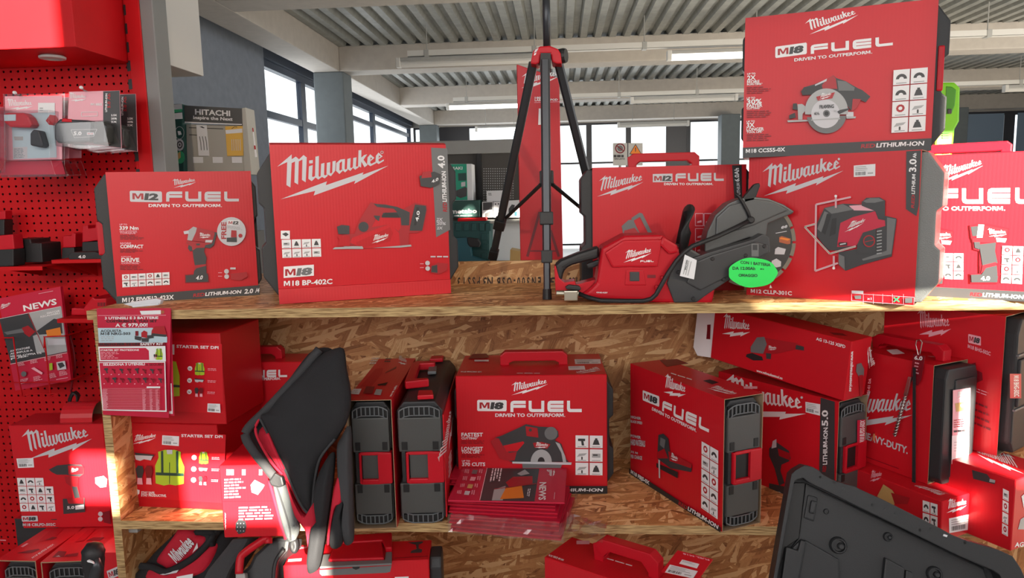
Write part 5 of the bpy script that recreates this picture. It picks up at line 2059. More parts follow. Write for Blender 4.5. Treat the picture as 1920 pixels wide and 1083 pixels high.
# ---- jigsaw kit standing askew
M_bl, M_br, M_e = (48, 660), (418, 898), (575, 862)
T = stand('tool_carton', 'red carton with a jigsaw picture standing askew, case end showing', 'carton', ZL, M_bl, M_br, (52, 205), .13, M7, 'cartons on the lower shelf')
TM = T
ex_M = TM.mx.to_3x3() @ V3((1, 0, 0))
T.d = min(.16, max(.11, (at_z(M7(*M_e), ZL) - at_z(M7(*M_br), ZL)).length))
T.h = T.face('f').px(M7(437, 366))[1]
END = lambda T, in_=.008: Matrix(((0, -1, 0, T.w - in_ + .012), (1, 0, 0, .006), (0, 0, 1, .003), (0, 0, 0, 1)))


def side_sleeve(T, key='carton'):
    t, w, d, h = .0018, T.w, T.d, T.h
    sleeve(T, key, t)
    c = case_end(T.e, d - .012, h - .008, w - .02, well='case_d')
    c.matrix_local = END(T)
    return c


side_sleeve(T)
P = Print(T.face('f'), M7)
P.mark((182, 333), (272, 342), (252, 292), 'white')
P.out('word_mark_lettering')
P.badge((98, 366), (165, 393), (98, 325), '18', 'white')
P.fuel((177, 408), (366, 496), (180, 366), 'white')
P.text('DRIVEN TO OUTPERFORM.', (136, 405), (316, 495), (137, 393), 'white')
P.out('title_lettering')
for t, a, b, c, d in (('HIGHER', 51, 427, 92, 445), ('BLADE SPEED', 51, 445, 98, 463), ('POWER', 51, 503, 92, 522), ('HARD MATERIALS', 51, 522, 110, 553), ('32 M', 52, 568, 80, 584), ('PER CHARGE', 52, 584, 98, 606)):
    P.text(t, (a, d - 8), (c, d), (a, b), 'silver')
P.icons((338, 528), (408, 568), (336, 800), 2, 5, 15, .07)
P.out('claims_print')
for pl, k in (([(165, 505), (185, 500), (205, 520), (212, 580), (300, 630), (298, 655), (215, 640), (160, 600)], 'dgrey'), ([(205, 570), (300, 622), (298, 640), (210, 610)], 'mred'), ([(160, 575), (190, 560), (205, 600), (160, 600)], 'mred'),
              ([(158, 618), (244, 655), (244, 680), (158, 635)], 'black'), ([(166, 605), (172, 607), (173, 680), (168, 678)], 'silver'), ([(175, 515), (195, 525), (190, 560), (172, 545)], 'grey')):
    P.poly(pl, k)
P.mark((215, 600), (245, 608), (240, 590), 'white')
P.out('jigsaw_picture_print')
P.poly([(48, 640), (418, 878), (418, 898), (48, 661)], 'black')
P.text('M18 FBJS-0X', (55, 659), (130, 706), (56, 645), 'white')
P.text('RED', (248, 785), (284, 806), (250, 771), 'mred', .1)
P.text('LITHIUM-ION', (286, 807), (408, 884), (288, 792), 'white', .1)
P.out('base_band_print')
P = Print(T.face('t'), M7)
P.poly([(165, 205), (235, 200), (282, 218), (195, 232)], 'dred')
P.poly([(340, 288), (368, 283), (405, 295), (378, 303)], 'case_d')
P.mark((355, 318), (470, 345), (462, 330), 'white')
P.fine((212, 255), (320, 288), (210, 262), 1, 'white')
P.rect(505, 312, 560, 322, 'pink')
P.out('top_print')

# ---- drill kit behind it, 5.0 on its dark band
yawN = math.atan2(ex_M.y, ex_M.x) * .86
brN = at_z(M7(873, 826), ZL)
exN = V3((math.cos(yawN), math.sin(yawN), 0))
wN = .41
T = Thing('tool_carton', 'red carton with a drill picture and a dark band, behind the open case lid', 'carton', brN - exN * wN, exN, Z, 'cartons on the lower shelf')
TN = T
T.w, T.d = wN, .125
T.h = T.face('f').px(M7(872, 368))[1]
side_sleeve(T)
P = Print(T.face('f'), M7)
P.mark((445, 405), (757, 420), (655, 320), 'white')
P.circ(740, 355, 5, 'silver', 12)
P.out('word_mark_lettering')
P.sticker((755, 372), (815, 382), (814, 428), (756, 414), True, 21)
P.out('price_label')
P.poly([(817, 355), (874, 372), (872, 826), (808, 800)], 'dgrey')
P.text('5.0', (846, 470), (846, 405), (822, 470), 'white')
P.text('LITHIUM-ION', (843, 625), (846, 475), (826, 628), 'white', .1)
P.text('RED', (838, 655), (841, 630), (824, 655), 'mred', .1)
P.out('capacity_band_print')
for pl, k in (([(610, 560), (640, 535), (690, 570), (697, 600), (690, 612), (660, 625), (655, 650), (672, 700), (650, 710), (632, 640), (610, 590)], 'dgrey'), ([(645, 560), (695, 580), (694, 608), (650, 590)], 'mred'), ([(610, 700), (680, 715), (680, 770), (610, 752)], 'dgrey'), ([(625, 530), (640, 522), (640, 555), (620, 560)], 'silver')):
    P.poly(pl, k)
P.text('5.0', (622, 742), (660, 752), (622, 727), 'white')
P.out('drill_picture_print')
P = Print(Face(T, (T.w + .006, 0, 0), (0, 1, 0), (0, 0, 1)), M7)
P.poly([(963, 447), (996, 443), (994, 538), (962, 540)], 'magenta')
P.text('M18 BLPD2-502X', (990, 536), (992, 447), (972, 536), 'white')
P.out('model_label')
P.poly([(1023, 497), (1040, 494), (1038, 533), (1022, 535)], 'mred')
P.poly([(1027, 502), (1036, 501), (1035, 528), (1026, 529)], 'tan')
P.out('small_label')

# ---- long grinder carton lying on top, white flap open
zN = ZL + TN.h
pr_ = at_z(M7(910, 371), zN + .002)
pl_ = at_y(M7(370, 195), 2.205)
T = Thing('grinder_carton', 'long red grinder carton with an open white flap, lying on the drill kit', 'carton', pl_, pr_ - pl_)
T.w = (pr_ - pl_).length
T.h = T.face('f').px(M7(930, 127))[1]
TO = T
e2 = at_z(M7(1020, 366), zN)
T.d = min(.16, max(.10, (e2 - at_z(M7(910, 371), zN)).length))
carton(T)
fl = MB()
fl.prism([(-.001, .004, .0), (-.001, .004, T.h), (-.052, -.006, T.h * 1.02), (-.060, -.006, T.h * .9), (-.062, -.008, T.h * .12), (-.045, -.006, -.004)], (0, .0025, 0), 'white')
fl.build('open_flap', T.e)
MB().prism([(-.001, T.d * .4, T.h), (-.05, T.d * .4, T.h * 1.15), (-.05, T.d * .9, T.h * 1.15), (-.001, T.d * .95, T.h)], (0, 0, .0025), 'carton_in').build('top_flap', T.e)
P = Print(T.face('f'), M7)
P.poly([(352, 62), (372, 60), (370, 120), (345, 118)], 'dred')
P.mark((418, 98), (532, 90), (505, 40), 'white')
P.out('word_mark_lettering')
P.text('AG 13-125 XSPD', (798, 123), (916, 156), (799, 111), 'white')
P.text('www.milwaukeetool.eu', (557, 250), (662, 282), (558, 240), 'white')
P.out('title_lettering')
for pl, k in (([(518, 180), (540, 175), (580, 190), (585, 205), (545, 205), (515, 190)], 'black'), ([(530, 155), (575, 110), (600, 115), (630, 120), (720, 135), (750, 150), (750, 166), (718, 160), (640, 178), (590, 180), (540, 175)], 'mred'), ([(535, 150), (560, 112), (590, 110), (600, 140), (585, 178), (535, 172)], 'grey'), ([(718, 142), (750, 150), (750, 165), (716, 160)], 'dgrey'), ([(597, 175), (618, 178), (616, 200), (598, 198)], 'dgrey')):
    P.poly(pl, k)
P.mark((605, 162), (640, 158), (632, 148), 'white')
P.out('grinder_picture_print')
P = Print(T.face('r'), M7)
P.mark((1012, 240), (1006, 150), (1022, 165), 'white')
P.text('www.milwaukeetool.eu', (938, 168), (930, 330), (950, 168), 'white')
P.text('AG 13-125', (1018, 278), (1010, 345), (1008, 278), 'pink')
P.out('end_lettering')
for pl, k in (([(960, 220), (978, 215), (990, 240), (988, 268), (968, 270), (957, 250)], 'grey'), ([(968, 265), (985, 262), (985, 300), (980, 350), (972, 350), (970, 310)], 'mred')):
    P.poly(pl, k)
P.out('grinder_picture_print')
P = Print(T.face('t'), M7)
P.poly([(850, 92), (905, 97), (925, 108), (870, 103)], 'dred')
P.out('top_cut_out')


# ---- boxes at the far end of the lower shelf: corner near the viewer given, two sides seen
def corner_box(name, label, z, corner, far_end, tl_y, w, crop, d=None, cat='carton', group='cartons on the lower shelf', yaw=None):
    c = at_z(crop(*corner), z)
    if yaw is None:
        ey = at_z(crop(*far_end), z) - c
        ey.z = 0
        yaw_v = V3((ey.y, -ey.x, 0)).normalized()
        dd = ey.length
    else:
        yaw_v = V3((math.cos(yaw), math.sin(yaw), 0))
        dd = d
    T = Thing(name, label, cat, c - yaw_v * w, yaw_v, Z, group)
    T.w, T.d = w, d or dd
    T.h = T.face('f').px(crop(corner[0] + tl_y[0], tl_y[1]))[1]
    return T


yP = math.atan2(ex_M.y, ex_M.x)
T = corner_box('tool_carton', 'long red planer carton under the heavy-duty kit, bar code label on its end', ZL, (428, 945), (606, 926), (2, 779), .36, R8, yaw=yP * .95, d=.14)
TR = T
pe = T.face('r').px(R8(608, 800))
T.d = min(.2, max(.1, pe[0]))
carton(T)
P = Print(T.face('r'), R8)
P.mark((452, 825), (532, 795), (515, 770), 'white')
P.out('word_mark_lettering')
P.sticker((462, 847), (578, 823), (576, 885), (463, 905), True, 31)
P.out('bar_code_label')
P = Print(T.face('f'), R8)
P.icons((358, 772), (420, 790), (358, 870), 2, 2, 31, .1)
P.mark((150, 700), (198, 682), (190, 660), 'pink')
P.out('claims_print')
P.poly([(180, 760), (205, 712), (240, 735), (265, 775), (240, 800)], 'tan')
P.poly([(235, 745), (310, 765), (300, 790), (250, 790)], 'mred')
P.out('planer_picture_print')
P = Print(T.face('t'), R8)
P.mark((465, 752), (330, 715), (345, 728), 'white')
P.out('top_word_mark')

zR = ZL + TR.h
T = corner_box('tool_carton', 'red heavy-duty carton with a long sunlit label on its dark case end', zR + .001, (378, 712), (545, 690), (-6, 236), .30, R8, yaw=yP * .95, d=.135)
TP = T
sleeve(T)
w, d, h = T.w, T.d, T.h
m = MB()
c_ = .014
m.prism([(w - .12, c_, .006), (w - .12, d - c_, .006), (w - .12, d - .004, h * .07), (w - .12, d - .004, h * .90), (w - .12, d - c_, h - .006), (w - .12, c_, h - .006), (w - .12, .004, h * .90), (w - .12, .004, h * .07)], (.150, 0, 0), 'case')
case = m.build('case', T.e, .005, 2)
MB().box((w + .025, d * .28, .02), (w + .034, d * .88, h - .035), 'case').build('end_panel', case, .004)
f2 = T.face('f', -d * .42)
a, b = f2.px(R8(165, 98)), f2.px(R8(358, 150))
case_handle(T, a[0], w - .012, b[1], d * .40, zb=h, dep=.032)
PP = Print(Face(T, (w + .0345, 0, 0), (0, 1, 0), (0, 0, 1)), R8)
PP.poly([(478, 340), (548, 330), (540, 590), (474, 600)], 'pink')
PP.poly([(474, 520), (542, 512), (538, 690), (480, 688), (478, 640), (472, 630)], 'label')
PP.mark((490, 378), (540, 352), (530, 340), 'white')
PP.poly([(485, 392), (540, 384), (530, 420), (490, 425)], 'tan')
PP.circ(513, 400, 8, 'white', 12)
PP.fine((480, 455), (535, 448), (480, 490), 4, 'mred', .4, 3)
PP.fine((480, 495), (535, 490), (480, 510), 1, 'dgrey')
PP.fine((480, 540), (535, 536), (480, 585), 4, 'lgrey', .2, 5)
PP.out('rating_label', 'long pale rating label')
P = Print(T.face('f'), R8)
P.mark((30, 470), (318, 438), (255, 352), 'silver')
P.text('HEAVY-DUTY.', (120, 528), (300, 592), (122, 502), 'silver')
P.line([(100, 590), (265, 650)], 2, 'dred')
P.out('word_mark_lettering')
P = Print(T.face('t'), R8)
P.poly([(215, 182), (258, 178), (288, 196), (240, 200)], 'label')
P.mark((460, 215), (378, 205), (392, 210), 'white')
P.out('top_print')
# drill bit card hanging from the handle, and the strap round the carton
hb = T.mx @ V3((w - .02, d * .40 - .004, b[1] - .02))
Tb = Thing('drill_bit_pack', 'steel drill bit on a red hanging card tied to the red handle', 'drill bit', TP.mx @ V3((w - .045, -.012, h * .50)), TP.mx.to_3x3() @ V3((1, 0, 0)))
PB = Print(Face(Tb, (0, 0, 0), (1, 0, 0), (0, 0, 1)), R8)
m = MB()
PB.solid([(322, 195), (368, 205), (352, 300), (338, 322), (322, 315), (312, 282)], -.001, 0, 'dred', mb=m)
m.build('card', Tb.e)
PB.fine((330, 225), (352, 230), (322, 275), 4, 'pink', .4, 2)
PB.text('6.0', (326, 218), (358, 222), (328, 203), 'white')
PB.out('card_print')
m = MB()
PB.solid([(308, 285), (322, 288), (304, 362), (290, 358)], .001, .008, 'steel', mb=m)
m.build('shank', Tb.e, .001)
a3, b3 = PB.at((296, 360), .005), PB.at((252, 520), .005)
m = MB()
n = 60
for s in (0, math.pi):
    path = []
    ax = (b3 - a3)
    u = ax.cross(V3((0, 1, 0))).normalized()
    v = ax.normalized().cross(u)
    for i in range(n + 1):
        t = i / n
        path.append(a3 + ax * t + (u * math.cos(s + t * 42) + v * math.sin(s + t * 42)) * .0034)
    m.tube(path, .0022, 'steel', 6)
m.tube([a3, b3], .0024, 'steel', 6)
m.build('twisted_flute', Tb.e, smooth=True)
m = MB()
pl = [PB.at(p, .001) for p in ((342, 200), (332, 160), (336, 142), (350, 140), (358, 150), (348, 198))]
m.tube(pl, .0012, 'steel', 6)
m.build('wire_loop', Tb.e)
Ts = Thing('packing_strap', 'narrow dark packing strap hanging down the front of the heavy-duty kit', 'strap', TP.mx @ V3((w - .06, -.0165, 0)), TP.mx.to_3x3() @ V3((1, 0, 0)))
PB = Print(Face(Ts, (0, 0, 0), (1, 0, 0), (0, 0, 1)), R8)
m = MB()
PB.solid([(320, 250), (331, 252), (330, 828), (316, 826)], -.001, .0005, 'fab', mb=m)
m.build('strap', Ts.e)

# ---- grinder carton in the corner
T = corner_box('grinder_carton', 'red grinder carton at the end of the lower shelf, white icons down its side', ZL, (707, 978), (800, 965), (4, 690), .26, R8, yaw=yP * .95, d=.16)
TS = T
carton(T)
P = Print(T.face('f'), R8)
P.icons((676, 725), (702, 738), (672, 908), 1, 4, 33, .1)
P.out('icon_print')
P.poly([(555, 655), (615, 672), (628, 690), (648, 698), (645, 712), (600, 700), (560, 690)], 'dgrey')
P.poly([(626, 690), (648, 696), (646, 706), (624, 702)], 'lgrey')
P.out('grinder_picture_print')
P = Print(T.face('r'), R8)
P.text('AG', (722, 960), (757, 958), (724, 942), 'white')
P.poly([(745, 850), (780, 830), (800, 860), (780, 890), (735, 890)], 'lgrey')
P.poly([(748, 760), (775, 735), (770, 800), (757, 805)], 'white')
P.out('end_print')
P = Print(T.face('t'), R8)
P.mark((760, 672), (572, 592), (600, 572), 'white')
P.out('top_word_mark')

zS = ZL + TS.h
T = corner_box('tool_carton', 'tall red hot air gun carton behind, dark case end with a small red label', zS + .001, (652, 600), (760, 585), (6, 45), .30, R8, yaw=yP * .8, d=.16)
TQ = T
sleeve(T)
w, d, h = T.w, T.d, T.h
m = MB()
m.prism([(w - .25, .03, .006), (w - .25, d - .01, .006), (w - .25, d - .004, h - .006), (w - .25, .03, h - .006), (w - .25, .012, h * .88), (w - .25, .012, h * .10)], (.275, 0, 0), 'case')
case = m.build('case', T.e, .008, 3)
for zz in (.33, .72):
    MB().box((w + .02, .014, h * zz), (w + .029, d - .01, h * zz + .006), 'case_l').build('seam_rib', case, .002)
MB().box((w + .02, .02, h * .36), (w + .032, d - .006, h * .70), 'case').build('end_panel', case, .004)
P = Print(Face(T, (w + .0325, 0, 0), (0, 1, 0), (0, 0, 1)), R8)
P.poly([(703, 275), (748, 275), (748, 372), (704, 372)], 'magenta')
P.text('M18 BHG-502C', (718, 282), (720, 366), (738, 282), 'white')
P.out('model_label')
P = Print(T.face('f'), R8)
P.mark((345, 120), (472, 97), (432, 40), 'pink')
P.out('word_mark_lettering')
P.badge((540, 152), (590, 164), (540, 117), '18', 'pink')
P.text('M18 BHG-502C', (538, 172), (628, 203), (539, 158), 'pink')
P.out('title_lettering')
P.poly([(553, 235), (570, 230), (572, 260), (595, 270), (598, 300), (575, 310), (560, 290)], 'dred')
P.fine((545, 318), (620, 345), (545, 340), 2, 'pink', .3, 4)
P.fine((560, 372), (630, 400), (560, 480), 4, 'dred', .3, 6)
P.out('heat_gun_picture_print')

# ------------------------------------------------------------------ open black tool case in front, its lid propped up
O = at_y(V7(96, 1000), 1.50)
tilt = V3((0, .30, .95)).normalized()
T = Thing('open_tool_case', 'large open black tool case in front of the shelf, its hollow lid leaning back', 'tool case', O, V3((.99, -.14, 0)), tilt)
P = Print(Face(T, (0, 0, 0), (1, 0, 0), (0, 0, 1)), V7)


def lid(pts, a, b, key, name, bev=.003, par=None, seg=2):
    m = MB()
    P.solid(pts, a, b, key, mb=m)
    return m.build(name, par or T.e, bev, seg)


outer = [(245, 112), (275, 82), (340, 45), (400, 58), (440, 80), (470, 110), (560, 160), (600, 168), (640, 182), (700, 195), (740, 218), (900, 290), (1320, 500), (1400, 545), (1500, 585), (1740, 655), (1840, 700), (1900, 790), (1990, 1000), (90, 1000)]
shell = lid(outer, -.062, -.045, 'case', 'lid_panel', .002)
rim = [(245, 112), (275, 82), (340, 45), (400, 58), (440, 80), (470, 110), (560, 160), (600, 168), (640, 182), (700, 195), (740, 218), (900, 290), (1320, 500), (1400, 545), (1500, 585), (1740, 655), (1840, 700), (1900, 790), (1990, 1000)]
inn = [(268, 165), (285, 150), (330, 138), (372, 170), (420, 195), (465, 215), (560, 262), (600, 282), (640, 302), (690, 328), (740, 352), (890, 425), (1300, 625), (1385, 668), (1480, 712), (1690, 800), (1745, 835), (1760, 870), (1800, 1000)]
m = MB()
for i in range(len(rim) - 1):
    P.solid([rim[i], rim[i + 1], inn[i + 1], inn[i]], -.05, 0, 'case', mb=m)
lo = [(245, 112), (180, 480), (92, 1000)]
li = [(268, 165), (205, 500), (120, 1000)]
for i in range(2):
    P.solid([lo[i], lo[i + 1], li[i + 1], li[i]], -.05, 0, 'case', mb=m)
m.build('lid_rim', T.e, .002)
lid([(290, 180), (365, 180), (318, 590), (215, 660), (130, 1000), (118, 1000), (205, 500), (268, 190)], -.045, -.030, 'case_d', 'lid_side_wall')
lid([(372, 185), (1690, 812), (1750, 1000), (160, 1000), (262, 660), (320, 590)], -.045, -.036, 'case', 'lid_inner_panel', .004)
lid([(365, 600), (610, 740), (620, 1000), (215, 1000), (262, 660), (328, 592)], -.036, -.024, 'case', 'moulded_step', .004)
lid([(215, 640), (265, 655), (300, 668), (320, 590), (362, 602), (290, 1000), (165, 1000)], -.030, -.012, 'case', 'hinge_block', .004)
lid([(385, 268), (460, 290), (432, 468), (355, 440)], -.040, -.031, 'case', 'clip_seat', .004)
lid([(405, 305), (452, 318), (428, 410), (388, 398)], -.036, -.022, 'case', 'clip', .004)
lid([(945, 725), (1085, 800), (1075, 1000), (915, 1000)], -.040, -.022, 'case', 'moulded_step', .004)
lid([(1100, 818), (1155, 838), (1160, 1000), (1090, 1000)], -.040, -.028, 'case', 'moulded_step', .004)
for (x, y, r, hgt, inn_) in ((608, 640, 66, .012, 30), (975, 578, 36, .008, 20), (1315, 850, 60, .010, 30), (522, 392, 22, .006, 0), (368, 708, 20, .008, 10)):
    c0 = P.at((x, y), -.036)
    rr = (P.at((x + r, y), -.036) - c0).length
    o = MB().lathe(c0, (0, -1, 0), [(0, rr), (hgt * .7, rr * .95), (hgt, rr * .82), (hgt, rr * .7), (hgt * .3, rr * .62)], 'case', 24).build('boss', T.e)
    if inn_:
        MB().lathe(c0 + V3((rr * .25, 0, -rr * .05)), (0, -1, 0), [(0, rr * .42), (hgt * .9, rr * .38), (hgt * 1.1, rr * .25)], 'case', 18).build('boss_pin', o)
for x, y in ((452, 130), (552, 172), (620, 214), (912, 352), (1245, 498), (1350, 545), (1170, 512), (1495, 602), (828, 330), (990, 398)):
    MB().lathe(P.at((x, y), -.001), (0, -1, 0), [(-.004, .0055), (.0008, .0055), (.001, .003)], 'case_d' if x in (452, 552, 1495, 1170) else 'case_l', 10).build('rim_stud', T.e)
lid([(1340, 540), (1368, 548), (1362, 562), (1335, 553)], 0, .002, 'label', 'sticker_scrap', 0)
# the case body, below the view
wB = P.uv((1900, 1000)).x
MB().box((0, -.40, -.10), (wB, .0, -.012), 'case').build('case_body', T.e, .01)
# ------------------------------------------------------------------ soft goods
def cushion(P, pts, centre, base, bulge, key, name, parent, back=.012, rings=6, wr=.0015, seed=1, sub=3, label=None):
    """A padded cloth panel: the outline swells towards its middle, with slight creases."""
    rnd = random.Random(seed)
    q = [P.uv(p).xy for p in pts]
    c = P.uv(centre).xy
    # finer, rounded outline
    fine = []
    n = len(q)
    for i in range(n):
        p0, p1, p2, p3 = q[i - 1], q[i], q[(i + 1) % n], q[(i + 2) % n]
        for k in range(sub):
            t = k / sub
            fine.append(0.5 * ((2 * p1) + (-p0 + p2) * t + (2 * p0 - 5 * p1 + 4 * p2 - p3) * t * t + (-p0 + 3 * p1 - 3 * p2 + p3) * t ** 3))
    m = len(fine)
    ph = [rnd.uniform(0, 6.28) for _ in range(3)]
    vs, fs = [], []
    for r in range(-1, rings + 1):
        s = 1.0 if r < 0 else 1 - r / rings
        for i, p in enumerate(fine):
            w = c + (p - c) * s
            if r < 0:
                hgt = base - back
            else:
                hgt = base + bulge * (1 - s ** 5) ** .7 + (wr * math.sin(w.x * 34 - w.y * 47 + ph[0]) + wr * math.sin(w.x * 55 + w.y * 38 + ph[1])) * (1 - s * .5)
            vs.append(P.F.pt((w.x, w.y), hgt))
    for r in range(rings + 1):
        for i in range(m):
            fs.append((r * m + i, r * m + (i + 1) % m, (r + 1) * m + (i + 1) % m, (r + 1) * m + i))
    mb = MB()
    mb.add(vs, fs, key)
    mb.add([vs[i] for i in range(m)], [tuple(reversed(range(m)))], key)
    return mb.build(name, parent, smooth=True, label=label)


def cord(P, pts, off, r, key, name, parent, n=8, sub=4):
    q = [P.at(p, off) for p in pts]
    fine = []
    for i in range(len(q) - 1):
        p0, p1, p2, p3 = q[max(i - 1, 0)], q[i], q[i + 1], q[min(i + 2, len(q) - 1)]
        for k in range(sub):
            t = k / sub
            fine.append(0.5 * ((2 * p1) + (p2 - p0) * t + (2 * p0 - 5 * p1 + 4 * p2 - p3) * t * t + (3 * p1 - p0 - 3 * p2 + p3) * t ** 3))
    fine.append(q[-1])
    return MB().tube(fine, r, key, n).build(name, parent, smooth=True)


T = Thing('fabric_tool_bag', 'limp black tool bag with red lining and open zips hanging over the lower shelf edge', 'bag', at_y(J5(300, 1066), 1.575), (1, 0, 0))
P = Print(Face(T, (0, 0, 0), (1, 0, 0), V3((0, .30, .954))), J5)
e = T.e
cushion(P, [(42, 500), (60, 455), (110, 390), (200, 280), (280, 175), (330, 150), (372, 155), (362, 200), (250, 300), (140, 420), (160, 520), (230, 690), (200, 690), (120, 620), (60, 560)], (130, 450), -.03, .012, 'fab', 'rear_panel', e, .02, seed=2)
cushion(P, [(78, 505), (112, 455), (150, 520), (205, 640), (235, 720), (300, 825), (345, 770), (340, 860), (315, 900), (260, 840), (205, 715), (150, 620)], (215, 690), -.022, .010, 'red_fab', 'lining', e, .01, seed=3)
cord(P, [(340, 160), (250, 270), (130, 400), (55, 475), (42, 515), (70, 565), (120, 630), (165, 685), (190, 700)], -.004, .0115, 'fab_g', 'zipped_edge', e)
cord(P, [(100, 440), (85, 480), (100, 530), (150, 615), (195, 665)], .002, .0035, 'red_fab', 'piping', e)
cord(P, [(135, 500), (165, 570), (200, 645)], .004, .0045, 'red_fab', 'piping', e)
cushion(P, [(405, 560), (425, 515), (456, 470), (462, 600), (466, 760), (470, 900), (464, 946), (440, 952), (428, 905), (440, 800), (418, 760), (412, 690)], (444, 760), -.012, .016, 'fab_g', 'side_pocket', e, .016, seed=5)
cushion(P, [(400, 720), (422, 662), (434, 720), (430, 780), (405, 800), (385, 900), (376, 950), (370, 930), (385, 820)], (405, 780), -.002, .008, 'red_fab', 'pocket_lining', e, .01, seed=6)
cushion(P, [(440, 770), (428, 830), (436, 905), (420, 960), (388, 962), (380, 930), (392, 850), (412, 780)], (410, 880), -.004, .012, 'fab', 'pocket_fold', e, .014, seed=7)
cushion(P, [(96, 425), (135, 410), (180, 345), (260, 270), (340, 190), (412, 155), (434, 163), (444, 240), (460, 330), (452, 430), (405, 520), (342, 600), (320, 700), (312, 795), (297, 822), (258, 775), (222, 680), (165, 560), (120, 470)], (285, 440), .0, .022, 'fab', 'front_panel', e, .02, rings=8, wr=.0022, seed=8)
cord(P, [(96, 425), (150, 530), (225, 690), (262, 775), (297, 820), (314, 790), (322, 700), (345, 600), (405, 522)], .002, .0032, 'fab_g', 'piping', e)
cushion(P, [(330, 700), (350, 640), (395, 575), (398, 640), (386, 760), (372, 860), (356, 960), (338, 1040), (312, 1064), (296, 1050), (300, 980), (312, 890), (345, 855), (335, 780)], (346, 850), .004, .026, 'fab', 'hanging_flap', e, .018, rings=7, wr=.003, seed=9)
cushion(P, [(205, 695), (235, 760), (285, 830), (330, 765), (345, 800), (338, 865), (318, 905), (304, 985), (298, 920), (262, 860), (220, 800)], (285, 850), -.002, .014, 'red_fab', 'lining', e, .012, wr=.003, seed=10)
cushion(P, [(158, 692), (195, 690), (228, 745), (258, 850), (262, 890), (240, 936), (216, 930), (196, 870), (172, 780)], (212, 800), .006, .010, 'zip', 'zip_flap', e, .01, seed=11)
cord(P, [(178, 700), (205, 780), (232, 870), (238, 925)], .019, .002, 'fab_g', 'zip_teeth', e)
cord(P, [(140, 690), (160, 760), (185, 850), (210, 925)], .002, .005, 'red_fab', 'piping', e)
m = MB()
P.solid([(150, 690), (175, 655), (205, 672), (212, 705), (190, 716), (160, 708)], .004, .022, 'rubber', mb=m)
m.build('buckle', e, .004)
cushion(P, [(222, 930), (250, 925), (256, 960), (245, 985), (228, 975)], (240, 955), .0, .01, 'rubber', 'strap_end', e, .01, seed=12)

# ------------------------------------------------------------------ bottom row
U5, S6, B4 = Crop(510, 970, 5.818), Crop(1000, 980, 4.174), Crop(230, 970, 6.194)
zB = .084
zt = .55
a, b = at_z(U5(120, 525), zt), at_z(U5(1710, 458), zt)
T = Thing('tool_carton', 'red carton under the lower shelf with a grey case grip let into its top', 'carton', V3((a.x, a.y, zB)), V3((b.x - a.x, b.y - a.y, 0)), Z, 'cartons in the bottom row')
T.w, T.h = (b - a).xy.length, zt - zB
T.d = min(.22, max(.1, T.face('t').px(U5(1722, 240))[1]))
carton(T)
w, d, h = T.w, T.d, T.h
MB().prism([(w, d * .12, .01), (w, d * .9, .01), (w, d * .9, h - .03), (w, d * .78, h - .006), (w, d * .24, h - .006), (w, d * .12, h - .03)], (.032, 0, 0), 'case').build('case_end', T.e, .006)
P = Print(T.face('t'), U5)
m = MB()
P.solid([(900, 240), (1310, 215), (1310, 380), (1240, 385), (1205, 300), (700, 330), (690, 300)], 0, .016, 'red_pl', mb=m)
m.build('handle', T.e, .004)
m = MB()
P.solid([(520, 560), (560, 420), (640, 415), (640, 500), (1230, 480), (1240, 395), (1310, 390), (1308, 520)], 0, .006, 'grey', mb=m)
m.build('grip_plate', T.e, .003)
m = MB()
P.solid([(615, 500), (690, 330), (1200, 300), (1225, 480)], .002, .012, 'red_pl', mb=m)
m.build('grip_flap', T.e, .004)
P.mark((250, 350), (400, 325), (380, 312), 'pink')
P.sticker((180, 455), (325, 445), (320, 475), (170, 485), True, 41)
P.poly([(1480, 275), (1640, 262), (1650, 275), (1600, 300), (1600, 340), (1640, 350), (1630, 385), (1510, 390), (1520, 365), (1580, 345), (1570, 300)], 'dgrey')
P.line([(1340, 445), (1700, 425)], 5, 'dred')
P.out('top_print')
P = Print(T.face('f'), U5)
P.poly([(520, 570), (1305, 520), (1290, 590), (1250, 600), (545, 632), (522, 610)], 'grey')
P.poly([(870, 528), (965, 522), (950, 555), (915, 566), (885, 555)], 'black')
P.out('grip_plate_front')
P.poly([(1340, 645), (1490, 638), (1495, 700), (1340, 700)], 'label')
P.out('price_label')

a, b = at_z(S6(85, 265), zt), at_z(S6(560, 425), zt)
ex = V3((b.x - a.x, b.y - a.y, 0)).normalized()
T = Thing('tool_carton', 'red carton with a carry handle set askew in the bottom row, two white labels', 'carton', V3((a.x, a.y, zB)), ex, Z, 'cartons in the bottom row')
T.w, T.h = .44, zt - zB
T.d = min(.2, max(.12, T.face('t').px(S6(262, 95))[1]))
carton(T)
w, d, h = T.w, T.d, T.h
f2 = T.face('f', -d * .5)
pa, pb = f2.px(S6(485, 190)), f2.px(S6(985, 310))
case_handle(T, pa[0], pb[0], h + .062, d * .45, zb=h, dep=.034, r=.016)
P = Print(T.face('t'), S6)
P.text('M18 DIS-XX', (240, 285), (122, 245), (232, 298), 'white')
P.fine((578, 275), (828, 350), (575, 282), 1, 'white', .9)
P.rect(338, 140, 440, 168, 'pink')
P.out('top_print')
PF = Print(Face(T, (0, 0, h + .004), (1, 0, 0), V3((0, .95, .25))), S6)
m = MB()
PF.solid([(1000, 380), (1130, 215), (1405, 285), (1300, 430), (1280, 440)], -.002, .001, 'carton', mb=m)
m.build('top_flap', T.e)
PF.base = .001
PF.text('FUEL M18', (1375, 288), (1170, 237), (1380, 300), 'pink')
PF.sticker((1165, 290), (1300, 325), (1280, 360), (1142, 322), False, 43)
PF.sticker((1070, 330), (1288, 382), (1250, 440), (1030, 392), True, 42)
PF.out('flap_print')
MB().box((w, .02, .01), (w + .07, d - .02, h - .05), 'case').build('case_end', T.e, .02, 3)

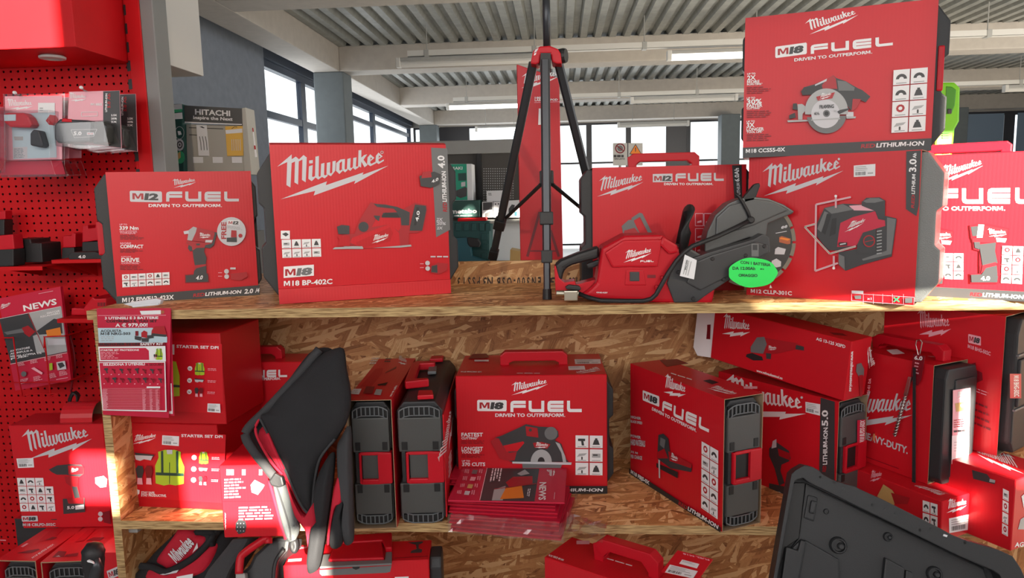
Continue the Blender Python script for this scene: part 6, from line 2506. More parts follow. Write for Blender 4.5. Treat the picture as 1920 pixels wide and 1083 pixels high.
# black and red soft bag on the bottom board
T = Thing('soft_tool_bag', 'black and red soft tool bag lying under the lower shelf beside the wooden side', 'bag', at_y(B4(100, 760), 1.83), (1, 0, 0))
P = Print(Face(T, (0, 0, 0), (1, 0, 0), V3((0, .45, .893))), B4)
e = T.e
cushion(P, [(60, 730), (200, 560), (330, 400), (470, 270), (600, 150), (680, 95), (900, 90), (1190, 100), (1250, 230), (1180, 420), (1120, 760), (400, 800)], (650, 450), -.02, .03, 'fab', 'body', e, .03, seed=21)
cushion(P, [(400, 510), (480, 380), (600, 220), (690, 110), (860, 120), (900, 190), (1000, 210), (1010, 290), (920, 390), (760, 500), (560, 590), (470, 560)], (700, 350), .006, .016, 'red_fab', 'red_panel', e, .012, seed=22)
cushion(P, [(280, 630), (360, 570), (560, 610), (780, 520), (900, 400), (1050, 300), (1110, 330), (1010, 560), (900, 660), (600, 740), (320, 720)], (700, 630), .006, .014, 'red_fab', 'red_panel', e, .012, seed=23)
cord(P, [(260, 560), (400, 570), (560, 625), (800, 510), (950, 390), (1060, 260), (1090, 180), (900, 165)], .024, .0095, 'fab', 'carry_strap', e)
cushion(P, [(870, 150), (1000, 120), (1180, 130), (1110, 240), (1090, 330), (1010, 320), (1000, 230), (880, 190)], (1040, 200), .018, .012, 'fab', 'strap_patch', e, .01, seed=24)
P.base = .030
P.text('Milwaukee', (690, 530), (890, 300), (590, 420), 'silver')
P.poly([(870, 410), (925, 290), (935, 350), (900, 380)], 'silver')
P.out('word_mark_lettering')
P.poly([(500, 655), (715, 600), (690, 635), (540, 660)], 'silver')
P.poly([(690, 680), (880, 645), (870, 720), (690, 720)], 'label')
P.out('tag')
T = Thing('tool_case', 'dark tool case with a red carry handle leaning under the sunlit carton', 'tool case', at_y(B4(1100, 760), 1.70), (1, 0, 0), Z, 'cases in the bottom row')
P = Print(Face(T, (0, 0, 0), (1, 0, 0), V3((0, .45, .893))), B4)
m = MB()
P.solid([(900, 760), (980, 600), (1200, 330), (1260, 240), (1480, 225), (1420, 330), (1250, 600), (1180, 760)], -.10, 0, 'fab_g', mb=m)
m.build('padded_side', T.e, .012)
m = MB()
P.solid([(1250, 760), (1340, 640), (1440, 560), (1500, 430), (1640, 300), (1720, 225), (1920, 235), (1900, 380), (1800, 500), (1740, 760)], -.12, -.012, 'case', mb=m)
m.build('case_body', T.e, .01)
cord(P, [(1375, 650), (1390, 470), (1450, 400), (1560, 320), (1700, 235), (1712, 300)], .012, .0105, 'red_pl', 'handle', T.e)
cord(P, [(1890, 370), (1810, 480), (1780, 590), (1770, 760)], .010, .006, 'rubber', 'corner_strap', T.e)
m = MB()
P.solid([(1330, 640), (1440, 640), (1450, 760), (1330, 760)], -.01, .012, 'greym', mb=m)
m.build('handle_socket', T.e, .004)

# ------------------------------------------------------------------ left bay: cases, cartons, packs, brochures
L3 = Crop(0, 970, 8)
zt = .50
MB().box((-.9, -.55, 0), (.10, -.003, .125), 'red_mt').build('base_plinth', bay, .004)


def bay_case(tl, tr, h, d, label, pic=None):
    a, b = at_z(L3(*tl), zt), at_z(L3(*tr), zt)
    T = Thing('tool_case', label, 'tool case', V3((a.x, a.y, zt - h)), V3((b.x - a.x, b.y - a.y, 0)), Z, 'cases at the foot of the pegboard')
    T.w, T.d, T.h = (b - a).xy.length, d, h
    t, w = .003, T.w
    mb = MB()
    e = {'f': 'carton_in', 'k': 'carton_in'}
    mb.box((0, 0, 0), (t, d, h), 'carton', e).box((w - t, 0, 0), (w, d, h), 'carton', e).box((t, 0, h - t), (w - t, d, h), 'carton', e)
    mb.build('sleeve', T.e)
    c = case_end(T.e, w - .012, h - .012, d)
    c.matrix_local = Matrix.Translation((.006, .010, .001))
    return T


T1 = bay_case((-60, 637), (535, 648), .37, .46, 'red wrapped dark case end on at the foot of the pegboard, nearest the frame edge')
P = Print(T1.face('t'), L3)
P.text('M18 BLPD2-502X', (490, 615), (815, 405), (470, 600), 'white')
P.poly([(250, 535), (440, 490), (580, 470), (600, 480), (480, 530), (380, 535)], 'dred')
P.poly([(560, 370), (770, 180), (960, 165), (780, 330)], 'red_pl')
P.poly([(670, 345), (790, 290), (860, 300), (800, 330)], 'dred')
P.poly([(310, 440), (400, 390), (430, 395), (345, 448)], 'pink')
P.out('top_print')
T2_ = bay_case((608, 668), (1345, 640), .37, .46, 'red wrapped dark case end on behind the dark rounded tool')
P = Print(T2_.face('t'), L3)
P.poly([(780, 600), (880, 500), (1000, 510), (960, 590)], 'dred')
P.poly([(830, 590), (880, 565), (910, 590)], 'lgrey')
P.poly([(960, 590), (1000, 555), (1180, 530), (1160, 580)], 'dred')
P.poly([(1290, 350), (1400, 300), (1570, 300), (1500, 345)], 'dred')
P.poly([(1120, 370), (1330, 180), (1440, 175), (1260, 350)], 'red_pl')
P.out('top_print')
a, b = at_z(L3(1350, 640), zt), at_z(L3(1725, 600), zt)
T = Thing('tool_carton', 'red carton wedged against the outside of the wooden side, white badge on it', 'carton', V3((T2_.mx.translation.x + T2_.w + .004, T2_.mx.translation.y + .02, .13)), (1, 0, 0), Z, 'cartons by the pegboard')
T.w, T.d, T.h = max(.02, -1.240 - T.mx.translation.x), .42, zt - .13 + .02
carton(T)
P = Print(T.face('f'), L3)
P.badge((1640, 930), (1830, 850), (1600, 800), '18', 'silver')
P.out('badge')
T = Thing('tool_carton', 'dark ended red carton cut by the frame edge at the foot of the pegboard', 'carton', V3((T1.mx.translation.x - .10, T1.mx.translation.y + .20, .13)), (1, 0, 0), Z, 'cartons by the pegboard')
T.w, T.d, T.h = .14, .14, zt - .13 + .03
MB().box((0, .002, 0), (T.w, T.d, T.h - .003), 'case').box((0, 0, T.h - .003), (T.w, T.d, T.h), 'carton').build('carton_body', T.e, .002)
P = Print(T.face('t'), L3)
P.poly([(0, 330), (90, 335), (90, 350), (0, 348)], 'pink')
P.out('top_print')
# dark rounded tool head standing in front
T = Thing('hand_tool', 'dark rounded power tool head standing before the cases by the wooden side', 'power tool', V3((at_y(L3(1400, 700), 1.62).x, 1.62, .125)), (1, 0, 0))
P = Print(Face(T, (0, 0, 0), (1, 0, 0), (0, 0, 1)), L3)
pts = [(1410, 1500), (1420, 1000), (1410, 800), (1395, 640), (1400, 500), (1420, 420), (1430, 385)]
MB().tube([P.at(p, 0) for p in pts], [.02, .021, .022, .0265, .027, .02, .006], 'rubber', 20).build('tool_body', T.e, smooth=True)
MB().tube([P.at((1420, 990), .0), P.at((1425, 860), .006), P.at((1500, 700), .012), P.at((1505, 560), .012)], [.014, .016, .014, .006], 'gun', 14).build('motor_bulge', T.e, smooth=True)
m = MB()
P.solid([(1415, 560), (1440, 550), (1500, 575), (1520, 605), (1480, 590), (1430, 580)], .025, .029, 'white', mb=m)
m.build('light_ring', T.e)

# combi drill carton
T = stand('tool_carton', 'red carton with a combi drill picture and a loop handle on top, against the pegboard', 'carton', zt + .001, (138, 790), (668, 780), (48, 182), .13, L4, 'cartons by the pegboard')
f = T.face('f')
w, d, h = T.w, T.d, T.h
tl, tr = f.px(L4(48, 182)), f.px(L4(603, 170))
T.w = w = min(w, -1.240 - T.mx.translation.x)
MB().hexa([(0, 0, 0), (w, 0, 0), (w, d, 0), (0, d, 0), (tl[0], 0, h), (w, 0, h), (w, d, h), (tl[0], d, h)], 'carton').build('carton_body', T.e, .002, 1)
MB().box((tl[0] - .004, .03, .05), (-.0005, d, h - .01), 'case').build('case', T.e, .008)
lp = MB()
x0, x1 = f.px(L4(328, 140))[0], f.px(L4(520, 140))[0]
arc = []
for i in range(13):
    t = math.pi * i / 12
    arc.append((.045 - .045 * math.cos(t), h + .052 * math.sin(t)))
grid = [[(x0, .02 + y, z), (x1, .02 + y, z)] for y, z in arc]
lp.sheet(grid, 'carton')
lp.sheet([[(x0, .021 + y * .98, z - .002), (x1, .021 + y * .98, z - .002)] for y, z in arc], 'carton_in')
lp.build('loop_handle', T.e)
P = Print(T.face('f'), L4)
P.mark((170, 380), (545, 258), (415, 190), 'silver')
P.out('word_mark_lettering')
P.sticker((98, 376), (198, 372), (203, 428), (108, 432), True, 51)
P.out('price_label')
P.icons((100, 488), (312, 488), (122, 690), 4, 4, 52, .07, ((3, 0),))
P.out('icon_print')
P.badge((133, 748), (228, 746), (129, 715), '18', 'silver')
P.text('M18 CBLPD-502C', (138, 774), (332, 772), (137, 758), 'silver')
P.out('title_lettering')
for pl, k in (([(292, 440), (340, 415), (410, 408), (485, 410), (500, 430), (498, 465), (470, 485), (395, 470), (340, 470), (310, 455)], 'dgrey'), ([(385, 480), (470, 480), (465, 530), (478, 605), (445, 608), (432, 545), (395, 520)], 'mred'), ([(405, 415), (500, 420), (496, 465), (410, 470)], 'mred'), ([(430, 540), (460, 540), (478, 605), (446, 608)], 'dgrey'), ([(376, 612), (505, 605), (508, 690), (380, 702)], 'dgrey'), ([(400, 610), (500, 606), (500, 640), (410, 640)], 'mred')):
    P.poly(pl, k)
P.text('5.0', (402, 672), (445, 670), (402, 655), 'white')
P.poly([(450, 652), (502, 645), (503, 670), (452, 675)], 'white')
P.mark((420, 455), (468, 440), (460, 428), 'white')
P.out('drill_picture_print')
P.poly([(568, 485), (620, 475), (640, 495), (635, 540), (600, 545), (570, 520)], 'lgrey')
P.circ(600, 700, 14, 'silver', 14)
P.circ(600, 730, 14, 'silver', 14)
P.poly([(615, 690), (655, 680), (662, 760), (620, 750)], 'dred')
P.out('battery_picture_print')


# blister packs on hooks
def hook(T, P, base, tip):
    """White-tipped wire hook the pack hangs on."""
    a = T.loc(at_y(G1(*base), PY))
    b = T.loc(at_y(G1(*tip), 2.08))
    m = MB()
    m.tube([a, a.lerp(b, .9) + V3((0, 0, -.004)), b], .0022, 'greym', 8)
    m.build('hook', T.e)
    MB().lathe(b, (0, -1, 0), [(-.004, .003), (0, .0052), (.005, .0045), (.007, .002)], 'label', 12).build('hook_tip', T.e)


def pack(label, tl, tr, br, bl, y, key, crop=G1):
    o = at_y(crop(*bl), y)
    T = Thing('blister_pack', label, 'blister pack', o, (1, 0, 0), Z, 'blister packs on the pegboard hooks')
    P = Print(Face(T, (0, 0, 0), (1, 0, 0), (0, 0, 1)), crop)
    m = MB()
    P.solid([tl, tr, br, bl], -.0012, 0, key, mb=m)
    m.build('card', T.e)
    return T, P


T, P = pack('clear pack holding a red clip-on torch, price sticker on its card', (28, 575), (372, 570), (370, 950), (38, 960), 2.12, 'pink')
P.mark((52, 652), (200, 632), (150, 598), 'white')
P.poly([(70, 690), (330, 660), (340, 940), (80, 950)], 'blue')
P.poly([(80, 880), (165, 876), (165, 945), (82, 945)], 'silver')
P.fine((85, 885), (162, 882), (85, 945), 7, 'tealb', .3, 3)
P.poly([(275, 720), (300, 685), (335, 690), (350, 715), (335, 750), (295, 745)], 'mred')
P.poly([(85, 815), (140, 815), (140, 838), (90, 838)], 'lgrey')
P.out('card_print')
P.poly([(230, 614), (330, 614), (330, 672), (230, 674)], 'label')
P.fine((240, 640), (265, 640), (240, 664), 2, 'grey', .4)
P.out('price_label')
m = MB()
P.solid([(68, 700), (80, 680), (190, 680), (220, 705), (242, 750), (225, 768), (110, 765), (75, 735)], .001, .035, 'red_pl', mb=m)
o = m.build('torch', T.e, .006)
m = MB()
P.solid([(78, 692), (148, 690), (148, 728), (80, 730)], .035, .037, 'blue', mb=m)
m.build('torch_lens', o, .001)
m = MB()
P.solid([(222, 800), (240, 778), (275, 785), (300, 870), (285, 885), (222, 872)], .001, .03, 'rubber', mb=m)
m.build('battery', T.e, .005)
m = MB()
P.solid([(15, 560), (385, 556), (382, 990), (400, 1055), (0, 1060), (30, 962)], -.003, -.002, 'blister', mb=m)
P.solid([(55, 670), (350, 665), (355, 955), (50, 960)], .0, .042, 'blister', mb=m)
P.solid([(35, 962), (370, 955), (400, 1050), (-10, 1052)], -.002, .05, 'blister', mb=m)
m.build('clear_shell', T.e, .004)
m = MB()
P.solid([(38, 965), (368, 958), (392, 1040), (0, 1045)], .000, .001, 'magenta', mb=m)
m.build('base_card', T.e)
hook(T, P, (215, 600), (90, 553))
for i, (dx, dy) in enumerate(((40, -4), (115, -8))):
    T, P = pack(('clear pack hanging directly behind the torch pack', 'clear pack rearmost behind the torch pack, beside the 5.0 battery')[i], (28 + dx, 590 + dy), (372 + dx, 585 + dy), (370 + dx, 950 + dy), (38 + dx, 960 + dy), 2.17 + .06 * i, 'pink')
    m = MB()
    P.solid([(30 + dx, 962), (370 + dx, 955), (405 + dx, 1050), (5 + dx, 1058)], -.002, .03, 'blister', mb=m)
    m.build('clear_shell', T.e, .004)
    P.rect(330 + dx, 600, 366 + dx, 690, 'label')
    P.out('card_print')


def battery_pack(label, dx, dy, y, full, hk):
    T, P = pack(label, (412 + dx, 548 + dy), (714 + dx, 540 + dy), (726 + dx, 885 + dy), (400 + dx, 850 + dy), y, 'pink')
    P.poly([(617 + dx, 545 + dy), (714 + dx, 541 + dy), (724 + dx, 882 + dy), (617 + dx, 868 + dy)], 'dgrey')
    P.text('LITHIUM-ION', (640 + dx, 668 + dy), (642 + dx, 558 + dy), (628 + dx, 668 + dy), 'white')
    P.text('5.0 Ah', (660 + dx, 645 + dy), (660 + dx, 558 + dy), (643 + dx, 645 + dy), 'mred')
    for i, t in enumerate(('2.5X', '20%', '2X')):
        P.text(t, (665 + dx, 693 + i * 20 + dy), (700 + dx, 693 + i * 20 + dy), (665 + dx, 682 + i * 20 + dy), 'white')
    P.out('capacity_band_print')
    P.mark((420 + dx, 602 + dy), (520 + dx, 590 + dy), (490 + dx, 562 + dy), 'white')
    P.text('M18B5', (545 + dx, 630 + dy), (612 + dx, 630 + dy), (545 + dx, 616 + dy), 'white')
    P.line([(490 + dx, 695 + dy), (585 + dx, 692 + dy), (585 + dx, 668 + dy), (490 + dx, 670 + dy), (490 + dx, 695 + dy)], 3, 'white')
    P.out('card_print')
    m = MB()
    P.solid([(400 + dx, 755 + dy), (430 + dx, 720 + dy), (600 + dx, 728 + dy), (612 + dx, 750 + dy), (605 + dx, 855 + dy), (420 + dx, 862 + dy), (400 + dx, 835 + dy)], .001, .055, 'gun', mb=m)
    P.solid([(610 + dx, 735 + dy), (660 + dx, 730 + dy), (690 + dx, 760 + dy), (685 + dx, 860 + dy), (612 + dx, 868 + dy)], .001, .045, 'rubber', mb=m)
    o = m.build('battery', T.e, .005)
    m = MB()
    P.solid([(440 + dx, 738 + dy), (448 + dx, 716 + dy), (500 + dx, 722 + dy), (505 + dx, 742 + dy)], .01, .056, 'red_pl', mb=m)
    m.build('battery_clip', o, .003)
    PP = Print(Face(T, (0, -.0555, 0), (1, 0, 0), (0, 0, 1)), G1)
    PP.text('5.0', (440 + dx, 806 + dy), (488 + dx, 806 + dy), (440 + dx, 785 + dy), 'white')
    PP.line([(425 + dx, 775 + dy), (580 + dx, 772 + dy), (560 + dx, 815 + dy), (445 + dx, 822 + dy), (425 + dx, 775 + dy)], 3, 'lgrey')
    PP.rect(520 + dx, 790 + dy, 562 + dx, 806 + dy, 'silver')
    PP.text('M18', (526 + dx, 803 + dy), (556 + dx, 803 + dy), (526 + dx, 793 + dy), 'mred')
    PP.out('battery_print')
    m = MB()
    P.solid([(396 + dx, 742 + dy), (690 + dx, 728 + dy), (726 + dx, 888 + dy), (560 + dx, 905 + dy), (410 + dx, 880 + dy)], .0, .060, 'blister', mb=m)
    m.build('clear_shell', T.e, .004)
    if hk:
        hook(T, P, (590, 577), (487, 523))


battery_pack('clear pack holding a dark 5.0 battery, hanging on the second hook', 0, 0, 2.13, True, True)
battery_pack('clear pack with a second 5.0 battery, half hidden beside the upright', 96, 20, 2.24, True, False)
T, P = pack('clear pack at the very edge of the frame, glowing in the sun', (-60, 640), (22, 636), (28, 960), (-60, 970), 2.09, 'magenta')
m = MB()
P.solid([(-60, 650), (30, 640), (34, 1030), (-60, 1040)], 0, .04, 'blister', mb=m)
m.build('clear_shell', T.e, .004)


# red bracket shelves with batteries and a charger
def bracket(label, crop, fl, fr, drop, y, lip):
    a, b = at_y(crop(*fl), y), at_y(crop(*fr), y)
    T = Thing('bracket_shelf', label, 'bracket shelf', V3((a.x, y, a.z - .02)), (1, 0, 0), Z, 'bracket shelves on the pegboard')
    w, d = b.x - a.x, PY - .002 - y
    MB().box((0, 0, .018), (w, d, .02), 'red_mt').box((0, -.0015, .02 - lip), (w, .0, .02), 'red_mt').build('plate', T.e)
    for x in (.01, w - .012):
        MB().prism([(x, .01, .018), (x, d, .018), (x, d, .018 - drop)], (.002, 0, 0), 'red_mt').build('bracket', T.e)
    return T, a.z, w


def battery(label, crop, pts_base, pts_top, y, depth, grp='loose batteries on the bracket shelves', txt=None):
    o = at_y(crop(*pts_base[0]), y)
    T = Thing('battery', label, 'battery', o, (1, 0, 0), Z, grp)
    P = Print(Face(T, (0, 0, 0), (1, 0, 0), (0, 0, 1)), crop)
    m = MB()
    P.solid(pts_base, -depth, 0, 'rubber', mb=m)
    m.build('cell_block', T.e, .003)
    if pts_top:
        m = MB()
        P.solid(pts_top, -depth * .9, -.004, 'red_pl', mb=m)
        m.build('plug_tower', T.e, .003)
    if txt:
        P.text(txt[0], txt[1], txt[2], txt[3], 'white')
        P.out('front_print')
    return T, P


Tb, zz, w_ = bracket('red bracket shelf with three small batteries, close to the wooden shelf', S2, (350, 603), (690, 600), .07, 2.14, .011)
battery('flat black battery marked 4.0 lying in front on the bracket shelf', S2, [(470, 603), (690, 600), (690, 565), (640, 548), (480, 552), (455, 575)], None, 2.15, .05, txt=('4.0', (530, 592), (580, 590), (530, 572)))
battery('small battery with a red plug, standing behind the flat 4.0 one', S2, [(415, 600), (470, 598), (505, 560), (500, 520), (420, 520)], [(418, 522), (505, 518), (505, 425), (480, 418), (475, 440), (418, 440)], 2.22, .05)
battery('tall battery with a red plug, standing close to the impact wrench carton', S2, [(552, 598), (680, 596), (680, 478), (555, 482)], [(550, 484), (650, 472), (690, 470), (690, 355), (640, 362), (638, 385), (590, 392), (588, 368), (550, 372)], 2.215, .06)
Tb, zz, w_ = bracket('red bracket shelf carrying large dark batteries at the frame edge', S2, (-120, 652), (285, 622), .05, 2.10, .012)
battery('large dark battery lying on the bracket shelf at the frame edge', S2, [(95, 622), (288, 620), (280, 490), (210, 488), (205, 462), (92, 460)], None, 2.16, .09)
battery('battery with a red plug and a white sticker, cut by the frame edge', S2, [(-30, 652), (92, 645), (90, 530), (-30, 535)], [(-30, 540), (90, 530), (80, 430), (-30, 440)], 2.105, .05, txt=None)
T, P = battery('tool with a red top hanging at the frame edge above the batteries', S2, [(-40, 440), (28, 435), (28, 330), (-40, 330)], [(-40, 332), (30, 328), (28, 270), (-40, 275)], 2.26, .04)
Tb, zz, w_ = bracket('red bracket shelf with a charger, above the brochure rack', N4, (465, 292), (780, 288), .05, 2.12, .013)
T = Thing('charger', 'red battery charger with vents on the bracket shelf by the shelf board', 'charger', at_y(N4(560, 285), 2.16), (1, 0, 0))
P = Print(Face(T, (0, 0, 0), (1, 0, 0), (0, 0, 1)), N4)
m = MB()
P.solid([(680, 265), (680, 200), (748, 115), (770, 130), (860, 125), (860, 265)], -.09, 0, 'red_pl', mb=m)
P.solid([(560, 268), (680, 268), (680, 212), (560, 208)], -.07, -.01, 'red_pl', mb=m)
m.build('charger_body', T.e, .004)
for i in range(5):
    m = MB()
    P.solid([(795 + i * 13, 160), (801 + i * 13, 158), (801 + i * 13, 190), (795 + i * 13, 190)], -.002, .0006, 'case_d', mb=m)
    m.build('vent_slot', T.e)

# brochure rack with a news brochure
T = Thing('news_brochure', 'red news brochure tilted in the wire rack on the pegboard, cover reading NEWS', 'brochure', at_y(N4(125, 875), 2.215), (1, 0, 0))
P = Print(Face(T, (0, 0, 0), (1, 0, 0), (0, 0, 1)), N4)
m = MB()
P.solid([(-15, 128), (490, 30), (577, 792), (125, 875)], -.012, 0, 'magenta', mb=m)
m.build('pages', T.e)
P.poly([(-5, 290), (498, 188), (548, 560), (90, 655)], 'dgrey')
P.poly([(235, 245), (498, 190), (545, 555), (385, 588)], 'lgrey')
P.poly([(300, 390), (440, 290), (500, 300), (510, 410), (320, 420)], 'dgrey')
P.poly([(375, 385), (490, 360), (500, 425), (385, 432)], 'orange')
P.poly([(180, 365), (230, 345), (290, 395), (240, 440), (200, 410)], 'mred')
P.poly([(35, 400), (180, 370), (200, 400), (60, 420)], 'grey')
P.poly([(270, 430), (310, 415), (380, 560), (300, 570)], 'lgrey')
P.poly([(385, 450), (530, 450), (540, 500), (395, 505)], 'silver')
P.line([(232, 245), (385, 590)], 5, 'mred')
P.out('cover_photo')
P.text('NEWS', (198, 228), (468, 172), (190, 182), 'white')
P.mark((0, 215), (90, 172), (75, 158), 'white')
P.text('GIACCHE', (385, 252), (490, 232), (383, 238), 'white')
P.text('RISCALDABILI', (335, 282), (492, 250), (333, 267), 'white')
for i, t in enumerate(('AVVITATORE', 'AD IMPULSI A', 'MEDIA COPPIA 1/2', 'FUEL')):
    P.text(t, (88 + 3 * i, 560 + i * 21), ((250, 272, 345, 238)[i], 528 + i * 22), (85 + 3 * i, 546 + i * 21), 'white')
P.line([(320, 87), (438, 64)], 4, 'pink')
P.line([(-5, 292), (498, 190)], 3, 'white')
P.line([(92, 657), (550, 565)], 3, 'white')
P.line([(465, 782), (560, 765)], 5, 'pink')
P.out('cover_lettering')
for i, x in enumerate((175, 285, 400, 495)):
    y = 655 - i * 22
    P.fine((x - 30, y - 5), (x + 40, y - 18), (x - 28, y + 22), 3, 'pink', .5, i)
    P.fine((x - 5, y + 125), (x + 65, y + 110), (x, y + 165), 4, 'pink', .5, i + 4)
P.circ(205, 735, 22, 'grey', 14)
P.poly([(265, 690), (290, 680), (360, 725), (350, 740)], 'pink')
P.poly([(412, 650), (438, 645), (440, 700), (415, 708)], 'lime')
P.poly([(470, 640), (540, 628), (552, 695), (480, 705)], 'silver')
P.poly([(480, 650), (520, 640), (540, 670), (500, 690)], 'dgrey')
P.out('offers_print')
T = Thing('brochure_rack', 'red wire brochure rack hooked on the pegboard', 'rack', at_y(N4(300, 905), 2.20), (1, 0, 0))
P = Print(Face(T, (0, 0, 0), (1, 0, 0), (0, 0, 1)), N4)
for pts in ([(-60, 440), (110, 440), (132, 450), (150, 600), (180, 790), (205, 915)], [(380, 520), (382, 440), (390, 432), (545, 425)], [(382, 440), (400, 600), (418, 790), (434, 910)], [(40, 802), (250, 800), (560, 795)], [(205, 915), (270, 895), (495, 892)], [(434, 910), (495, 895)]):
    cord(P, pts, .012, .0022, 'red_mt', 'wire', T.e, 6, 2)
for p in ((545, 425), (560, 795)):
    q = P.at(p, .012)
    MB().tube([q, q + V3((0, PY - 2.20 + .012, 0))], .0022, 'red_mt', 6).build('wire', T.e)
T = Thing('power_cord', 'dark cable hanging from the bracket shelf to a bundle beside the brochure', 'cable', at_y(N4(580, 900), 2.25), (1, 0, 0))
P = Print(Face(T, (0, 0, 0), (1, 0, 0), (0, 0, 1)), N4)
cord(P, [(545, 350), (570, 430), (600, 560), (610, 680), (590, 790), (575, 880)], 0, .0035, 'dred', 'cable', T.e)
for k in range(5):
    cord(P, [(575 + 8 * k, 890), (545 + 10 * k, 960), (590 + 9 * k, 1000), (630 + 2 * k, 920), (600, 885)], .004 * k - .008, .0035, 'rubber', 'cable_bundle', T.e)

# ------------------------------------------------------------------ offer posters on the shelf edge, and a label holder
def poster(label, pts, off, full):
    o = at_y(W5(*pts[3]), YF - off)
    T = Thing('offer_poster', label, 'poster', o, (1, 0, 0), Z, 'offer sheets pinned to the shelf edge')
    f = Face(T, (0, 0, 0), (1, 0, 0), (0, 0, 1))
    P = Print(f, W5)
    m = MB()
    P.solid(pts, -.0004, 0, 'magenta', mb=m)
    m.build('sheet', T.e)
    return T, P


T, P = poster('second offer sheet showing only its edge behind the front one', [(40, 42), (694, 45), (722, 1030), (120, 1010)], .003, False)
P.poly([(660, 730), (700, 730), (710, 1012), (672, 1010)], 'white')
P.poly([(655, 720), (690, 725), (700, 985), (668, 985)], 'magenta')
P.out('border_print')
T, P = poster('red offer sheet with a price of 979 euro pinned to the shelf edge', [(5, 38), (692, 36), (672, 1050), (64, 1020)], .010, True)
P.poly([(405, 62), (600, 55), (600, 92), (420, 96)], 'white')
P.circ(617, 72, 16, 'bark', 12)
P.line([(20, 104), (648, 101)], 4, 'pink')
P.text('3 UTENSILI E 3 BATTERIE', (84, 139), (578, 135), (84, 116), 'white')
P.text('COSTRUISCI IL TUO SET', (98, 168), (565, 165), (98, 146), 'black')
P.text('A \u20ac 979,00!', (182, 208), (480, 204), (182, 177), 'white')
P.out('headline_lettering')
P.poly([(20, 218), (525, 216), (660, 300), (660, 352), (30, 356)], 'blue')
P.text('ACQUISTA', (46, 257), (240, 254), (46, 235), 'black')
P.text('M18 NRG-503', (48, 284), (322, 280), (48, 261), 'black')
P.fine((50, 292), (220, 290), (52, 342), 3, 'lgrey', .35, 2)
for pl, k in (([(520, 240), (545, 205), (635, 200), (660, 290), (650, 300), (515, 290)], 'mred'), ([(525, 265), (660, 280), (650, 300), (515, 290)], 'dgrey'), ([(425, 260), (450, 240), (480, 255), (478, 310), (425, 300)], 'mred'), ([(370, 245), (398, 245), (398, 290), (370, 290)], 'dred'), ([(365, 290), (430, 300), (420, 335), (365, 322)], 'dgrey'), ([(430, 310), (495, 310), (490, 345), (430, 345)], 'dgrey'), ([(480, 285), (540, 280), (540, 310), (485, 315)], 'dgrey')):
    P.poly(pl, k)
P.out('kit_picture_print')
P.poly([(28, 356), (645, 350), (648, 380), (32, 386)], 'dred')
P.text('SUBITO PER TE UN', (44, 378), (408, 375), (44, 357), 'black')
P.text('SAFETY KIT', (418, 376), (630, 372), (418, 355), 'white')
P.poly([(30, 388), (650, 382), (655, 524), (42, 522)], 'white')
P.poly([(44, 402), (470, 400), (498, 425), (502, 510), (54, 510)], 'magenta')
P.text('STARTER SET PROTEZIONE', (52, 428), (408, 426), (52, 412), 'white')
P.fine((54, 434), (230, 432), (58, 500), 5, 'pink', .4, 8)
vest(P, 560, 402, 66, 108)
gloves(P, 545, 455, 34, 40)
P.out('safety_kit_print')
P.poly([(42, 530), (655, 524), (668, 985), (78, 972)], 'white')
P.poly([(50, 536), (646, 532), (656, 972), (86, 962)], 'magenta')
P.text('SELEZIONA 3 UTENSILI', (84, 560), (466, 556), (84, 538), 'white')
P.text('A SEGUIRE', (474, 562), (642, 558), (474, 541), 'dred')
P.out('table_print')
for r in range(2):
    for c in range(8):
        x, y = 95 + c * 71 + r * 12, 585 + r * 82
        s = ((c * 3 + r) % 4) * 5
        P.poly([(x, y), (x + 34, y - 4 + s), (x + 38, y + 14), (x + 26, y + 22), (x + 36, y + 44), (x + 24, y + 46), (x + 14, y + 20), (x, y + 14)], ('dgrey', 'dred')[(c + r) % 2])
        P.poly([(x - 10, y + 52), (x + 2, y + 50), (x + 2, y + 58), (x - 10, y + 60)], 'pink')
P.out('tool_picture_print')
for i in range(16):
    y = 764 + i * 12.4
    P.line([(98 + i * .5, y), (620 + i * .6, y - 2)], 2, 'pink')
for x0, x1 in ((100, 150), (465, 498), (532, 558), (588, 618)):
    P.fine((x0, 766), (x1, 764), (x0 + 7, 960), 16, 'pink', .45, x0)
P.poly([(508, 740), (632, 740), (632, 755), (508, 755)], 'white')
P.out('price_table_print')
T = Thing('label_holder', 'clear plastic label holder clipped on the front of the shelf, above the offer sheet', 'label holder', V3((at_y(S2(960, 910), YF).x, YF, ZS)), (1, 0, 0))
P = Print(Face(T, (0, -.002, 0), (1, 0, 0), (0, 0, 1)), S2)
m = MB()
P.solid([(835, 900), (905, 885), (1060, 862), (1098, 872), (1085, 905), (1040, 912), (905, 918)], -.012, .004, 'clearpl', mb=m)
m.build('holder', T.e, .002)
m = MB()
P.solid([(905, 905), (1085, 890), (1088, 905), (910, 922)], .004, .010, 'clearpl', mb=m)
m.build('clip', T.e, .002)

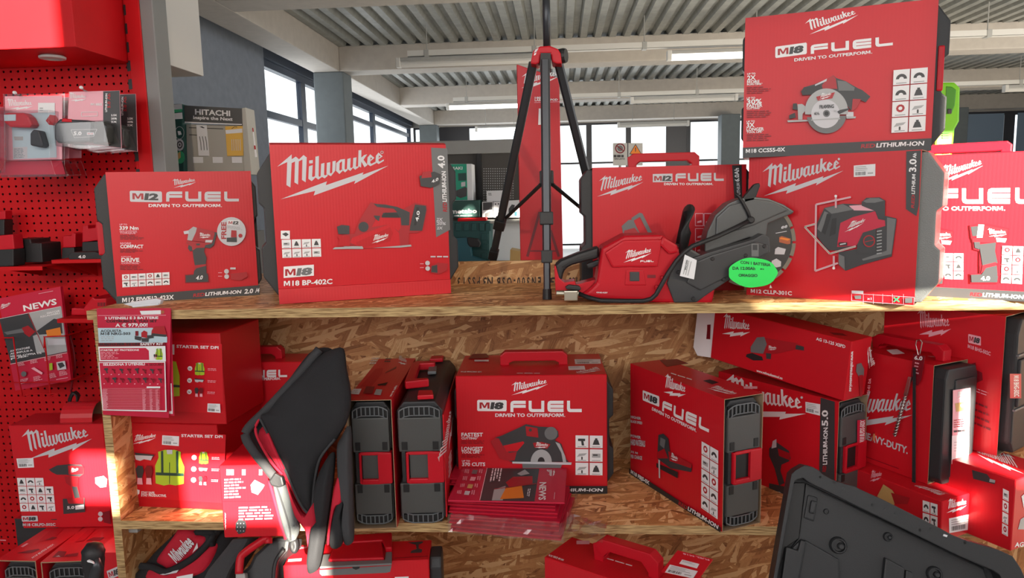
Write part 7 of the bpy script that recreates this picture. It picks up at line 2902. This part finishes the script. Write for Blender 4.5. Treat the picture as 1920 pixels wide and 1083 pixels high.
# ------------------------------------------------------------------ behind the shelf: drill bit display, shop shelving, cartons
T = Thing('bit_display', 'grey cardboard drill bit display with a dark header and two hanging cards', 'display stand', V3((at_y(G1(1065, 1040), 2.9).x, 2.9, 0)), V3((1, .05, 0)))
f = Face(T, (0, 0, 0), (1, 0, 0), (0, 0, 1))
P = Print(f, G1)
PT = Crop(310, 170, 6.368)
P.C = PT
m = MB()
P.solid([(248, 400), (935, 410), (950, 1700), (280, 1700)], -.012, 0, 'hit', mb=m)
m.build('back_board', T.e, .002)
q_ = f.px(PT(280, 1690))
MB().box((q_[0] + .03, .004, 0), (q_[0] + .28, .10, q_[1]), 'hit_d').build('stand_column', T.e, .003)
MB().box((q_[0] - .02, -.15, 0), (q_[0] + .33, .2, .02), 'hit_d').build('base_plate', T.e, .003)
m = MB()
P.solid([(235, 178), (930, 215), (935, 410), (248, 372)], -.010, .012, 'hit_d', mb=m)
m.build('header', T.e, .002)
m = MB()
P.solid([(930, 212), (975, 205), (1050, 1000), (960, 1000)], -.08, .015, 'hit', mb=m)
m.build('side_wing', T.e, .002)
m = MB()
P.solid([(98, 172), (240, 165), (288, 1700), (160, 1700)], -.05, .03, 'dgreen', mb=m)
m.build('side_pillar', T.e, .004)
P2 = Print(f, PT, .0302)
P2.poly([(100, 180), (240, 168), (246, 235), (105, 245)], 'silver')
P2.poly([(104, 240), (242, 228), (243, 262), (106, 275)], 'green')
P2.poly([(106, 285), (244, 270), (250, 345), (112, 352)], 'white')
P2.circ(213, 510, 55, 'silver', 24, 75)
P2.circ(213, 510, 50, 'dgreen', 24, 70)
P2.poly([(190, 490), (225, 490), (240, 530), (200, 540)], 'white')
P2.circ(215, 652, 52, 'silver', 24, 72)
P2.circ(217, 652, 34, 'dgrey', 20, 46)
P2.circ(217, 652, 22, 'silver', 16, 30)
P2.circ(217, 652, 10, 'dgrey', 12, 14)
P2.circ(225, 800, 52, 'green', 24, 74)
P2.poly([(172, 770), (225, 730), (230, 800), (195, 830)], 'tan')
P2.out('emblem_print')
P2 = Print(f, PT, .0122)
P2.text('HITACHI', (372, 285), (790, 306), (370, 222), 'white')
P2.text('Inspire the Next', (350, 340), (818, 362), (350, 302), 'white')
P2.poly([(250, 372), (930, 402), (930, 412), (250, 388)], 'white')
P2.out('header_lettering')
P.line([(282, 440), (692, 455)], 8, 'black')
P.line([(286, 525), (380, 530)], 8, 'black')
for x, xe in ((320, 490), (515, 730), (760, 925)):
    P.line([(x, 965), (xe, 967)], 9, 'black')
for x in (330, 565, 795):
    P.poly([(x, 790), (x + 122, 792), (x + 125, 862), (x + 5, 862)], 'label')
P.out('slot_and_label_print')
P2 = Print(Face(T, (0, 0, 0), (1, 0, 0), (0, 0, 1)), PT)
T3 = Thing('bit_card', 'white card of drill bits hanging on the grey display', 'bit card', T.mx @ P.at((400, 780), .004), T.mx.to_3x3() @ V3((1, 0, 0)), Z, 'cards on the bit display')
Pc = Print(Face(T3, (0, 0, 0), (1, 0, 0), (0, 0, 1)), PT)
m = MB()
Pc.solid([(370, 408), (495, 412), (528, 778), (398, 776)], 0, .001, 'label', mb=m)
m.build('card', T3.e)
Pc.base = .001
Pc.poly([(410, 430), (440, 426), (475, 445), (455, 448)], 'dgrey')
for x in (410, 445, 480):
    Pc.line([(x, 545), (x + 15, 620), (x + 22, 710)], 9, 'grey')
Pc.out('bits_print')
T3 = Thing('bit_card', 'yellow card of drill bits hanging on the grey display', 'bit card', T.mx @ P.at((742, 780), .004), T.mx.to_3x3() @ V3((1, 0, 0)), Z, 'cards on the bit display')
Pc = Print(Face(T3, (0, 0, 0), (1, 0, 0), (0, 0, 1)), PT)
M['yellow'] = mat('yellow_card', (0.82, 0.50, 0.10), 0.5)
m = MB()
Pc.solid([(715, 425), (925, 420), (935, 775), (740, 780)], 0, .001, 'yellow', mb=m)
m.build('card', T3.e)
Pc.base = .001
Pc.poly([(720, 470), (920, 452), (922, 500), (726, 515)], 'label')
for i in range(5):
    Pc.line([(795 + 25 * i, 580), (798 + 25 * i, 715)], 8, 'silver')
Pc.line([(795, 455), (830, 430), (862, 435)], 6, 'dgrey')
Pc.out('bits_print')
T3 = Thing('bit_card', 'red and white card at the side of the grey bit display', 'bit card', T.mx @ P.at((1050, 800), -.04), T.mx.to_3x3() @ V3((1, 0, 0)), Z, 'cards on the bit display')
Pc = Print(Face(T3, (0, 0, 0), (1, 0, 0), (0, 0, 1)), PT)
m = MB()
Pc.solid([(1028, 440), (1052, 445), (1098, 790), (1050, 800)], 0, .001, 'label', mb=m)
m.build('card', T3.e)
Pc.base = .001
Pc.poly([(1028, 440), (1052, 445), (1058, 490), (1034, 490)], 'mred')
Pc.poly([(1044, 650), (1078, 655), (1084, 700), (1048, 700)], 'mred')
Pc.out('bits_print')

GY = 6.0
BG = Crop(840, 220, 3.386)
a, b = at_y((700, 268), GY), at_y((1002, 262), GY)
T = Thing('shop_shelving', 'dark backed shop shelving with a pale top far behind the shelf', 'shelving', V3((a.x, GY, 0)), (1, 0, 0))
w = b.x - a.x
zt_ = a.z
MB().box((0, -.02, zt_ - .11), (w, .10, zt_), 'greym').build('top_panel', T.e, .004)
MB().box((0, .02, .4), (w, .05, zt_ - .11), 'dstand').build('back_board', T.e)
for px in (716, 899, 990):
    x = at_y((px, 330), GY).x - a.x
    MB().box((x - .018, -.015, 0), (x + .018, .03, zt_ - .11), 'case_d').build('upright', T.e)
zd = at_y((900, 411), 5.75).z
MB().box((0, -.42, zd - .03), (w, .0, zd), 'greym').build('deck', T.e, .003)
MB().box((0, -.15, 0), (w, -.02, zd - .03), 'label').build('base_unit', T.e)
ZD2 = at_y(BG(60, 1000), 5.3).z
MB().box((0, -1.1, 0), (w, -.15, ZD2), 'label').build('base_unit', T.e)
pb = MB()
for i in range(14):
    for j in range(14):
        q = at_y((907 + i * 4.2, 316 + j * 4.6), GY)
        pb.box((q.x - a.x - .004, .018, q.z - .004), (q.x - a.x + .004, .0195, q.z + .004), 'lgrey')
pb.build('peg_holes', T.e, kind='stuff')


def bgbox(name, label, cat, tl, tr, br, bl, y, depth, key, group=None):
    if bl[1] > 900:
        yy = (proj((at_y(BG(*bl), y).x, y, ZD2))[1] - 220) * 3.386
        bl, br = (bl[0], yy), (br[0], yy)
    T = Thing(name, label, cat, at_y(BG(*bl), y), (1, 0, 0), Z, group)
    P = Print(Face(T, (0, 0, 0), (1, 0, 0), (0, 0, 1)), BG)
    m = MB()
    P.solid([tl, tr, br, bl], -depth, 0, key, mb=m)
    m.build('box_body', T.e, .003)
    return T, P


yb = 5.62
T, P = bgbox('tool_box_carton', 'green and white carton standing on the far shelving', 'carton', (-20, 296), (150, 294), (158, 526), (-20, 530), yb, .2, 'label', 'cartons on the far shelving')
P.poly([(-20, 298), (118, 295), (124, 524), (-20, 528)], 'brightg')
P.text('MAKI', (18, 332), (92, 330), (18, 314), 'white')
P.poly([(64, 355), (115, 352), (117, 400), (66, 402)], 'dgreen')
P.poly([(50, 465), (110, 440), (122, 450), (118, 500), (80, 512), (52, 500)], 'dgrey')
P.poly([(84, 412), (110, 408), (110, 436), (84, 440)], 'silver')
P.out('front_print')
T, P = bgbox('tool_box_carton', 'dark green carton with white lettering below the green and white one', 'carton', (-20, 532), (198, 524), (200, 632), (-20, 636), yb - .06, .25, 'dgreen', 'cartons on the far shelving')
P.text('metabo', (18, 610), (184, 606), (18, 582), 'white')
P.fine((40, 618), (184, 616), (40, 630), 1, 'silver')
P.out('front_print')
T, P = bgbox('tool_box_carton', 'small dark and white carton in the row on the far shelving', 'carton', (216, 536), (284, 534), (284, 634), (216, 636), yb, .2, 'label', 'cartons on the far shelving')
P.poly([(222, 540), (282, 538), (282, 585), (222, 590)], 'dgrey')
P.poly([(235, 610), (270, 595), (275, 630), (235, 632)], 'grey')
P.out('front_print')
T, P = bgbox('tool_box_carton', 'narrow white carton beside the tripod leg on the far shelving', 'carton', (288, 536), (340, 534), (340, 634), (288, 636), yb, .2, 'label', 'cartons on the far shelving')
P.circ(302, 550, 5, 'dgrey', 8)
P.circ(320, 549, 5, 'dgrey', 8)
P.out('front_print')
T, P = bgbox('tool_box_carton', 'wide white carton lying on the smaller ones on the far shelving', 'carton', (244, 466), (356, 462), (356, 532), (246, 534), yb + .02, .25, 'label', 'cartons on the far shelving')
P.fine((256, 478), (280, 478), (256, 496), 3, 'grey', .6)
P.out('front_print')
T, P = bgbox('tool_box_carton', 'white carton with a grinder picture beside the tall red carton', 'carton', (350, 530), (456, 524), (456, 634), (350, 636), yb, .2, 'label', 'cartons on the far shelving')
P.poly([(385, 580), (405, 552), (425, 556), (410, 600), (385, 612)], 'dgrey')
P.poly([(420, 600), (440, 598), (438, 625), (422, 625)], 'tealb')
P.out('front_print')
T, P = bgbox('organiser_box', 'teal stacking tool box below the shelving deck', 'tool box', (-20, 660), (262, 656), (262, 940), (-20, 940), yb - .1, .3, 'teal')
for x in (0, 50, 100, 150, 200, 240):
    m = MB()
    P.solid([(x, 672), (x + 32, 671), (x + 32, 720), (x, 721)], 0, .012, 'teal', mb=m)
    m.build('rib', T.e, .003)
for y in (740, 800, 860):
    m = MB()
    P.solid([(212, y), (256, y - 1), (256, y + 40), (212, y + 41)], 0, .012, 'teal', mb=m)
    m.build('rib', T.e, .003)
m = MB()
P.solid([(62, 640), (240, 634), (245, 655), (62, 660)], -.1, .01, 'red_mt', mb=m)
m.build('lid_tray', T.e, .003, label='red tray on top')
T = Thing('jig_saw', 'teal cordless saw with a dark grip in front of the teal tool box', 'power tool', at_y(BG(60, 945), yb - .25), (1, 0, 0))
P = Print(Face(T, (0, 0, 0), (1, 0, 0), (0, 0, 1)), BG)
m = MB()
yj = (proj((T.mx.translation.x, yb - .25, ZD2))[1] - 220) * 3.386
P.solid([(-20, 770), (120, 762), (140, 800), (150, 880), (240, 912), (240, yj), (-20, yj)], -.08, 0, 'tealb', mb=m)
m.build('tool_body', T.e, .006)
m = MB()
P.solid([(120, 762), (190, 770), (208, 800), (195, 825), (140, 822), (125, 800)], -.06, .01, 'rubber', mb=m)
m.build('grip', T.e, .008)
T, P = bgbox('tool_box_carton', 'plain brown carton low beside the tall red carton', 'carton', (395, 838), (460, 850), (460, 945), (390, 945), 5.2, .2, 'tan', 'cartons on the far shelving')

# warning signs standing in the rear windows
SG = Crop(1040, 220, 5.053)
for (tl, br, lab, kind) in (((552, 243), (688, 455), 'pale sign with a round no entry symbol before the rear window', 0), ((698, 243), (834, 455), 'pale sign with an orange warning triangle before the rear window', 1)):
    T = Thing('warning_sign', lab, 'sign', at_y(SG(tl[0], br[1]), 6.4), (1, 0, 0), Z, 'signs before the rear windows')
    P = Print(Face(T, (0, 0, 0), (1, 0, 0), (0, 0, 1)), SG)
    m = MB()
    P.solid([tl, (br[0], tl[1]), br, (tl[0], br[1])], -.004, 0, 'signw', mb=m)
    m.build('board', T.e)
    cx = (tl[0] + br[0]) / 2
    if kind == 0:
        P.circ(cx, 293, 48, 'dred', 24)
        P.circ(cx, 293, 36, 'signw', 24)
        P.circ(cx, 293, 28, 'grey', 20)
        P.line([(cx - 32, 268), (cx + 32, 318)], 10, 'dred')
        P.text('FORBIDDEN'[:0] or 'ON LATO', (cx - 55, 400), (cx + 45, 400), (cx - 55, 384), 'dgrey')
        P.fine((cx - 60, 352), (cx + 60, 352), (cx - 60, 380), 1, 'dgrey', .8)
    else:
        P.poly([(cx, 250), (cx + 60, 350), (cx - 60, 350)], 'dgrey')
        P.poly([(cx, 262), (cx + 50, 344), (cx - 50, 344)], 'orange')
        P.poly([(cx - 5, 285), (cx + 5, 285), (cx + 3, 325), (cx - 3, 325)], 'dgrey')
    P.out('sign_print')
    po = P.at((cx, br[1]), -.01)
    MB().tube([po, V3((po.x, po.y, -at_y(SG(tl[0], br[1]), 6.4).z))], .012, 'greym', 8).build('post', T.e)
